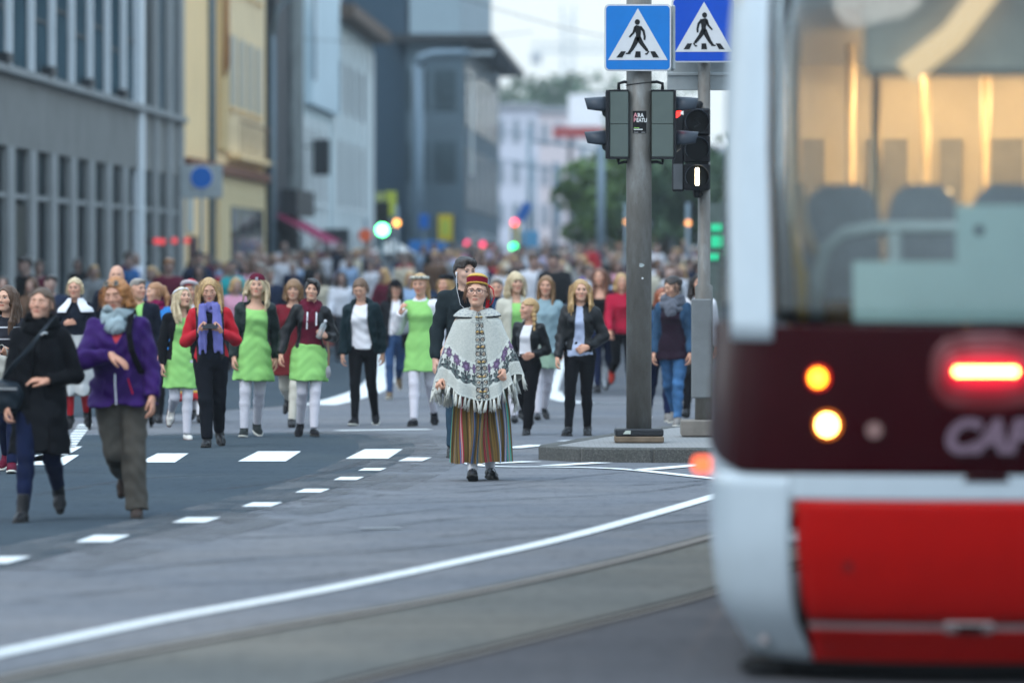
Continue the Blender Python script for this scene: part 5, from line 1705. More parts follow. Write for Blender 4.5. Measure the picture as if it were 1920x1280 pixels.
r0 = empty('shoulder_bag', p.root.location, p.root.rotation_euler.z, 'dark blue leather bag at the hip of the woman in the black coat', 'bag'); lean_with(r0, p)
bagmat = plain('blue-black leather', (.010, .017, .025), .42, var=.3, scale=10, bump=.2, spec=.25)
v, q = mesh_sdf(lambda P: smax(ell(P, (-.245, -.10, .86), (.155, .10, .145)), np.abs(P[:, 2] - .85) - .115, .04) + folds(P, .006, 2.2), (-.43, -.24, .68), (-.05, .05, 1.02), .008)
obj('bag_body', mesh_from('bag_body', v, q, True), bagmat, r0)
MB().box(-.36, -.13, -.212, -.200, .90, .915).build('zip', METAL, r0)
ribbon_mesh([(-.25, -.10, .95), (-.17, -.165, 1.06), (-.04, -.178, 1.20), (.05, -.165, 1.32), (.10, -.06, 1.40), (.085, .06, 1.40)], .030, .006, (1, 0, .6)).build('strap', bagmat, r0)
MB().tube([(.028, -.178, 1.275), (.048, -.182, 1.292), (.068, -.176, 1.288)], .007, 8).build('buckle', METAL, r0)

# --- woman in the purple jacket -----------------------------------------------------------------
p = person(236, 971, 514, 'woman with reddish blond hair in a purple rain jacket and grey scarf', LIFTL,
           {-1: ('to', (-.235, -.14, 1.10), (.0, -.25, 1.135)), 1: ('hang', 2, .10)}, head=(-12, 9, -3), seed=2.1, h=.008, hh=.0055, girth=1.08,
           hand={-1: dict(dir=(.84, -.10, -.52), palm=(-.5, .3, -.7), thumb=(.3, -.6, .5), curl=.16, spread=.6), 1: dict(curl=.35)})
p.body(SK2, eyes='closed', browcol=(.20, .10, .04))
p.hair(H_GINGER, 'bob', .105, messy=.004, vol=.005, spread=1.12)
PURPLE = cloth('purple shell fabric', (.033, .008, .100), rough=.6, var=.25, bump=.2)
p.top('jacket', PURPLE, hem=.775, off=.030, flare=.10, wr=.010, boxy=.7, hood=True, open_w=(.004, .085), open_lo=1.20)
p.top('shirt', cloth('coral shirt', (.45, .05, .06)), hem=1.1, off=.010, sleeve=0, neck_z=1.40)
p.bottoms('trousers', cloth('grey brown trousers', (.095, .085, .072), var=.15), off=.012, loose=.008, flare=.016, end=1.03, wr=.007)
p.shoes(plain('brown walking shoe', (.045, .03, .024), .7, var=.3), DSOLE, 'shoe')
field_obj(p, 'scarf', scarf_field(p, .090, 1.345, 4, .026, .06), np.array([-.2, -.2, 1.22 + p.f.dz]), np.array([.2, .2, 1.55 + p.f.dz]), cloth('grey blue scarf', (.30, .38, .41), var=.2))
f = p.f
zp = lambda z, dx=0: (dx, -1, z)
def front(p, x, z, off):      # the front surface of the torso at this height
    T = smooth_tab(p.f.tors); i = np.argmin(np.abs(T[:, 0] - z - p.f.dz)); fl = 0
    return Vector((x, -(T[i, 2]) + T[i, 4] - off, z + p.f.dz)) * p.f.s
ribbon_mesh([front(p, -.012, z, .030 + .10 * max(0, 1.1 - z) * .8 + (.012 if .9 < z < 1.12 else 0)) for z in np.linspace(1.05, .785, 12)], .011, .006, (1, 0, 0)).build('zip', plain('white zip', (.70, .72, .78), .5), p.root)
for sx, tilt in ((.075, .035), (-.085, -.02)):
    ribbon_mesh([front(p, sx + tilt * t, .965 - .11 * t, .050 + .03 * t) for t in np.linspace(0, 1, 6)], .008, .006, (1, 0, 0)).build('pocket_zip', RED if sx > 0 else PURPLE, p.root)
# sunglasses pushed up into the hair
r0 = empty('sunglasses', p.root.location, p.root.rotation_euler.z, 'sunglasses pushed up on the reddish blond hair of the woman in purple', 'sunglasses'); lean_with(r0, p)
for sd in (-1, 1):
    pts = [p.hp((sd * (.032 + .024 * math.cos(a)), -.074 + .012 * math.sin(a), .092 + .016 * math.sin(a))) for a in np.linspace(0, 2 * math.pi, 14)]
    MB().tube(pts, .0028, 6).build('rim', plain('shiny frame', (.25, .22, .18), .2), r0, smooth=True)
    MB().add([p.hp((sd * (.032 + .023 * math.cos(a)), -.073 + .012 * math.sin(a), .092 + .015 * math.sin(a))) for a in np.linspace(0, 2 * math.pi, 13)[:-1]], [tuple(range(12))]).build('lens', plain('dark lens', (.10, .07, .05), .12, spec=.8), r0)
MB().tube([p.hp((-.010, -.072, .094)), p.hp((0, -.075, .098)), p.hp((.010, -.072, .094))], .0026, 6).build('bridge', plain('shiny frame', (.25, .22, .18), .2), r0)
# backpack
r0 = empty('backpack', p.root.location, p.root.rotation_euler.z, 'black backpack worn by the woman in the purple jacket, straps dangling', 'backpack'); lean_with(r0, p)
v, q = mesh_sdf(lambda P: smax(ell(P, (0, .24, 1.13), (.19, .13, .30)), np.abs(P[:, 0]) - .15, .05), (-.25, .05, .8), (.25, .4, 1.46), .012)
obj('pack', mesh_from('pack', v, q, True), BLACK2, r0)
for sd in (-1, 1):
    if sd > 0: pts = [(sd * .10, .14, 1.36), (sd * .105, .05, 1.432), (sd * .105, -.09, 1.395), (sd * .10, -.165, 1.28), (sd * .115, -.17, 1.16), (sd * .16, -.12, 1.02), (sd * .20, .02, .95)]
    if sd > 0: ribbon_mesh(pts, .040, .012, (1, 0, .2)).build('strap', BLACK, r0)
    x = .17 if sd > 0 else -.225
    ribbon_mesh([(x, .12, .92), (x + .012 * sd, .10, .76), (x + .02 * sd, .09, .62)], .020, .005, (1, 0, 0)).build('webbing', BLACK, r0)

# --- woman with long brown hair at the very left ------------------------------------------------
p = person(14, 886, 526, 'young woman with long brown hair in a dark striped sweater and maroon sneakers', WR2, {1: ('to', (.22, .03, 1.07), (.02, -.22, 1.06)), -1: ('to', (-.22, .03, 1.07), (-.08, -.24, 1.08))},
           head=(-22, -2, 0), seed=3.7, h=.009, hh=.006, hand={1: dict(curl=.7, palm=(0, .4, .8))})
p.body(SK, mouth=False, browcol=(.04, .025, .015))
p.hair(H_BROWN, 'long', .34, front=.02)
t = NT('striped sweater')
w = t.node('ShaderNodeTexWave'); w.bands_direction = 'Z'; w.inputs['Scale'].default_value = 3.2; w.inputs['Distortion'].default_value = .3
t.l.new(t.coord(), w.inputs['Vector'])
t.set(color=t.ramp(w.outputs['Fac'], [(.0, (.014, .015, .022)), (.95, (.008, .009, .014)), (.96, (.45, .45, .48)), (1, (.45, .45, .48))], 'CONSTANT'), rough=.9, spec=.2)
p.top('sweater', t.m, hem=.90, off=.018, flare=.03)
p.bottoms('jeans', DJEANS, off=.006)
p.shoes(MAROON, SOLE, 'shoe')
r0 = empty('tote_bag', p.root.location, 0, 'pale cloth bag carried by the young woman with long brown hair', 'bag'); lean_with(r0, p)
v, q = mesh_sdf(lambda P: smax(ell(P, (-.02, -.27, .84), (.14, .06, .19)), np.abs(P[:, 2] - .84) - .16, .03) + folds(P, .008, 1), (-.2, -.4, .6), (.2, -.1, 1.05), .012)
obj('bag_body', mesh_from('bag_body', v, q, True), cloth('pale canvas', (.38, .36, .32)), r0)
ribbon_mesh([(-.08, -.27, .98), (-.05, -.27, 1.06), (.0, -.27, 1.085), (.04, -.27, 1.05), (.05, -.27, .98)], .025, .006, (0, 1, 0)).build('handle', cloth('pale canvas', (.38, .36, .32)), r0)

# --- girl with a white collar and red socks -----------------------------------------------------
p = person(146, 804, 528, 'girl with a white sailor collar, long pale skirt and red socks', [(8, 10, .03, 35), (2, 26, .03, 36)], {-1: ('to', (-.24, .03, 1.10), (-.02, -.20, 1.17)), 1: ('hang', 0, .04)},
           head=(-4, 4, 0), seed=4.4, hand={-1: dict(dir=(.9, -.1, .2), palm=(0, 1, 0), thumb=(0, 0, 1), curl=.3)})
p.body(SK2); p.hair(H_PALE, 'curly', messy=.002)
p.top('blouse', NAVY, hem=1.0, off=.020, wr=.005)
p.bottoms('socks', cloth('red socks', (.34, .012, .02)), off=.004, waist=.80, wr=.001)
p.skirt('skirt', cloth('pale grey skirt', (.42, .43, .43)), 1.04, .33, .24, .21, pleats=9, amp=.018)
p.shoes(SHOE, DSOLE)
def collar(P):
    d = np.abs(lathe(P, [(1.24 + p.f.dz, .185, .135, 0, -.01), (1.30 + p.f.dz, .168, .118, 0, 0), (1.36 + p.f.dz, .105, .085, 0, .01), (1.41 + p.f.dz, .062, .062, 0, .012)], 2.2, .020)) - .008
    d = np.maximum(d, -np.maximum(np.abs(P[:, 0]) - .035 - .05 * np.clip((1.36 + p.f.dz - P[:, 2]) / .1, 0, 1), P[:, 1]))
    return np.maximum(d, 1.255 + p.f.dz - P[:, 2])
field_obj(p, 'collar', collar, np.array([-.24, -.2, 1.22 + p.f.dz]), np.array([.24, .2, 1.43 + p.f.dz]), WHITE, .007)

# --- people half hidden behind the two women at the left ----------------------------------------
p = person(208, 778, 489, 'tall bald man in a dark jacket behind the woman in purple', WL, head=(-10, 0, 0), male=True, seed=5.2, h=.014, hh=.008, extra=0)
p.body(SK2, browcol=(.2, .13, .09)); p.top('jacket', NAVY, hem=.82, off=.024, boxy=.8, collar=.03); p.bottoms('trousers', BLACK2, off=.012, loose=.015); p.shoes(SHOE)
p = person(262, 800, 515, 'grey haired man in a dark jacket with a lime green shirt, in profile', WL2, head=(52, 0, 0), male=True, seed=6.1, h=.013, hh=.008)
p.body(SK2, browcol=(.2, .17, .15)); p.hair(H_GREY, 'male', vol=-.004); p.top('shirt', GREEN, hem=.85, off=.010); p.top('jacket', NAVY, hem=.84, off=.024, open_w=(.10, .06), boxy=.7); p.bottoms('trousers', BLACK2, off=.012, loose=.012); p.shoes(SHOE)
p = person(292, 792, 520, 'woman with reddish hair in a bright blue jacket turning her head left', WR, head=(-55, 0, 0), seed=6.8, h=.013, hh=.008)
p.body(SK); p.hair(hair_mat('light ginger hair', (.36, .17, .07)), 'ponytail', .22); p.top('jacket', cloth('bright blue shell', (.03, .20, .55), rough=.6), hem=.80, off=.026, flare=.05)
field_obj(p, 'scarf', scarf_field(p, .080, 1.37, 3, .024), np.array([-.2, -.2, 1.25 + p.f.dz]), np.array([.2, .2, 1.52 + p.f.dz]), cloth('plum scarf', (.22, .012, .07)))
p.bottoms('trousers', BLACK, off=.008); p.shoes(SHOE)

# --- girl with the open mouth --------------------------------------------------------------------
p = person(336, 824, 534, 'blond girl with her mouth wide open in a lime green dress and black cardigan', LIFTL, {-1: ('hang', -4, .06), 1: ('hang', -8, .02)}, head=(26, -12, 0), seed=7.5, h=.010)
p.body(SK, mouth=True); p.hair(H_PALE, 'long', .36, front=.01)
field_obj(p, 'flower_band', lambda P: np.abs(p.f._skull(p.f.L(P), .014)) - .006 + np.maximum(0, np.abs(p.f.L(P)[:, 2] - .078 + .25 * p.f.L(P)[:, 1]) - .010) * 1.2 + .003 * np.sin(90 * P[:, 0]), p.f.hc - .16, p.f.hc + .17, WHITE, .008)
p.top('dress', GREEN, hem=.56, off=.010, sleeve=0, neck_z=1.345, flare=.03)
p.top('cardigan', BLACK, hem=.86, off=.020, open_w=(.10, .055)); p.tights(TIGHT)
p.shoes(cloth('white canvas', (.6, .58, .55)), plain('brown sole', (.10, .035, .022), .8), 'pump')

# --- woman with the red bonnet -------------------------------------------------------------------
p = person(368, 792, 519, 'woman in a red bonnet with a white brim and a red hemmed skirt', WR2, head=(-8, 0, 0), seed=8.3, h=.012, hh=.008)
p.body(SK2); p.hair(H_GREY, 'bob', .10)
p.top('blouse', WHITE, hem=.95, off=.018)
t = NT('folk skirt')
so = t.node('ShaderNodeSeparateXYZ'); t.l.new(t.coord(), so.inputs[0])
t.set(color=t.ramp(so.outputs['Z'], [(0, (.40, .012, .02)), (.335, (.40, .012, .02)), (.336, (.55, .40, .05)), (.36, (.06, .10, .2)), (.385, (.5, .45, .1)), (.41, (.5, .46, .42)), (1, (.5, .46, .42))], 'CONSTANT'), rough=.9)
p.skirt('skirt', t.m, 1.02, .29, .28, .24, pleats=11, amp=.016); p.tights(WHITE); p.shoes(SHOE)
p.headpart('bonnet', lambda Q, P: np.maximum(p.f._skull(Q, .026), .055 - Q[:, 2] - .55 * np.maximum(Q[:, 1], -.02)), (-.14, -.14, -.05), (.14, .16, .17), RED)
p.headpart('brim', lambda Q, P: np.sqrt((np.sqrt((Q[:, 0] / .094) ** 2 + ((Q[:, 1] - .0) / .108) ** 2) * .1 - .1) ** 2 + (Q[:, 2] - .066 + .45 * (Q[:, 1] + .02)) ** 2) - .022, (-.15, -.17, -.06), (.15, .17, .17), cloth('white fleece', (.66, .60, .62), bump=.8))

# --- woman with the red jacket looking at a phone ------------------------------------------------
p = person(401, 838, 513, 'long haired blond woman in a red jacket looking down at her phone', [(13, 4, .0, -6), (-9, 24, -.02, 30)],
           {-1: ('to', (-.225, .02, 1.09), (-.035, -.24, 1.17)), 1: ('to', (.225, .02, 1.09), (.045, -.24, 1.16))}, head=(3, 15, 0), seed=9.4, h=.009, hh=.006,
           hand={-1: dict(dir=(.62, -.40, .42), palm=(.3, .2, .9), thumb=(-.1, -.2, 1), curl=.75), 1: dict(dir=(-.62, -.40, .40), palm=(-.3, .2, .9), thumb=(.1, -.2, 1), curl=.75)})
p.body(SK2, eyes='closed', browcol=(.20, .12, .06)); p.hair(H_BLOND, 'long', .36, front=.06, spread=1.3)
REDBLK = NT('red and black jacket')
so = REDBLK.node('ShaderNodeSeparateXYZ'); REDBLK.l.new(REDBLK.coord(), so.inputs[0])
REDBLK.set(color=REDBLK.mix(REDBLK.math('GREATER_THAN', REDBLK.math('ABSOLUTE', so.outputs['X']), .135), (.012, .012, .015), (.42, .008, .020)), rough=.85, spec=.25)
p.top('jacket', REDBLK.m, hem=.80, off=.024, open_w=(.10, .06), wr=.006); p.top('shirt', NAVY, hem=.86, off=.010, sleeve=0)
p.bottoms('trousers', cloth('black trousers', (.005, .006, .010)), off=.010, loose=.006); p.shoes(SHOE, DSOLE)
LIL = cloth('lilac scarf', (.15, .15, .40), var=.15)
def scarf2(P):
    d = scarf_field(p, .080, 1.345, 3, .024)(P)
    M = P.copy(); M[:, 0] = np.abs(P[:, 0])
    dz = p.f.dz
    for k, (x, ln) in enumerate(((.045, .94), (.075, .97), (.10, .93))):
        d = smin(d, cone(M, (x * .6 + .02, -.105, 1.38 + dz), (x, -.165, 1.15 + dz), .022, .020), .02)
        d = smin(d, cone(M, (x, -.165, 1.15 + dz), (x * 1.05, -.150, ln + dz), .021, .014), .02)
    return d + .003 * np.sin(150 * P[:, 0]) + folds(P, .003, 1)
field_obj(p, 'scarf', scarf2, np.array([-.2, -.24, .88 + p.f.dz]), np.array([.2, .2, 1.53 + p.f.dz]), LIL, .008)
c = Vector(((p.f.wrist[-1] + p.f.wrist[1]) / 2 + np.array([0, -.075, .062]))) * p.f.s
r0 = empty('mobile_phone', p.root.location, p.root.rotation_euler.z, 'black phone held in both hands by the woman in the red jacket', 'phone'); lean_with(r0, p)
MB().bbox(-.072, .072, -.004, .004, -.038, .038, .004).build('phone_case', plain('phone black', (.01, .01, .012), .25), r0, loc=c, rot=(R(-50), 0, 0))
MB().box(-.062, .062, .0045, .006, -.033, .033).build('screen', plain('phone glass', (.05, .06, .08), .1), r0, loc=c, rot=(R(-50), 0, 0))

# --- girl with the maroon beanie -----------------------------------------------------------------
p = person(470, 819, 507, 'girl in a maroon beanie and lime green dress under a dark leather jacket', [(9, 4, .03, -4), (-9, 16, .03, 14)], {-1: ('hang', -6, .04), 1: ('hang', -2, .10)}, head=(-6, -6, 0), seed=10.2, h=.010, extra=.03)
p.body(SK); p.hair(H_PALE, 'long', .22, front=.0, asym=.5, spread=1.3)
p.headpart('beanie', lambda Q, P: np.maximum(smin(p.f._skull(Q, .018), ell(Q, (0, .02, .075), (.078, .09, .065)), .02), .038 - Q[:, 2] - .35 * np.maximum(Q[:, 1], -.1)) + .0016 * np.sin(np.arctan2(Q[:, 0], Q[:, 1]) * 50), (-.14, -.14, -.05), (.14, .16, .19), MAROON)
MB().bbox(-.014, .014, -.004, .004, -.018, .018, .003).build('badge', plain('badge', (.35, .36, .40), .4), p.root, loc=p.hp((.0, -.108, .068)))
p.top('dress', GREEN, hem=.58, off=.012, sleeve=0, neck_z=1.33, flare=.07, wr=.006)
p.top('jacket', plain('dark green leather', (.008, .017, .016), .5, var=.3, scale=12, spec=.2, bump=.2), hem=.86, off=.026, open_w=(.125, .10), wr=.007); p.tights(TIGHT)
p.shoes(cloth('charcoal canvas', (.03, .035, .035)), SOLE)
p.bottoms('sock', BLACK, off=.008, waist=.2, legs=(-1,), end=1.0, wr=.001) if False else None

# --- woman in maroon behind, girl with short dark hair -------------------------------------------
p = person(540, 800, 513, 'woman with light hair in a maroon sweater and dress behind the dark haired girl', WR, head=(4, 2, 0), seed=11.4, h=.012, hh=.008)
p.body(SK3); p.hair(H_LBROWN, 'bob', .13, fringe=True); p.top('sweater', cloth('wine sweater', (.14, .010, .018)), hem=.86, off=.020, neck_z=1.36); p.skirt('skirt', cloth('wine skirt', (.11, .012, .014)), 1.0, .60, .20, .16); p.tights(cloth('cream tights', (.50, .47, .40))); p.shoes(SHOE)
p = person(574, 820, 522, 'girl with short black hair in a leather jacket over a maroon hoodie and lime skirt', [(2, 30, -.01, 40), (9, 4, .02, 0)], {-1: ('to', (-.26, .03, 1.07), (-.30, -.06, .85)), 1: ('to', (.23, .05, 1.09), (.145, -.20, 1.05))}, head=(-6, 2, 3), seed=12.6, h=.009, hh=.006,
           hand={1: dict(dir=(-.6, -.5, .3), palm=(-.5, .2, 0), thumb=(0, -.2, 1), curl=.85)})
p.body(SK, flush=.3, browcol=(.02, .012, .01)); p.hair(H_BLACK, 'undercut')
p.top('hoodie', MAROON, hem=.92, off=.014, sleeve=0, hood=True); p.top('jacket', LEATHER, hem=.93, off=.026, open_w=(.12, .05), wr=.007)
p.skirt('skirt', GREEN, .96, .58, .205, .17, off=.020, wr=.006); p.tights(TIGHT); p.shoes(SHOEF, DSOLE, 'pump')
for sx in (-.045, .05):
    ribbon_mesh([front(p, sx, z, .028) for z in (1.34, 1.25, 1.12 if sx < 0 else 1.16)], .014, .006, (1, 0, 0)).build('drawstring', WHITE, p.root)
c = Vector(p.f.wrist[1] + p.f.handdef[1][0] * .07 + np.array([.0, -.02, .05])) * p.f.s
r0 = empty('water_bottle', Vector(p.root.location), p.root.rotation_euler.z, 'clear plastic bottle held by the girl with short black hair', 'bottle'); lean_with(r0, p)
BOT = NT('clear plastic'); BOT.set(color=(.7, .78, .82), rough=.12, trans=.7, ior=1.2)
MB().tube([(0, 0, -.10), (0, 0, -.09), (0, 0, .045), (0, 0, .075), (0, 0, .085)], [.026, .031, .031, .014, .013], 14).build('bottle_body', BOT.m, r0, loc=c, rot=(R(15), R(20), 0), smooth=True)
MB().tube([(0, 0, .086), (0, 0, .102)], .015, 12).build('cap', WHITE, r0, loc=c, rot=(R(15), R(20), 0))
r0 = empty('cloth_pouch', Vector(p.root.location), p.root.rotation_euler.z, 'patterned cloth pouch dangling at the hip of the girl with short black hair', 'pouch'); lean_with(r0, p)
v, q = mesh_sdf(lambda P: ell(P, (.19, -.12, .68), (.03, .015, .07)) + folds(P, .006, 3), (.12, -.18, .55), (.26, -.06, .80), .006)
obj('pouch_body', mesh_from('pouch_body', v, q, True), cloth('grey patterned pouch', (.30, .30, .32), var=.5), r0)
ribbon_mesh([(.17, -.15, .98), (.19, -.14, .85), (.19, -.12, .74)], .02, .004, (1, 0, 0)).build('cord', cloth('tan cord', (.25, .16, .10)), r0)

# --- girl in the white shirt and dark green jacket -----------------------------------------------
p = person(686, 797, 516, 'girl in a white shirt, dark green jacket and black leggings looking down', [(12, 4, .06, -6), (-9, 14, .0, 16)], {-1: ('hang', -6, .08), 1: ('hang', -4, .05)}, head=(-4, 22, 0), seed=13.3, h=.010)
p.body(SK3, eyes='closed'); p.hair(hair_mat('mid brown hair', (.13, .07, .035)), 'tied', messy=.002)
p.top('shirt', WHITE, hem=.86, off=.014, sleeve=0, neck_z=1.37, wr=.006); p.top('jacket', cloth('petrol jacket', (.004, .015, .020), rough=.6), hem=.82, off=.030, open_w=(.12, .075), wr=.007, boxy=.8, hood=True)
p.bottoms('leggings', BLACK, off=.003, wr=.001); p.shoes(SHOEF, SOLE)

# --- woman with a black cap further back ----------------------------------------------------------
p = person(739, 748, 516, 'woman in a black cap, dark jacket and blue jeans further back', WL, {-1: ('hang', 0, .04), 1: ('to', (.22, .03, 1.07), (.02, -.22, 1.03))}, head=(6, 4, 0), seed=14.1, h=.012, hh=.008, extra=.02)
p.body(SK3); p.hair(H_DARK, 'long', .18)
p.headpart('cap', lambda Q, P: np.minimum(np.maximum(p.f._skull(Q, .018), .045 - Q[:, 2]), np.maximum(ell(Q, (0, -.115, .052), (.075, .075, .010)), -1)), (-.14, -.21, 0), (.14, .15, .15), BLACK)
p.top('shirt', WHITE, hem=.9, off=.012, sleeve=0); p.top('jacket', BLACK2, hem=.74, off=.024, open_w=(.09, .05), flare=.05); p.bottoms('jeans', JEANS, off=.006); p.shoes(cloth('tan shoe', (.16, .12, .08)), SOLE)
r0 = empty('grey_handbag', p.root.location, 0, 'grey handbag carried by the woman in the black cap', 'bag'); lean_with(r0, p)
v, q = mesh_sdf(lambda P: smax(ell(P, (.10, -.24, .95), (.13, .05, .12)), np.abs(P[:, 2] - .95) - .1, .03), (-.1, -.35, .75), (.3, -.1, 1.1), .012)
obj('bag_body', mesh_from('bag_body', v, q, True), cloth('grey felt', (.22, .24, .26)), r0)
ribbon_mesh([(.03, -.24, 1.04), (.06, -.20, 1.12), (.12, -.19, 1.13), (.16, -.24, 1.04)], .02, .005, (0, 1, 0)).build('handle', BLACK2, r0)

# --- woman in the green dress with white sleeves and a flower crown --------------------------------
p = person(793, 798, 506, 'tall woman in a lime green dress with white sleeves and a flower crown', [(11, 3, .02, -4), (-9, 22, .02, 28)], {-1: ('to', (-.26, .06, 1.06), (-.20, -.10, 1.24)), 1: ('hang', -10, .05)}, head=(-6, 8, 0), seed=15.5, h=.010)
p.body(SK2); p.hair(H_BLOND, 'ponytail', .2)
def crown(P):
    Q = p.f.L(P)
    a = np.arctan2(Q[:, 0], Q[:, 1])
    rr = np.sqrt((Q[:, 0] / .088) ** 2 + ((Q[:, 1] - .01) / .108) ** 2) - 1
    return np.sqrt((rr * .095) ** 2 + (Q[:, 2] - .068 + .2 * Q[:, 1]) ** 2) - .017 + .006 * np.sin(22 * a) * np.sin(70 * Q[:, 2] + 11 * a)
t = NT('crown flowers'); t.set(color=t.ramp(t.noise(t.coord(), 60, 2), [(.35, (.03, .06, .02)), (.5, (.60, .58, .55)), (.65, (.45, .42, .25))]), rough=.8)
field_obj(p, 'flower_crown', crown, p.f.hc - .16, p.f.hc + .17, t.m, .007)
p.top('blouse', WHITE, hem=1.0, off=.010, sleeve_off=.022, wr=.006); p.top('dress', GREEN, hem=.60, off=.016, sleeve=0, neck_z=1.375, flare=.035); p.tights(TIGHT); p.shoes(SHOEF, DSOLE, 'pump')
# woman in a black beret
p = person(828, 762, 508, 'woman in a black beret peering past the man with earphones', WR2, head=(-30, 0, 0), seed=16.2, h=.014, hh=.008, extra=.02)
p.body(SK2); p.hair(H_BLOND, 'bob', .13); p.headpart('beret', lambda Q, P: ell(Q, (.0, .02, .088), (.105, .115, .045)), (-.16, -.14, 0), (.16, .18, .17), BLACK)
p.top('coat', BLACK2, hem=.6, off=.026, flare=.05, collar=.03); p.bottoms('trousers', BLACK, off=.008); p.shoes(SHOE)

# --- man with earphones ----------------------------------------------------------------------------
p = person(862, 857, 475, 'tall dark haired man in a dark jacket listening with white earphones', [(6, 6, .03, 4), (-8, 20, .03, 20)], {-1: ('hang', 4, .07), 1: ('hang', 0, .05)}, head=(20, 2, -3), yaw=6, male=True, seed=17.4, h=.009, hh=.0055, girth=.88, extra=.035)
p.body(skin_mat('skin pale', (.56, .345, .26)), lips=(.85, .6, .58), flush=.3, browcol=(.02, .012, .01)); p.hair(H_DARK, 'male', vol=.008, messy=.002)
JK = cloth('dark utility jacket', (.016, .024, .028), var=.2, rough=.8)
p.top('shirt', BLACK, hem=.9, off=.010, sleeve=0, neck_z=1.40); p.top('jacket', JK, hem=.80, off=.024, open_w=(.006, .055), open_lo=1.1, wr=.006, boxy=.4, collar=.055)
for sd in (-1, 1):
    MB().bbox(-.055, .055, -.004, .004, -.022, .022, .006).build('pocket_flap', JK, p.root, loc=front(p, sd * .085, 1.235, .034))
p.bottoms('jeans', cloth('petrol jeans', (.022, .045, .070), var=.3), off=.010, loose=.008); p.shoes(SHOE, DSOLE)
r0 = empty('earphones', p.root.location, p.root.rotation_euler.z, 'white earphones with thin cables worn by the tall dark haired man', 'earphones'); lean_with(r0, p)
WP = plain('white plastic', (.75, .76, .78), .35)
for sd in (-1, 1):
    a = p.hp((sd * .083, -.006, -.010))
    MB().tube([a + Vector((0, 0, .010)), a + Vector((sd * .006, -.004, 0)), a + Vector((sd * .004, -.01, -.028))], [.008, .009, .004], 8).build('earbud', WP, r0, smooth=True)
    e = [a + Vector((sd * .004, -.01, -.028)), a + Vector((sd * .006, -.03, -.08)), a + Vector((sd * .0, -.065, -.16)), front(p, sd * .045, 1.26, .030), front(p, .015, 1.205, .032), front(p, .01, 1.12, .030)]
    MB().tube(e, .0020, 6).build('cable', WP, r0, smooth=True)

# --- people right behind the woman in the poncho ---------------------------------------------------
p = person(937, 778, 512, 'older balding man in a blue jacket half hidden behind the woman in the poncho', WL, head=(10, 0, 0), male=True, seed=18.0, h=.014, hh=.008)
p.body(SK2, browcol=(.2, .17, .15)); p.hair(H_GREY, 'male', vol=-.006); p.top('jacket', cloth('blue jacket', (.02, .045, .10)), hem=.82, off=.024, boxy=.8, collar=.02); p.bottoms('trousers', BLACK2, off=.012); p.shoes(SHOE)
p = person(972, 792, 502, 'woman with pale blond hair and a fringe in a cream cardigan', WL2, {1: ('hang', 0, .04), -1: ('hang', 0, .03)}, head=(10, 2, 0), seed=19.2, h=.011)
p.body(SK); p.hair(H_PALE, 'long', .20, fringe=True, spread=1.12); p.top('dress_top', GREEN, hem=.9, off=.010, sleeve=0, neck_z=1.34); p.top('cardigan', cloth('cream knit', (.52, .50, .42), bump=.6), hem=.80, off=.024, open_w=(.08, .04), boxy=.6); p.skirt('skirt', GREEN, 1.0, .62, .19, .15); p.tights(TIGHT); p.shoes(SHOE, None, 'pump')
# small girl with plaits
p = person(984, 815, 556, 'small girl with blond plaits in a black leather jacket and black trousers', [(-8, 30, .02, 34), (10, 4, .02, 0)], {-1: ('hang', -4, .03), 1: ('to', (.22, .06, 1.04), (.11, -.16, .98))}, head=(-48, 2, 0), yaw=-12, seed=20.1, h=.009, hh=.0055, hs=1.10, girth=.98)
p.body(SK2); p.hair(H_BLOND, 'braid', .30)
p.top('shirt', WHITE, hem=.96, off=.010, sleeve=0, neck_z=1.36); p.top('jacket', LEATHER, hem=.92, off=.024, open_w=(.085, .05), wr=.006, hood=False, collar=.0)
p.bottoms('trousers', BLACK, off=.010, loose=.006); p.shoes(SHOE, DSOLE)
# girl with long brown hair in a pale blue jacket
p = person(1016, 787, 511, 'girl with very long brown hair in a pale blue jacket and white tights', [(10, 3, .02, -4), (-8, 22, .02, 30)], head=(-14, 4, 0), seed=21.4, h=.010)
p.body(SK2); p.hair(H_LBROWN, 'long', .40, front=.0); p.top('jacket', cloth('pale blue denim', (.24, .34, .38), var=.15), hem=.78, off=.026, flare=.06, boxy=.6, wr=.006); p.skirt('dress', cloth('grey green dress', (.28, .40, .30)), 1.0, .60, .19, .16); p.tights(TIGHT); p.shoes(SHOE, None, 'pump')
# blond girl in a black leather jacket
p = person(1084, 817, 520, 'blond girl in a black leather jacket over a pale blue shirt and black trousers', [(9, 3, .05, -2), (-5, 10, .02, 8)], {-1: ('hang', 2, .07), 1: ('to', (.23, .05, 1.08), (.075, -.14, .92))}, head=(14, 0, 0), seed=22.7, h=.009, hh=.006,
           hand={1: dict(dir=(-.8, -.3, -.35), palm=(0, 1, 0), thumb=(0, 0, 1), curl=.5)})
p.body(SK, browcol=(.15, .09, .05)); p.hair(H_BLOND, 'long', .27, front=.035, spread=1.25)
p.top('shirt', cloth('pale blue shirt', (.40, .46, .62)), hem=.84, off=.014, sleeve=0, neck_z=1.39, wr=.006); p.top('jacket', LEATHER, hem=.90, off=.026, open_w=(.065, .03), wr=.008)
p.bottoms('trousers', BLACK, off=.005, wr=.002); p.shoes(SHOE, DSOLE)

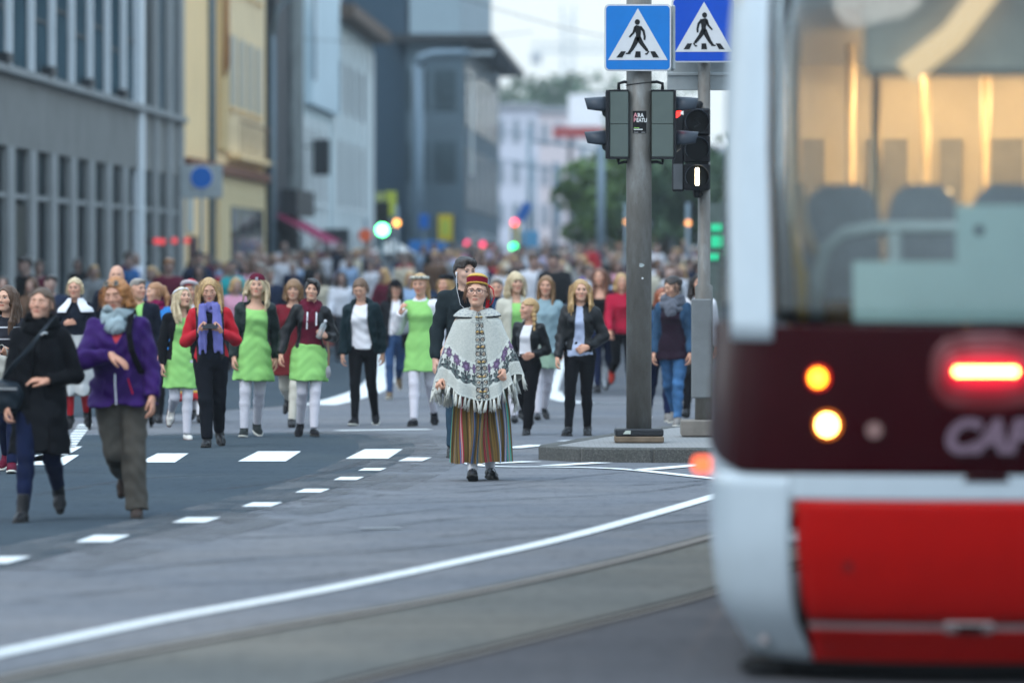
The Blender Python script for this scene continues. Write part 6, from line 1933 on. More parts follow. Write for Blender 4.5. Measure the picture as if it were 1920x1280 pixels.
# --- woman pushing a bicycle, woman in red ----------------------------------------------------------
p = person(1150, 736, 490, 'woman with long reddish brown hair in a maroon cardigan pushing a bicycle', WL, {-1: ('to', (-.25, .0, 1.10), (-.20, -.24, 1.02)), 1: ('to', (.24, .0, 1.10), (.14, -.24, 1.02))}, head=(-6, 0, 0), seed=23.1, h=.013, hh=.008, H=1.76)
p.root.location.x -= .12
p.body(SK2); p.hair(hair_mat('reddish brown hair', (.16, .06, .03)), 'long', .34, front=.02); p.top('top', BLACK, hem=.85, off=.010, sleeve=0, neck_z=1.30); p.top('cardigan', cloth('dark plum knit', (.045, .008, .022)), hem=.78, off=.022, open_w=(.12, .085)); p.bottoms('leggings', DJEANS, off=.006); p.shoes(SHOE)
bx, by = ground_at(1136, 731)
r0 = empty('bicycle', (bx, by, 0), R(8), 'dark bicycle pushed by the woman in the maroon cardigan', 'bicycle')
FR = plain('bicycle paint', (.03, .035, .04), .35); RB = plain('tyre rubber', (.02, .02, .02), .8)
for wy in (.0, 1.05):
    pts = [(0, wy + .33 * math.sin(a), .34 + .33 * math.cos(a)) for a in np.linspace(0, 2 * math.pi, 29)]
    o = MB().tube(pts, .019, 8, cap=False).build('wheel', RB, r0, smooth=True)
    MB().tube([(0, wy + .305 * math.sin(a), .34 + .305 * math.cos(a)) for a in np.linspace(0, 2 * math.pi, 29)], .010, 6, cap=False).build('rim', METAL, o)
    m = MB()
    for k in range(14):
        a = math.pi * 2 * k / 14; m.tube([(.02 * (-1) ** k, wy, .34), (0, wy + .3 * math.sin(a), .34 + .3 * math.cos(a))], .0015, 4)
    m.build('spokes', METAL, o)
MB().tube([(0, 0, .34), (-.05, .02, .36), (-.05, .10, .66), (0, .12, .70), (0, .16, .92)], .013, 8).tube([(.05, .0, .34), (.05, .10, .66), (0, .12, .70)], .012, 8).build('fork', FR, r0, smooth=True)
MB().tube([(0, .14, .82), (0, .55, .30), (0, 1.05, .34), (0, .66, .76), (0, .55, .30)], .016, 8).tube([(0, .15, .88), (0, .64, .70)], .014, 8).build('frame', FR, r0, smooth=True)
MB().tube([(-.29, .26, .99), (-.22, .14, 1.01), (0, .15, .96), (.22, .14, 1.01), (.29, .26, .99)], .012, 8).build('handlebar', METAL, r0, smooth=True)
MB().tube([(0, .10, .86), (0, .04, .87)], [.035, .028], 10).build('headlight', METAL, r0)
MB().tube([(0, .58, .90), (0, .72, .92), (0, .84, .93)], [.03, .07, .09], 10).build('saddle', RB, r0, smooth=True)
p = person(1168, 738, 504, 'woman with light hair in a bright red jacket beside the bicycle', WR, head=(0, 0, 0), seed=24.1, h=.014, hh=.008)
p.body(SK2); p.hair(H_BLOND, 'bob', .13); p.top('jacket', cloth('bright red jacket', (.38, .012, .04)), hem=.84, off=.022, wr=.005); p.bottoms('trousers', BLACK, off=.006); p.shoes(cloth('red shoe', (.35, .03, .02)), DSOLE)

# --- woman with the grey scarf behind the pole and her neighbours ------------------------------------
p = person(1264, 797, 511, 'woman with her hair up in a grey snood scarf, dark top and blue jeans', [(-8, 26, .04, 20), (12, 5, .03, 0)], {-1: ('hang', 0, .05), 1: ('hang', 2, .04)}, head=(-34, 16, 0), yaw=-10, seed=25.3, h=.010, hh=.006)
p.body(SK3, eyes='closed', browcol=(.03, .02, .012)); p.hair(H_DARK, 'tied')
p.top('top', cloth('aubergine top', (.018, .009, .018)), hem=.74, off=.014, sleeve=0, flare=.06); p.top('jacket', cloth('denim jacket', (.03, .07, .13), var=.3), hem=.86, off=.022, open_w=(.13, .10), wr=.005)
field_obj(p, 'snood', scarf_field(p, .108, 1.31, 5, .032, .09), np.array([-.25, -.25, 1.15 + p.f.dz]), np.array([.25, .25, 1.52 + p.f.dz]), cloth('grey mottled snood', (.12, .13, .16), var=.5))
p.bottoms('jeans', cloth('faded jeans', (.045, .12, .25), var=.45), off=.007, wr=.006); p.shoes(cloth('grey canvas', (.20, .19, .18)), SOLE)
p = person(1236, 790, 533, 'girl with red hair in a blue jacket partly hidden by the thick pole', WR2, {1: ('hang', 0, .04)}, head=(0, 0, 0), seed=26.0, h=.013, hh=.008)
p.body(SK2); p.hair(hair_mat('red hair', (.30, .08, .03)), 'bob', .14); p.top('jacket', cloth('mid blue jacket', (.03, .07, .14)), hem=.80, off=.024); p.bottoms('jeans', DJEANS, off=.006); p.shoes(cloth('grey canvas', (.20, .19, .18)), SOLE)
p = person(1303, 783, 505, 'woman with long curly dark hair in a white top beside the thin pole', WL2, head=(10, 0, 0), seed=27.3, h=.013, hh=.008)
p.body(SK2); p.hair(H_DARK, 'long', .24, messy=.004, spread=1.2); p.top('top', WHITE, hem=.85, off=.014); p.bottoms('jeans', BLACK, off=.006); p.shoes(SHOE)
r0 = empty('black_handbag', p.root.location, 0, 'black handbag at the side of the woman in the white top by the thin pole', 'bag'); lean_with(r0, p)
v, q = mesh_sdf(lambda P: smax(ell(P, (-.14, -.10, .55), (.14, .07, .16)), np.abs(P[:, 2] - .55) - .12, .03), (-.32, -.25, .35), (.05, .05, .75), .012)
obj('bag_body', mesh_from('bag_body', v, q, True), LEATHER, r0)
ribbon_mesh([(-.22, -.10, .65), (-.24, -.08, .85), (-.20, -.03, 1.05), (-.16, .0, 1.30), (-.12, .03, 1.37)], .02, .005, (0, 1, 0)).build('strap', LEATHER, r0)

# --- the woman in the poncho --------------------------------------------------------------------------
p = person(903, 900, 512, 'woman in a pale folk poncho with a striped skirt, red cap and glasses', [(12, 3, .055, -14), (-6, 9, .06, 6)],
           {-1: ('to', (-.285, .0, 1.03), (-.325, -.10, .86)), 1: ('to', (.265, .0, 1.03), (.195, -.20, .885))}, head=(-13, -7, 2), seed=28.2, h=.008, hh=.0045, hs=1.05, extra=.0, H=1.655,
           hand={-1: dict(dir=(-.2, -.5, -.55), palm=(.6, .3, -.2), thumb=(.3, -.8, .1), curl=.95), 1: dict(dir=(-.25, -.6, -.55), palm=(-.6, .3, -.3), thumb=(-.2, -.5, .6), curl=.95)})
MW = p
p.body(SK, lips=(.78, .48, .48), browcol=(.10, .05, .03), flush=1.0, iris=(.03, .035, .04))
p.hair(hair_mat('auburn hair', (.17, .075, .03)), 'tied', vol=-.003)
p.tights(WHITE)
f = p.f
# shoes with an instep strap and a buckle
p.shoes(SHOE, DSOLE, 'pump')
for sd in (-1, 1):
    A = f.ankle[sd]; fd, fu = f.foot[sd]; sdv = np.cross(fd, fu)
    pts = [Vector((A + fd * .035 + sdv * .040 * math.cos(a) + fu * (-.045 + .052 * math.sin(a))) * f.s) for a in np.linspace(0, math.pi, 9)]
    ribbon_mesh(pts, .013, .004, tuple(fd)).build('shoe_strap', SHOE, p.root)
    pts = [Vector((A + fd * (.035 + .05 * t) + fu * (.008 - .034 * t)) * f.s) for t in (0, .5, 1)]
    ribbon_mesh(pts, .012, .004, tuple(sdv)).build('shoe_strap', SHOE, p.root)
    MB().bbox(-.007, .007, -.003, .003, -.006, .006, .002).build('buckle', METAL, p.root, loc=Vector((A + fd * .034 + fu * .012 + sdv * .012) * f.s))

def grid_obj(name, V, nu, nv, mat, parent, colors=None, closed=True, smooth=True):
    """rows of nu points; V is (nv, nu, 3)"""
    idx = np.arange(nu * nv).reshape(nv, nu)
    a = idx[:-1]; b = idx[1:]
    if closed:
        q = np.stack([a, np.roll(a, -1, 1), np.roll(b, -1, 1), b], -1).reshape(-1, 4)
    else:
        q = np.stack([a[:, :-1], a[:, 1:], b[:, 1:], b[:, :-1]], -1).reshape(-1, 4)
    me = mesh_from(name, V.reshape(-1, 3), q[:, ::-1], smooth)
    if colors is not None:
        at = me.color_attributes.new('pigment', 'FLOAT_COLOR', 'POINT')
        c = np.ones((nu * nv, 4), F32); c[:, :3] = colors.reshape(-1, 3)
        at.data.foreach_set('color', c.ravel())
    return obj(name, me, mat, parent)

def woven(name, rough=.95, bump=.5, scale=260, fleck=None):
    t = NT(name)
    a = t.node('ShaderNodeVertexColor'); a.layer_name = 'pigment'
    col = a.outputs['Color']
    if fleck:
        n = t.noise(t.coord(), 210, 3, .7)
        k = t.ramp(n, [(.40, (0, 0, 0)), (.62, (1, 1, 1))])
        col = t.mix(k, t.mix(1.0, col, fleck, 'MULTIPLY'), col)
    t.set(color=col, rough=rough, spec=.2, sheen=.15)
    t.bump(t.noise(t.coord(), scale, 3), bump, .003)
    return t.m

# striped pleated skirt: stripes run with the pleats
rs = np.random.RandomState(7)
NU, NV = 720, 34
u = np.linspace(0, 2 * np.pi, NU, endpoint=False)
base = np.array([(.14, .09, .024), (.18, .115, .028), (.10, .06, .018), (.155, .11, .03), (.20, .115, .03), (.055, .035, .02)])
edges = np.cumsum(rs.uniform(.008, .024, 900)); edges = edges[edges < 2 * np.pi]
sid = np.searchsorted(edges, u)
scol = base[rs.randint(0, len(base), len(edges) + 2)]
acc = [(.40, .02, .05), (.03, .22, .36), (.55, .32, .38), (.06, .40, .32), (.30, .015, .04), (.58, .30, .06), (.04, .16, .34)]
k = 3
while k < len(scol) - 3:
    c = acc[rs.randint(len(acc))]
    scol[k] = c; scol[k + 2] = c
    if rs.rand() < .6: scol[k + 1] = (.40, .30, .28) if rs.rand() < .5 else (.03, .02, .02)
    if rs.rand() < .4: scol[k - 1] = (.20, .02, .03)
    k += rs.randint(9, 17)
ucol = scol[sid]
v = np.linspace(0, 1, NV)
zz = (1.0 + f.dz) + (.150 / f.s - 1.0 - f.dz) * v
ph = rs.uniform(0, 6, 4)
rows, cols = [], []
for i, t in enumerate(v):
    pl = .024 * min(1, t * 1.6 + .2) * (np.sin(15 * u + 1.6 * np.sin(2 * u + ph[0]) + .8 * t) + .45 * np.sin(31 * u + ph[1] + 1.5 * np.sin(3 * u)))
    ax = .142 + .080 * t ** .7 + .010 * math.sin(3 * t); ay = .120 + .105 * t ** .7
    lean = .012 * math.sin(2.2 * t + 1)
    wob = .022 * np.sin(6 * t + 5 * u) * (.3 + t)
    x = np.sin(u + wob * 3) * (ax + pl) + lean; y = -np.cos(u + wob * 3) * (ay + pl) + .012 - .035 * t ** .7 - .03 * t * np.exp(-((u - 5.9) / .5) ** 2)
    z = zz[i] + .006 * np.sin(7 * u) * t
    rows.append(np.stack([x, y, np.broadcast_to(z, x.shape)], -1)); cols.append(ucol)
o = grid_obj('skirt', np.array(rows) * f.s, NU, NV, woven('striped skirt wool', .9, .3), p.root, np.array(cols))

# poncho
NU, NV = 440, 150
u = np.linspace(-np.pi, np.pi, NU, endpoint=False)       # 0 is the front, positive towards the viewer's right
v = np.linspace(0, 1, NV)
U, V = np.meshgrid(u, v)
front_ = np.cos(U)
hem = .665 + .165 * (1 - np.cos(np.clip(np.abs(U) / 1.25, 0, 1) * np.pi)) / 2
hem = np.where(np.abs(U) > 1.25, .83 - .12 * np.clip((np.abs(U) - 1.25) / 1.0, 0, 1), hem)
side = np.exp(-((U - 1.72) / .26) ** 2); hem = hem - .13 * side                      # the corner hanging outside the viewer's right hand
hem = hem + .05 * np.exp(-((U - 1.02) / .20) ** 2)                                   # lifted over that hand
hem = hem - .03 * np.exp(-((U + 1.62) / .2) ** 2)
ztop = 1.374
sh = np.clip(V / .16, 0, 1)
dzv = f.dz
Z = ztop - (ztop - .0) * 0
Z = np.where(V < .16, ztop - .075 * sh ** 1.5, 0)
lowv = np.clip((V - .16) / .84, 0, 1)
Z = np.where(V >= .16, (ztop - .075) + (hem - (ztop - .075)) * lowv, Z)
rx = np.where(V < .16, .070 + .118 * sh ** .75, .188 + lowv * np.where(U > 0, .140, .180) * (1 - .12 * lowv) + .018 * np.sin(lowv * np.pi))
ry = np.where(V < .16, .070 + .062 * sh, .132 + lowv * .11)
fold = .016 * lowv * np.sin(7 * U + 1.3 * np.sin(2 * U)) + .010 * lowv ** 2 * np.sin(15 * U + 2)
crease = -.035 * lowv * np.exp(-((U - .92 + .25 * (1 - lowv)) / .10) ** 2) + .032 * lowv * np.exp(-((U - 1.18 + .25 * (1 - lowv)) / .14) ** 2)
rr = 1 + (fold + crease) / .22
ex = 2.0 / 2.3
cs, sn = np.sin(U), np.cos(U)
X = np.sign(cs) * np.abs(cs) ** ex * rx * rr
Y = -np.sign(sn) * np.abs(sn) ** ex * ry * rr - .012 - .035 * lowv * (np.abs(U) < 2)
Z = Z + dzv
# pattern
fr = np.array
cb = np.tile(fr([.56, .555, .50]), (NV, NU, 1))
def put(m, c):
    cb[m] = c
L = (1 - V) * ((ztop) - hem)                        # metres up from the hem
perim = np.abs(np.concatenate([[0], np.cumsum(np.hypot(np.diff(X[-40]), np.diff(Y[-40])))]))
S = np.tile(perim - np.interp(0, u, perim), (NV, 1))
white = fr([.68, .68, .62]); dark = fr([.030, .034, .042]); purp = fr([.15, .075, .17]); lil = fr([.31, .20, .34])
put((L < .016), white)
put((L > .095) & (L < .285), white)
cell = .088
cu = (S / cell) % 1.0 - .5
flip = np.where((np.floor(S / cell) % 2) == 0, 1.0, -1.0)
cx = cu * cell * flip; cy = L - .10
# flower head
a = np.arctan2(cy - .135, cx); rd = np.hypot(cx, cy - .135)
pet = .037 * (1 + .16 * np.cos(7 * a))
put((rd < pet), purp)
put((rd < pet * .80) & (np.sin(7 * a + 1.5) > .25) & (rd > .012), lil)
put((rd < pet * .62) & (rd > pet * .48), dark)
put((rd < .009), lil)
put((rd < pet) & (rd > pet * .88), dark)
# stem and leaves
put((np.abs(cx - .004 * np.sin(60 * cy)) < .0045) & (cy > .005) & (cy < .10), dark)
for (lx, ly, ang, ln, wd) in ((.020, .062, .95, .029, .0145), (-.020, .055, 2.2, .029, .0145), (.022, .028, .55, .030, .0145), (-.022, .022, 2.6, .030, .0145), (.014, .088, 1.2, .015, .007), (-.014, .086, 1.9, .015, .007)):
    c_, s_ = math.cos(ang), math.sin(ang)
    xa = (cx - lx) * c_ + (cy - ly) * s_; ya = -(cx - lx) * s_ + (cy - ly) * c_
    e = (xa / ln) ** 2 + (ya / wd) ** 2
    put(e < 1, dark); put((e < .42) & (np.abs(ya) > .0015), fr([.16, .20, .19])); 
# front placket
xm = S
ap = np.abs(xm); q = (L / .054) % 1.0 - .5
put(ap < .052, fr([.60, .62, .56]))
qx = (ap - .027) / .022; qy = q * .054 / .022
rq = np.hypot(qx, qy); aq = np.arctan2(qy, qx)
put((ap < .050) & (rq < 1.0) & (rq > .62), dark)
put((ap < .050) & (rq < .55) & (np.abs(np.sin(2 * aq)) > .55), fr([.36, .20, .10]))
put((ap < .050) & (rq < .22), dark)
put((ap < .052) & (rq > 1.08) & (np.sin(L * 700) * np.sin(ap * 700) > .25), dark)
put((ap < .0055), dark)
put((V < .17) & (np.sin(X * 420) * np.sin(Y * 400 + Z * 260) > .45) & (ap < .12), dark)
def thick(arr): return arr
o = grid_obj('poncho', np.stack([X, Y, Z], -1) * f.s, NU, NV, woven('flecked poncho wool', .95, .6, 300, (.52, .56, .58)), p.root, cb)
md = o.modifiers.new('thickness', 'SOLIDIFY'); md.thickness = .007; md.offset = 1
PON = np.stack([X, Y, Z], -1)
# hood collar with a dark edging
hd_ = []
us = np.linspace(-np.pi, np.pi, 96, endpoint=False)
for t in np.linspace(0, 1, 14):
    gap = np.clip((np.abs(us) - .10) / .35, 0, 1) ** .6
    rad = .062 + (.118 * t) * gap * (.72 + .28 * np.abs(np.sin(us)))
    zc = 1.396 + .022 * math.sin(t * math.pi) - .050 * t + .012 * np.cos(us) * -1 - .02 * (1 - gap)
    hd_.append(np.stack([np.sin(us) * rad * 1.06, -np.cos(us) * rad * (.92 if True else 1) + .004, zc + dzv], -1))
hd_ = np.array(hd_)
hc_ = np.tile(fr([.56, .555, .50]), (14, 96, 1)); m = (np.sin(np.arange(96) * 1.3)[None] * np.sin(np.arange(14) * 2.1)[:, None] > .35); hc_[m] = fr([.26, .27, .30])
o = grid_obj('hood', hd_ * f.s, 96, 14, woven('hood wool', .95, .6, 300, (.5, .54, .56)), p.root, hc_)
md = o.modifiers.new('thickness', 'SOLIDIFY'); md.thickness = .008; md.offset = 1
edge = [Vector(q) * f.s for q in hd_[-1]]
MB().tube([e for i, e in enumerate(edge) if abs(us[i]) > .2] , .0062, 6).build('hood_trim', BLACK, p.root, smooth=True)
# clasps
GOLD = plain('brass', (.62, .40, .14), .3, metal=.9, var=.05)
iu = NU // 2
for zc in (1.335, 1.215, 1.095, .975, .855, .735):
    j = int(np.argmin(np.abs(Z[:, iu] - dzv - zc)))
    c = Vector(PON[j, iu]) * f.s
    m = MB()
    for sx in (-1, 1):
        m.tube([(sx * .003, -.012, 0), (sx * .018, -.013, .004), (sx * .030, -.009, 0)], [.004, .0065, .004], 8)
    m.build('clasp', GOLD, p.root, loc=c, smooth=True)
# tassels: three shapes shared along the hem
TW = cloth('tassel wool', (.68, .68, .62), bump=.6)
tas = []
for s in range(3):
    rr_ = random.Random(s); m = MB()
    for k in range(7):
        a = k * .9; r0_ = .006
        m.tube([(r0_ * math.cos(a) * .4, r0_ * math.sin(a) * .4, .008), (r0_ * math.cos(a), r0_ * math.sin(a), -.03), (r0_ * 1.4 * math.cos(a) + rr_.uniform(-.004, .004), r0_ * 1.4 * math.sin(a), -.06), (r0_ * 2.2 * math.cos(a) + rr_.uniform(-.008, .008), r0_ * 2 * math.sin(a), -.098 + rr_.uniform(-.012, .012))], [.0045, .0042, .0038, .0022], 5)
    tas.append(m.mesh('tassel', True)); tas[-1].materials.append(TW)
rr_ = random.Random(4)
step = perim[-1] / 58
for k in range(58):
    i = int(np.searchsorted(perim, k * step))
    c = Vector(PON[-1, min(i, NU - 1)]) * f.s
    out = Vector((c.x, c.y, 0)).normalized()
    obj('tassel', tas[k % 3], None, p.root, loc=c, rot=(-out.y * .18 + rr_.uniform(-.15, .15), out.x * .22 * -1 + rr_.uniform(-.15, .15), rr_.uniform(0, 6)))
# cap: a stiff red band with gold edges and gold crown
def cap_(z0, z1, off):
    def fn(Q, P):
        tilt = Q[:, 2] + .10 * Q[:, 1]
        e = np.sqrt((Q[:, 0] / (.0845 + off)) ** 2 + ((Q[:, 1] - .012) / (.104 + off)) ** 2) - 1
        return np.maximum(e * .09, np.maximum(z0 - tilt, tilt - z1))
    return fn
RC = cloth('crimson felt', (.20, .006, .022), bump=.2); GC = plain('gold braid', (.55, .33, .06), .55, var=.15)
lo_, hi_ = (-.13, -.14, 0), (.13, .16, .19)
p.headpart('cap_band', cap_(.072, .118, .0), lo_, hi_, RC, .0045)
p.headpart('cap_edge', cap_(.062, .074, .0022), lo_, hi_, GC, .0045)
p.headpart('cap_edge', cap_(.116, .125, .0022), lo_, hi_, GC, .0045)
p.headpart('cap_crown', lambda Q, P: smax(ell(Q, (0, .012, .110), (.085, .104, .050)), .122 - Q[:, 2] - .10 * Q[:, 1], .004), lo_, hi_, GC, .0045)
# ribbon loop hanging from the cap at the viewer's right
ribbon_mesh([p.hp((.075, .085, .075)), p.hp((.115, .10, .045)), p.hp((.128, .10, -.02)), p.hp((.112, .09, -.075)), p.hp((.085, .07, -.10))], .050, .003, (.2, 1, .2)).build('ribbon', RED, p.root, smooth=True)
ribbon_mesh([p.hp((.078, .075, .06)), p.hp((.082, .075, -.03)), p.hp((.078, .055, -.12)), p.hp((.070, .02, -.165))], .03, .003, (.8, .3, .0)).build('ribbon', RED, p.root, smooth=True)
# glasses
r0 = empty('eyeglasses', p.root.location, p.root.rotation_euler.z, 'dark framed glasses on the face of the woman in the poncho', 'glasses'); lean_with(r0, p)
GF = plain('maroon glasses frame', (.05, .012, .018), .25)
for sd in (-1, 1):
    pts = []
    for a in np.linspace(0, 2 * math.pi, 20):
        ex_ = .5
        pts.append(p.hp((sd * .0325 + .0265 * math.copysign(abs(math.cos(a)) ** .7, math.cos(a)), -.1030 + .010 * ((sd * .0325 + .0265 * math.cos(a)) * sd / .06) ** 2, .002 + .0175 * math.copysign(abs(math.sin(a)) ** .75, math.sin(a)))))
    MB().tube(pts, .0019, 6, cap=False).build('rim', GF, r0, smooth=True)
    MB().tube([p.hp((sd * .059, -.094, .012)), p.hp((sd * .074, -.055, .010)), p.hp((sd * .083, .01, .006))], .002, 6).build('temple', GF, r0, smooth=True)
    GL = NT('spectacle lens %d' % sd); GL.set(color=(1, 1, 1), rough=.02, alpha=.03, spec=.1)
    MB().add([q for q in pts[:-1]], [tuple(range(len(pts) - 1))]).build('lens', GL.m, r0)
MB().tube([p.hp((-.007, -.103, .006)), p.hp((0, -.1065, .009)), p.hp((.007, -.103, .006))], .0022, 6).build('bridge', GF, r0, smooth=True)
# ring on the viewer's right hand
c = Vector((f.wrist[1] + f.handdef[1][0] * .095) * f.s)
MB().tube([c + Vector((.011 * math.cos(a), -.012 * 0 + .011 * math.sin(a), .004 * math.cos(a))) for a in np.linspace(0, 2 * math.pi, 12)], .002, 5).build('ring', METAL, p.root)
# ------------------------------------------------------------------ the street climbs gently beyond the crossing
SLOPE0, SLOPE, SLOPE1 = 84.0, .0068, 330.0
def rise(Y): return max(0.0, min(Y, SLOPE1) - SLOPE0) * SLOPE
import bmesh
for o in list(COL.objects):
    if o.type == 'MESH' and o.get('kind') == 'structure' and o.name.split('.')[0] in ('ground', 'road', 'road_line', 'pavement', 'pavement_kerb'):
        ys = [v.co.y for v in o.data.vertices]
        if max(ys) <= SLOPE0: continue
        bm = bmesh.new(); bm.from_mesh(o.data)
        for yc in (SLOPE0, SLOPE1):
            bmesh.ops.bisect_plane(bm, geom=bm.verts[:] + bm.edges[:] + bm.faces[:], plane_co=(0, yc, 0), plane_no=(0, 1, 0))
        for v in bm.verts: v.co.z += rise(v.co.y)
        bm.to_mesh(o.data); bm.free()
# ------------------------------------------------------------------ the crowd behind: a few figures, copied
def crowd_base(H, legs, male, hairstyle, lowkind, seed, length=.2, jacket=False):
    root = bpy.data.objects.new('crowd_base', None); COL.objects.link(root)
    p = Person(Fig(H, legs, None, (random.Random(seed).uniform(-15, 15), 3, 0), male, 1.04, seed=seed), root, .026, .011, False)
    sk = SK2
    p.body(sk)
    if hairstyle: p.hair(H_BROWN, hairstyle, length)
    p.top('top', WHITE, hem=.84, off=.022, boxy=.4, wr=.006)
    if lowkind == 'skirt':
        p.skirt('bottom', BLACK, 1.0, .52, .20, .17); p.tights(WHITE)
    elif lowkind == 'long':
        p.skirt('bottom', BLACK, 1.0, .25, .26, .22, pleats=9, amp=.012)
    else:
        p.bottoms('bottom', BLACK, off=.012, loose=.008)
    p.shoes(SHOE)
    parts = [(c.name.split('.')[0], c.data) for c in root.children]
    for c in list(root.children): bpy.data.objects.remove(c)
    bpy.data.objects.remove(root)
    return parts, hairstyle, lowkind, male
BASES = [crowd_base(1.66, WL, False, 'long', 'trousers', 1.1, .25), crowd_base(1.63, WR, False, 'bob', 'trousers', 2.2, .12), crowd_base(1.68, WL2, False, 'tied', 'skirt', 3.3),
         crowd_base(1.64, WR2, False, 'long', 'long', 4.4, .2), crowd_base(1.78, WL, True, 'male', 'trousers', 5.5), crowd_base(1.82, WR, True, 'male', 'trousers', 6.6),
         crowd_base(1.76, WL2, True, None, 'trousers', 7.7), crowd_base(1.67, WR, False, 'ponytail', 'skirt', 8.8, .2)]
TOPS = [('white', (.62, .64, .70), 15), ('black', (.014, .015, .018), 9), ('navy', (.014, .022, .050), 8), ('cream', (.52, .48, .38), 5), ('light blue', (.26, .38, .56), 8), ('maroon', (.10, .010, .028), 5),
        ('pink', (.52, .26, .36), 3), ('grey', (.20, .21, .22), 6), ('beige', (.34, .26, .18), 4), ('bright blue', (.04, .14, .36), 3), ('red', (.36, .02, .03), 2), ('lavender', (.38, .36, .52), 3), ('brown', (.10, .06, .04), 2)]
BOTS = [('dark trousers', (.016, .017, .022), 6), ('blue jeans', (.04, .08, .17), 4), ('grey trousers', (.10, .10, .105), 2)]
HAIRS = [('blond', H_BLOND, 3), ('brown', H_BROWN, 5), ('dark', H_DARK, 7), ('grey', H_GREY, 2), ('reddish', hair_mat('light ginger hair', (.36, .17, .07)), 1)]
def pick(r, L): return r.choices(L, [q[-1] for q in L])[0]
SKC = skin_mat('skin distant', (.33, .225, .19))
CG = 'dense crowd walking down the street'
def crowd_person(x, y, r, top=None, hair=None, base=None, label=None, bottom=None):
    parts, hs, low, male = base or r.choice(BASES)
    tn, tc, _ = top or pick(r, TOPS); bn, bc, _ = bottom or pick(r, BOTS); hn, hm, _ = hair or pick(r, HAIRS)
    if low == 'skirt': bn, bc = ('white skirt', (.5, .5, .52)) if r.random() < .4 else ('dark skirt', (.02, .02, .025))
    if low == 'long': bn, bc = ('long reddish skirt', (.22, .06, .05)) if r.random() < .5 else ('long grey skirt', (.24, .25, .26))
    if hs is None: hn = None
    who = 'man' if male else 'woman'
    lab = label or ('crowd %s, %s, %s top, %s' % (who, (hn + ' hair') if hn else 'bald', tn, bn))
    root = empty('person', (x, y, rise(y)), R(r.choice((r.uniform(-25, 25), r.uniform(-25, 25), r.uniform(-75, 75)))), lab, 'person', CG)
    s = r.uniform(.90, 1.07); root.scale = (s * r.uniform(.97, 1.08), s, s)
    mt = {'top': cloth('crowd ' + tn, tc), 'bottom': cloth('crowd ' + bn, bc), 'hair': hm, 'tights': WHITE, 'shoe': SHOE, 'body': SKC}
    for nm, me in parts:
        o = bpy.data.objects.new(nm, me)
        o.parent = root
        COL.objects.link(o)
        o.material_slots[0].link = 'OBJECT'
        o.material_slots[0].material = mt[nm]
    return root
cr_ = random.Random(11)
placed = []
def try_place(px, Y, dmin, **kw):
    x = (px - 960) / FPX * Y
    if x < street_x(-12.2, Y): return False
    for a, b in placed:
        if (a - x) ** 2 + ((b - Y) * .8) ** 2 < dmin * dmin: return False
    placed.append((x, Y)); crowd_person(x, Y, cr_, **kw); return True
# some that stand out
T = lambda n: next(q for q in TOPS if q[0] == n)
for px, Y, kw in ((95, 78, dict(top=T('navy'), base=BASES[4], label='dark haired man in a dark coat by the glass front, leftmost of two')), (48, 92, dict(top=T('black'), base=BASES[5], label='man in black standing by the glass front of the office building')),
                  (316, 96, dict(top=T('maroon'), base=BASES[5], label='tall man in a maroon sweater before the far windows of the office building')), (443, 86, dict(top=T('pink'), base=BASES[1], label='woman in a pink blouse behind the girl with the maroon beanie')),
                  (436, 100, dict(top=('turquoise', (.03, .42, .45), 1), base=BASES[7], label='woman in turquoise above the blond woman with the phone')), (60, 84, dict(top=T('brown'), base=BASES[0], label='woman in a brown top behind the woman in the black coat')),
                  (1107, 112, dict(top=('violet', (.10, .03, .42), 1), base=BASES[2], label='woman in a vivid violet top right of the middle of the street')), (640, 98, dict(top=T('white'), base=BASES[0], label='woman in a white top behind the dark haired girl with the bottle')),
                  (1256, 96, dict(top=T('grey'), base=BASES[6], label='balding man in grey behind the woman with the grey snood')), (1210, 104, dict(top=T('cream'), base=BASES[5], label='man in a cream shirt close to the thick pole')),
                  (505, 96, dict(top=T('navy'), base=BASES[4], label='man in navy behind the beanie girl and the woman in the wine sweater')), (600, 100, dict(top=T('cream'), base=BASES[3], label='woman in cream between the short haired girl and the girl in the white shirt')),
                  (770, 92, dict(top=T('light blue'), base=BASES[1], label='woman in light blue left of the flower crown')), (1040, 98, dict(top=T('black'), base=BASES[5], label='man in black above the blond girl in the leather jacket')),
                  (1000, 104, dict(top=T('white'), base=BASES[4], label='man in white above the woman with the pale fringe')), (720, 104, dict(top=T('maroon'), base=BASES[0], label='woman in maroon left of the woman in the black cap')), (5, 80, dict(top=T('grey'), base=BASES[3], label='woman in grey at the very left edge of the crowd'))):
    x = (px - 960) / FPX * Y; placed.append((x, Y)); crowd_person(x, Y, cr_, **kw)
N = 0
for k in range(4000):
    if N >= 244: break
    Y = 100 + 135 * cr_.random() ** 1.25
    px = cr_.uniform(-15, 1345)
    if Y < 124 and 585 < px < 1010: continue
    if Y < 112 and cr_.random() < .55: continue
    if try_place(px, Y, .62): N += 1

# copies that look alike are told apart by their order across the street
same = {}
for o in COL.objects:
    if o.get('group') == CG: same.setdefault(o['label'], []).append(o)
NUM = ['', '', 'two', 'three', 'four', 'five', 'six', 'seven', 'eight', 'nine', 'ten', 'eleven', 'twelve']
ORD = ['', 'second', 'third', 'fourth', 'fifth', 'sixth', 'seventh', 'eighth', 'ninth', 'tenth', 'eleventh']
for lab, L in same.items():
    if len(L) < 2: continue
    L.sort(key=lambda o: o.location.x / o.location.y)
    for i, o in enumerate(L):
        o['label'] = lab + ', ' + ('leftmost of ' if i == 0 else 'rightmost of ' if i == len(L) - 1 else ORD[i] + ' from left of ') + NUM[min(len(L), 12)]
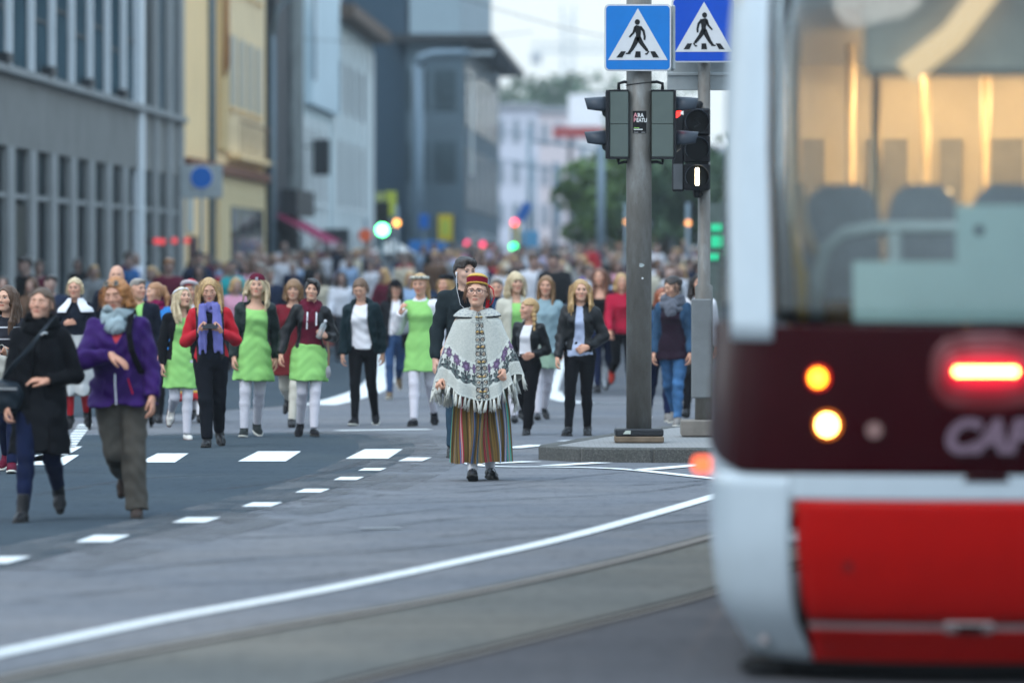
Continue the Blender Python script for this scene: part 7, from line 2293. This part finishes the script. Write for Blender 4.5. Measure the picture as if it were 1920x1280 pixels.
# ------------------------------------------------------------------ the tram in the near right corner, seen from behind
TY = 23.4
TX = (1850 - 960) / FPX * TY
TA = R(4.5)
tram = empty('tram', (TX, TY, 0), -TA, 'red and white tram seen from behind with lit rear lamps and a lamp lit saloon', 'tram')
TM = Matrix.Translation((TX, TY, 0)) @ Matrix.Rotation(-TA, 4, 'Z')
PLAN = np.array([(0, 0, 0), (.25, .36, .022), (.5, .71, .11), (.68, .93, .27), (.80, 1.055, .50), (.90, 1.12, .85), (1.0, 1.15, 1.5)])
ELEV = np.array([(.08, .90, .26), (.16, .935, .20), (.28, 1.0, .11), (.50, 1.036, .03), (.80, 1.043, 0), (1.2, 1.04, .0), (1.5, 1.02, .025), (2.0, .998, .11), (2.5, .98, .23), (2.9, .962, .36), (3.15, .93, .50), (3.3, .84, .75)])
tt = np.linspace(0, 1, 200)
def cr_spline(T, x):
    o = []
    for c in (1, 2):
        tang = np.gradient(T[:, c], T[:, 0])
        k = np.clip(np.searchsorted(T[:, 0], x, 'right') - 1, 0, len(T) - 2); h = T[k + 1, 0] - T[k, 0]; t = (x - T[k, 0]) / h
        o.append((2 * t**3 - 3 * t**2 + 1) * T[k, c] + (t**3 - 2 * t**2 + t) * h * tang[k] + (-2 * t**3 + 3 * t**2) * T[k + 1, c] + (t**3 - t**2) * h * tang[k + 1])
    return o
def S_(t, z, off=0.0):
    t = np.asarray(t, float); z = np.asarray(z, float)
    def base(t):
        x, y = cr_spline(PLAN, np.abs(t)); return np.sign(t) * x, y
    w_, n_ = cr_spline(ELEV, z)
    x, y = base(t)
    e = 1e-3
    xa, ya = base(np.clip(t - e, -1, 1)); xb, yb = base(np.clip(t + e, -1, 1))
    tx_, ty_ = xb - xa, yb - ya; L_ = np.hypot(tx_, ty_) + 1e-9
    nx, ny = ty_ / L_, -tx_ / L_
    return np.stack([x * w_ + nx * off, y + n_ + ny * off, z], -1)
def px_of(p):
    q = TM @ Vector(p); return 960 + q.x / q.y * FPX
def t_px(px, z):
    lo, hi = -1.0, .4
    for _ in range(40):
        m = (lo + hi) / 2
        if px_of(S_(m, z)) < px: lo = m
        else: hi = m
    return (lo + hi) / 2
def patch(name, tl, tr, z0, z1, mat, parent, off=0.0, nt=26, nz=14, thick=.012):
    """panel of the shell between the side limits tl(z) and tr(z)"""
    zs_ = np.linspace(z0, z1, nz)
    V = np.array([S_(np.linspace(tl(z), tr(z), nt), np.full(nt, z), off) for z in zs_])
    Vi = np.array([S_(np.linspace(tl(z), tr(z), nt), np.full(nt, z), off - thick) for z in zs_])
    n_ = nt * nz; idx = np.arange(n_).reshape(nz, nt)
    q = np.stack([idx[:-1, :-1], idx[:-1, 1:], idx[1:, 1:], idx[1:, :-1]], -1).reshape(-1, 4)
    rim = np.concatenate([idx[0], idx[1:, -1], idx[-1, :-1][::-1], idx[1:-1, 0][::-1]])
    r2_ = np.roll(rim, -1)
    F = np.concatenate([q, q[:, ::-1] + n_, np.stack([r2_, rim, rim + n_, r2_ + n_], -1)])
    return obj(name, mesh_from(name, np.concatenate([V.reshape(-1, 3), Vi.reshape(-1, 3)]), F, False), mat, parent)
def lim(*pz):
    """limit given as photograph columns at heights: ((px, z), ...)"""
    zz_ = np.array([q[1] for q in pz]); ts = np.array([t_px(*q) for q in pz]); o = np.argsort(zz_)
    return lambda z: float(np.interp(z, zz_[o], ts[o]))
const = lambda c: (lambda z: c)
neg = lambda f_: (lambda z: -f_(z))
TW_ = plain('tram white paint', (.44, .51, .56), .25, var=.03, spec=.3); TR_ = plain('tram red paint', (.36, .004, .003), .35, var=.05, spec=.06)
TD_ = plain('tram maroon gloss', (.022, .0008, .0026), .25, var=.10, spec=.05); TK_ = plain('tram black', (.010, .010, .011), .5)
TG_ = plain('tram grey seam', (.35, .30, .30), .5)
# corner shells, red panels, strip
redL = lim((1490.5, .80), (1517.5, .27)); redL2 = lim((1518.5, .235), (1526, .10))
corL = lim((1484, .885), (1524, .10))
for f0, f1 in ((const(-1), lambda z: corL(z) - .004), (lambda z: -corL(z) + .004, const(1))):
    o = patch('corner_shell', f0, f1, .09, .884, TW_, tram)
    for p_ in o.data.polygons: p_.use_smooth = True
patch('white_strip', lambda z: corL(z) - .002, lambda z: -corL(z) + .002, .782, .884, TW_, tram, .004)
patch('red_panel', redL, neg(redL), .268, .778, TR_, tram, .002)
patch('grey_seam', redL2, neg(redL2), .238, .262, TG_, tram, -.002)
patch('red_skirt', redL2, neg(redL2), .095, .236, TR_, tram, .002)
h_ = patch('handle_plate', lim((1772, .2), (1772, .3)), const(.02), .226, .274, TG_, tram, .006, 10, 4)
patch('handle_slot', lim((1796, .2), (1796, .3)), const(-.01), .228, .262, TK_, h_, .016, 10, 4)
MB().tube([tuple(S_(t_px(1441, .165), .175, .004)), tuple(S_(t_px(1441, .165), .175, .02))], .022, 14).build('bolt_cover', TG_, tram)
MB().box(-.80, .80, 1.0, 3.0, .10, .45).build('underframe', TK_, tram)
MB().bbox(-1.04, -.62, .62, 1.0, .035, .075, .01).build('step', TK_, tram)
for sy in (1.3, 3.1):
    for sx in (-.53, .53):
        MB().tube([(sx - .05, sy, .29), (sx + .05, sy, .29)], .28, 20).build('wheel', plain('wheel steel', (.06, .055, .05), .6), tram, smooth=True)
# maroon lamp band
bl_ = lim((1392, .886), (1352, .93), (1334, .99), (1322, 1.06), (1300, 1.2), (1300, 1.5))
patch('corner_shell', const(-1), lim((1400, .886), (1400, 1.2)), .8845, 1.08, TW_, tram, .0)
band = patch('lamp_band', lambda z: max(-1.0, bl_(z)), const(1), .886, 1.50, TD_, tram, .006, 60, 34)
for p_ in band.data.polygons: p_.use_smooth = True
patch('lower_notch', lim((1795, .8), (1815, .9)), neg(lim((1795, .8), (1815, .9))), .858, .884, TD_, tram, .008, 10, 3)
def on_band(px, py, off=.012):
    z = 1.75 + (497 - py) / (FPX / (TY + .3))
    for _ in range(3):
        t = t_px(px, z); p_ = TM @ Vector(S_(t, z)); z = 1.75 + (497 - py) / (FPX / p_.y)
    return Vector(S_(t, z, off)), Vector(S_(t, z, off + 1)) - Vector(S_(t, z, off)), t, z
def lamp(name, px, py, rad, mat, ring=None):
    c, n_, t, z = on_band(px, py); n_.normalize()
    if ring: MB().tube([c - n_ * .004, c + n_ * .006], rad * 1.45, 24).build('lamp_ring', ring, tram, smooth=False)
    return MB().tube([c, c + n_ * .010], rad, 24).build(name, mat, tram)
lamp('tail_lamp', 1537, 708, .034, emissive('tail lamp', (1.0, .25, .010), 9.0), emissive('tail lamp halo', (1.0, .01, .0), .7))  # ring glow paints the red bloom round the lamp
lamp('turn_lamp', 1554, 796, .040, emissive('turn lamp', (1.0, .50, .10), 20.0), emissive('turn lamp halo', (1.0, .20, .0), .7))  # ring glow paints the orange bloom round the lamp
lamp('reflector', 1641, 806, .034, plain('pale lens', (.22, .13, .12), .3), TD_)
# LED brake light with its red bloom painted as nested glowing patches
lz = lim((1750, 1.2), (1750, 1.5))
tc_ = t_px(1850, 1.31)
for nm, wz, hz_, off_, st_ in (('brake_halo', .235, .165, .010, .02), ('brake_halo', .205, .125, .0112, .07), ('brake_halo', .180, .092, .0124, .20), ('brake_halo', .158, .062, .0136, .60)):
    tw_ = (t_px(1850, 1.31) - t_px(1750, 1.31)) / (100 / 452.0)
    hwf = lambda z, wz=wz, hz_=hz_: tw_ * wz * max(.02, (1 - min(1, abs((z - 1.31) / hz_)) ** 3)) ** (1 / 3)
    patch(nm, lambda z: tc_ - hwf(z), lambda z: tc_ + hwf(z), 1.31 - hz_, 1.31 + hz_, emissive('brake halo %g' % st_, (1.0, .0, .035), st_), tram, off_, 14, 13, .002)
BL = emissive('brake led', (1.0, .20, .05), 28.0)
for k in range(11):
    c, n_, t, z = on_band(1797 + 10.4 * k, 696, .018); n_.normalize()
    MB().tube([c, c + n_ * .008], .017, 12).build('led', BL, tram)
# lettering
c, n_, t, z = on_band(1846, 846, .02)
text_obj('lettering', 'CAF', .185, plain('lettering grey pink', (.15, .10, .135), .5), tram, (c.x, c.y - .012, c.z), (R(90), 0, 0), shear=.28, align='CENTER', bold=.010, extrude=.004)
# small orange marker at the side
MB().tube([(-1.205, 1.25, .885), (-1.25, 1.22, .885)], .036, 14).build('side_marker', emissive('side marker', (1.0, .13, .04), 1.6), tram)
# white window pillars and glazing
pl0 = lim((1370, 2.85), (1369, 2.2), (1377, 1.44)); pl1 = lim((1445, 2.85), (1442, 2.2), (1451, 1.44))
for a, b in ((pl0, pl1), (neg(pl1), neg(pl0))):
    o = patch('window_pillar', a, b, 1.435, 3.02, TW_, tram, .016, 12, 20)
    for p_ in o.data.polygons: p_.use_smooth = True
GLT = NT('tram glass')
for nd in list(GLT.n):
    if nd.type == 'BSDF_PRINCIPLED': GLT.n.remove(nd)
tr_ = GLT.node('ShaderNodeBsdfTransparent'); tr_.inputs[0].default_value = (.86, .90, .90, 1)
gl_ = GLT.node('ShaderNodeBsdfGlossy'); gl_.inputs['Roughness'].default_value = .02
lw = GLT.node('ShaderNodeFresnel'); lw.inputs[0].default_value = 1.45
mx = GLT.node('ShaderNodeMixShader'); GLT.l.new(lw.outputs[0], mx.inputs[0]); GLT.l.new(tr_.outputs[0], mx.inputs[1]); GLT.l.new(gl_.outputs[0], mx.inputs[2])
GLT.l.new(mx.outputs[0], next(q for q in GLT.n if q.type == 'OUTPUT_MATERIAL').inputs[0]); GLT = GLT.m
patch('rear_window', lambda z: pl1(z) + .002, lambda z: -pl1(z) - .002, 1.503, 3.0, GLT, tram, .004, 40, 20, .006)
fr_ = lim((1474, 2.85), (1472, 2.2), (1490, 1.5))
patch('window_border', lambda z: pl1(z) + .002, fr_, 1.503, 3.0, TK_, tram, -.006, 6, 20, .004)
patch('window_border', lambda z: -fr_(z), lambda z: -pl1(z) - .002, 1.503, 3.0, TK_, tram, -.006, 6, 20, .004)
SG_ = glass('tram side glass', (.030, .040, .040), .08, .3)
for a, b in ((const(-1), lambda z: pl0(z) - .002), (lambda z: -pl0(z) + .002, const(1))):
    patch('side_glass', a, b, 1.503, 3.0, SG_, tram, .0, 14, 16)
patch('head_panel', const(-1), const(1), 3.0, 3.29, TW_, tram, .004, 50, 6)
# sides, roof and the next module
LEN = 8.2
for sx in (-1, 1):
    MB().box(min(sx * 1.165, sx * 1.195), max(sx * 1.165, sx * 1.195), 1.5, LEN, .50, .885).build('side_panel', TW_, tram)
    MB().box(min(sx * 1.163, sx * 1.193), max(sx * 1.163, sx * 1.193), 1.5, LEN, .886, 1.5).build('side_panel', TD_, tram)
    MB().box(min(sx * 1.08, sx * 1.11), max(sx * 1.08, sx * 1.11), 1.86, LEN, 2.82, 3.2).build('cant_rail', TW_, tram)
    for k in range(4):
        MB().box(min(sx * 1.085, sx * 1.115), max(sx * 1.085, sx * 1.115), 2.0 + k * 1.55, 3.42 + k * 1.55, 1.503, 2.815).build('side_window', GLT, tram)
        MB().bbox(min(sx * 1.02, sx * 1.118), max(sx * 1.02, sx * 1.118), 1.87 + k * 1.55, 2.0 + k * 1.55, 1.503, 2.815, .01).build('window_post', plain('warm white lining', (.62, .58, .50), .5), tram)
MB().bbox(-1.08, 1.08, .95, LEN, 3.21, 3.42, .06).build('roof', TW_, tram)
MB().bbox(-.7, .7, 2.2, 6.5, 3.43, 3.75, .06).build('roof_box', TG_, tram)
md2 = MB(); md2.bbox(-1.15, 1.15, LEN + .75, LEN + 9, .14, 1.5, .04); md2.bbox(-1.10, 1.10, LEN + .75, LEN + 9, 2.8, 3.4, .05); md2.build('front_module', TW_, tram)
MB().box(-1.09, 1.09, LEN + .8, LEN + 8.9, 1.5, 2.8).build('front_module_glass', SG_, tram)
MB().bbox(-1.0, 1.0, LEN - .0, LEN + .75, .35, 3.2, .03).build('bellows', plain('grey bellows', (.06, .06, .065), .8), tram)
# inside: floor, ceiling with lamp strips, end wall, seats, rails, posts
LIN = plain('saloon lining', (.62, .57, .48), .6, var=.05); LINB = plain('saloon grey panel', (.30, .31, .32), .6)
MB().box(-1.08, 1.08, .75, LEN, .62, .68).build('floor', plain('saloon floor', (.10, .10, .11), .8), tram)
MB().box(-1.06, 1.06, .9, LEN - .02, 2.86, 2.90).build('ceiling', LIN, tram)
EMW = emissive('warm saloon lamp', (1.0, .60, .27), 13.0)
for x0, x1 in ((-.42, -.30), (.30, .42)):
    MB().box(x0, x1, 3.4, LEN - .3, 2.80, 2.855).build('lamp_strip', EMW, tram)
MB().box(-1.06, 1.06, LEN - .06, LEN - .02, .68, 2.86).build('end_wall', LIN, tram)
k = 0
for x0, x1, m_ in ((-1.0, -.86, LINB), (-.62, -.40, LINB), (-.22, -.10, LINB), (.06, .24, LINB), (.40, .52, LINB), (.70, .92, LINB)):
    MB().box(x0, x1, LEN - .09, LEN - .061, .9, 2.45).build('end_panel', m_, tram)
for x0, y0 in ((-.86, 2.5), (-.50, 3.2), (-.28, 4.6), (.02, 5.4), (.26, 3.8), (.36, 6.2), (-.66, 5.2)):
    MB().tube([(x0, y0, .68), (x0, y0, 2.86)], .024, 10).build('grab_pole', plain('warm steel', (.62, .52, .36), .35, metal=.5), tram, smooth=True)
MB().tube([(.02, .95, 2.95), (-.40, 1.9, 2.62)], [.07, .07], 10).build('roof_beam', EMW, tram) if False else MB().bbox(-.52, .50, .72, .80, 2.55, 2.99, .03).build('cowl', plain('warm grey cowl', (.50, .45, .37), .6), tram)
for k_, (xa, xb) in enumerate(((-.79, -.45), (-.43, -.11), (-.07, .25), (.28, .60))):
    pts = [(xa, .74), (xb, .74), (xb, 1.95), (xb - .03, 2.05), (xb - .09, 2.10), (xa + .09, 2.10), (xa + .03, 2.05), (xa, 1.95)]
    poly_obj('seat_back', pts, 1.15, .10, plain('blue grey seat', (.32, .335, .36), .8), tram)
RAILM = plain('pale handrail', (.50, .56, .56), .4)
arch = [(-.72, .80, 1.50), (-.715, .80, 1.70), (-.68, .80, 1.82), (-.60, .80, 1.885), (-.48, .80, 1.905), (.5, .80, 1.91)]
MB().tube(arch, .030, 10).build('hand_rail', RAILM, tram, smooth=True)
MB().tube([(-.386, .80, 1.90), (-.386, .80, 1.5)], .028, 10).build('hand_rail', RAILM, tram, smooth=True)
YELM = plain('yellow handle', (.66, .38, .035), .45)
MB().tube([(-.885, .92, 2.10), (-.87, .90, 1.98), (-.82, .86, 1.82), (-.785, .82, 1.70), (-.78, .80, 1.45)], .026, 10).build('grab_handle', YELM, tram, smooth=True)
MB().tube([(-.80, .98, 2.10), (-.78, .95, 1.92), (-.73, .90, 1.80)], .024, 10).build('grab_handle', plain('pale peach handle', (.66, .48, .32), .45), tram, smooth=True)
MB().box(-.74, -.56, .86, .90, .75, 1.60).build('luggage_panel', plain('brown panel', (.16, .075, .02), .6), tram)
TEAL = plain('pale teal board', (.66, .83, .79), .6, var=.03)
bd = MB(); bd.box(-.555, .9, .30, .315, 1.50, 1.765); bd.build('notice_board', TEAL, tram)
MB().box(-.125, .9, .30, .315, 1.7655, 2.0).build('notice_board', TEAL, tram)
MB().tube([(-.03, .297, 1.895), (-.03, .299, 1.895)], .022, 12).build('emblem', plain('dark emblem', (.05, .06, .10), .5), tram)
for lx, ly in ((-.70, 2.4), (-.20, 3.0), (.20, 5.0)):
    MB().tube([(lx, ly, 2.0), (lx, ly, 2.10)], [.05, .05], 10).build('lamp_globe', emissive('saloon spot', (1.0, .62, .28), 2.0), tram)

# slanting duct under the saloon roof, the lamp light on it painted in as glow
MB().tube([(.02, .66, 2.93), (-.14, .66, 2.72), (-.34, .67, 2.56)], [.055, .055, .055], 12).build('glow_duct', emissive('painted duct glow', (1.0, .70, .38), .62), tram, smooth=True)

patch('under_shade', const(-.86), const(.86), .02, .088, TK_, tram, -.05, 20, 3)  # black strip standing in for the shade under the tram
c, n_, t, z = on_band(1591, 1061, .004); n_.normalize()
MB().tube([c, c + n_ * .006], .018, 14).build('panel_lock', plain('dark lock', (.08, .006, .008), .5), tram)

# ------------------------------------------------------------------ air: the far street fades a little
hz = MB().box(-470, 470, -110, 1560, -1.0, 48).build('haze', None)
tag(hz, 'thin evening haze over the street', None, None, 'stuff')
hm = bpy.data.materials.new('haze'); hm.use_nodes = True
for nd in list(hm.node_tree.nodes):
    if nd.type == 'BSDF_PRINCIPLED': hm.node_tree.nodes.remove(nd)
pv = hm.node_tree.nodes.new('ShaderNodeVolumePrincipled')
pv.inputs['Color'].default_value = (.82, .93, 1.0, 1)
pv.inputs['Density'].default_value = .00026
hm.node_tree.links.new(pv.outputs[0], next(q for q in hm.node_tree.nodes if q.type == 'OUTPUT_MATERIAL').inputs['Volume'])
hz.data.materials.append(hm)
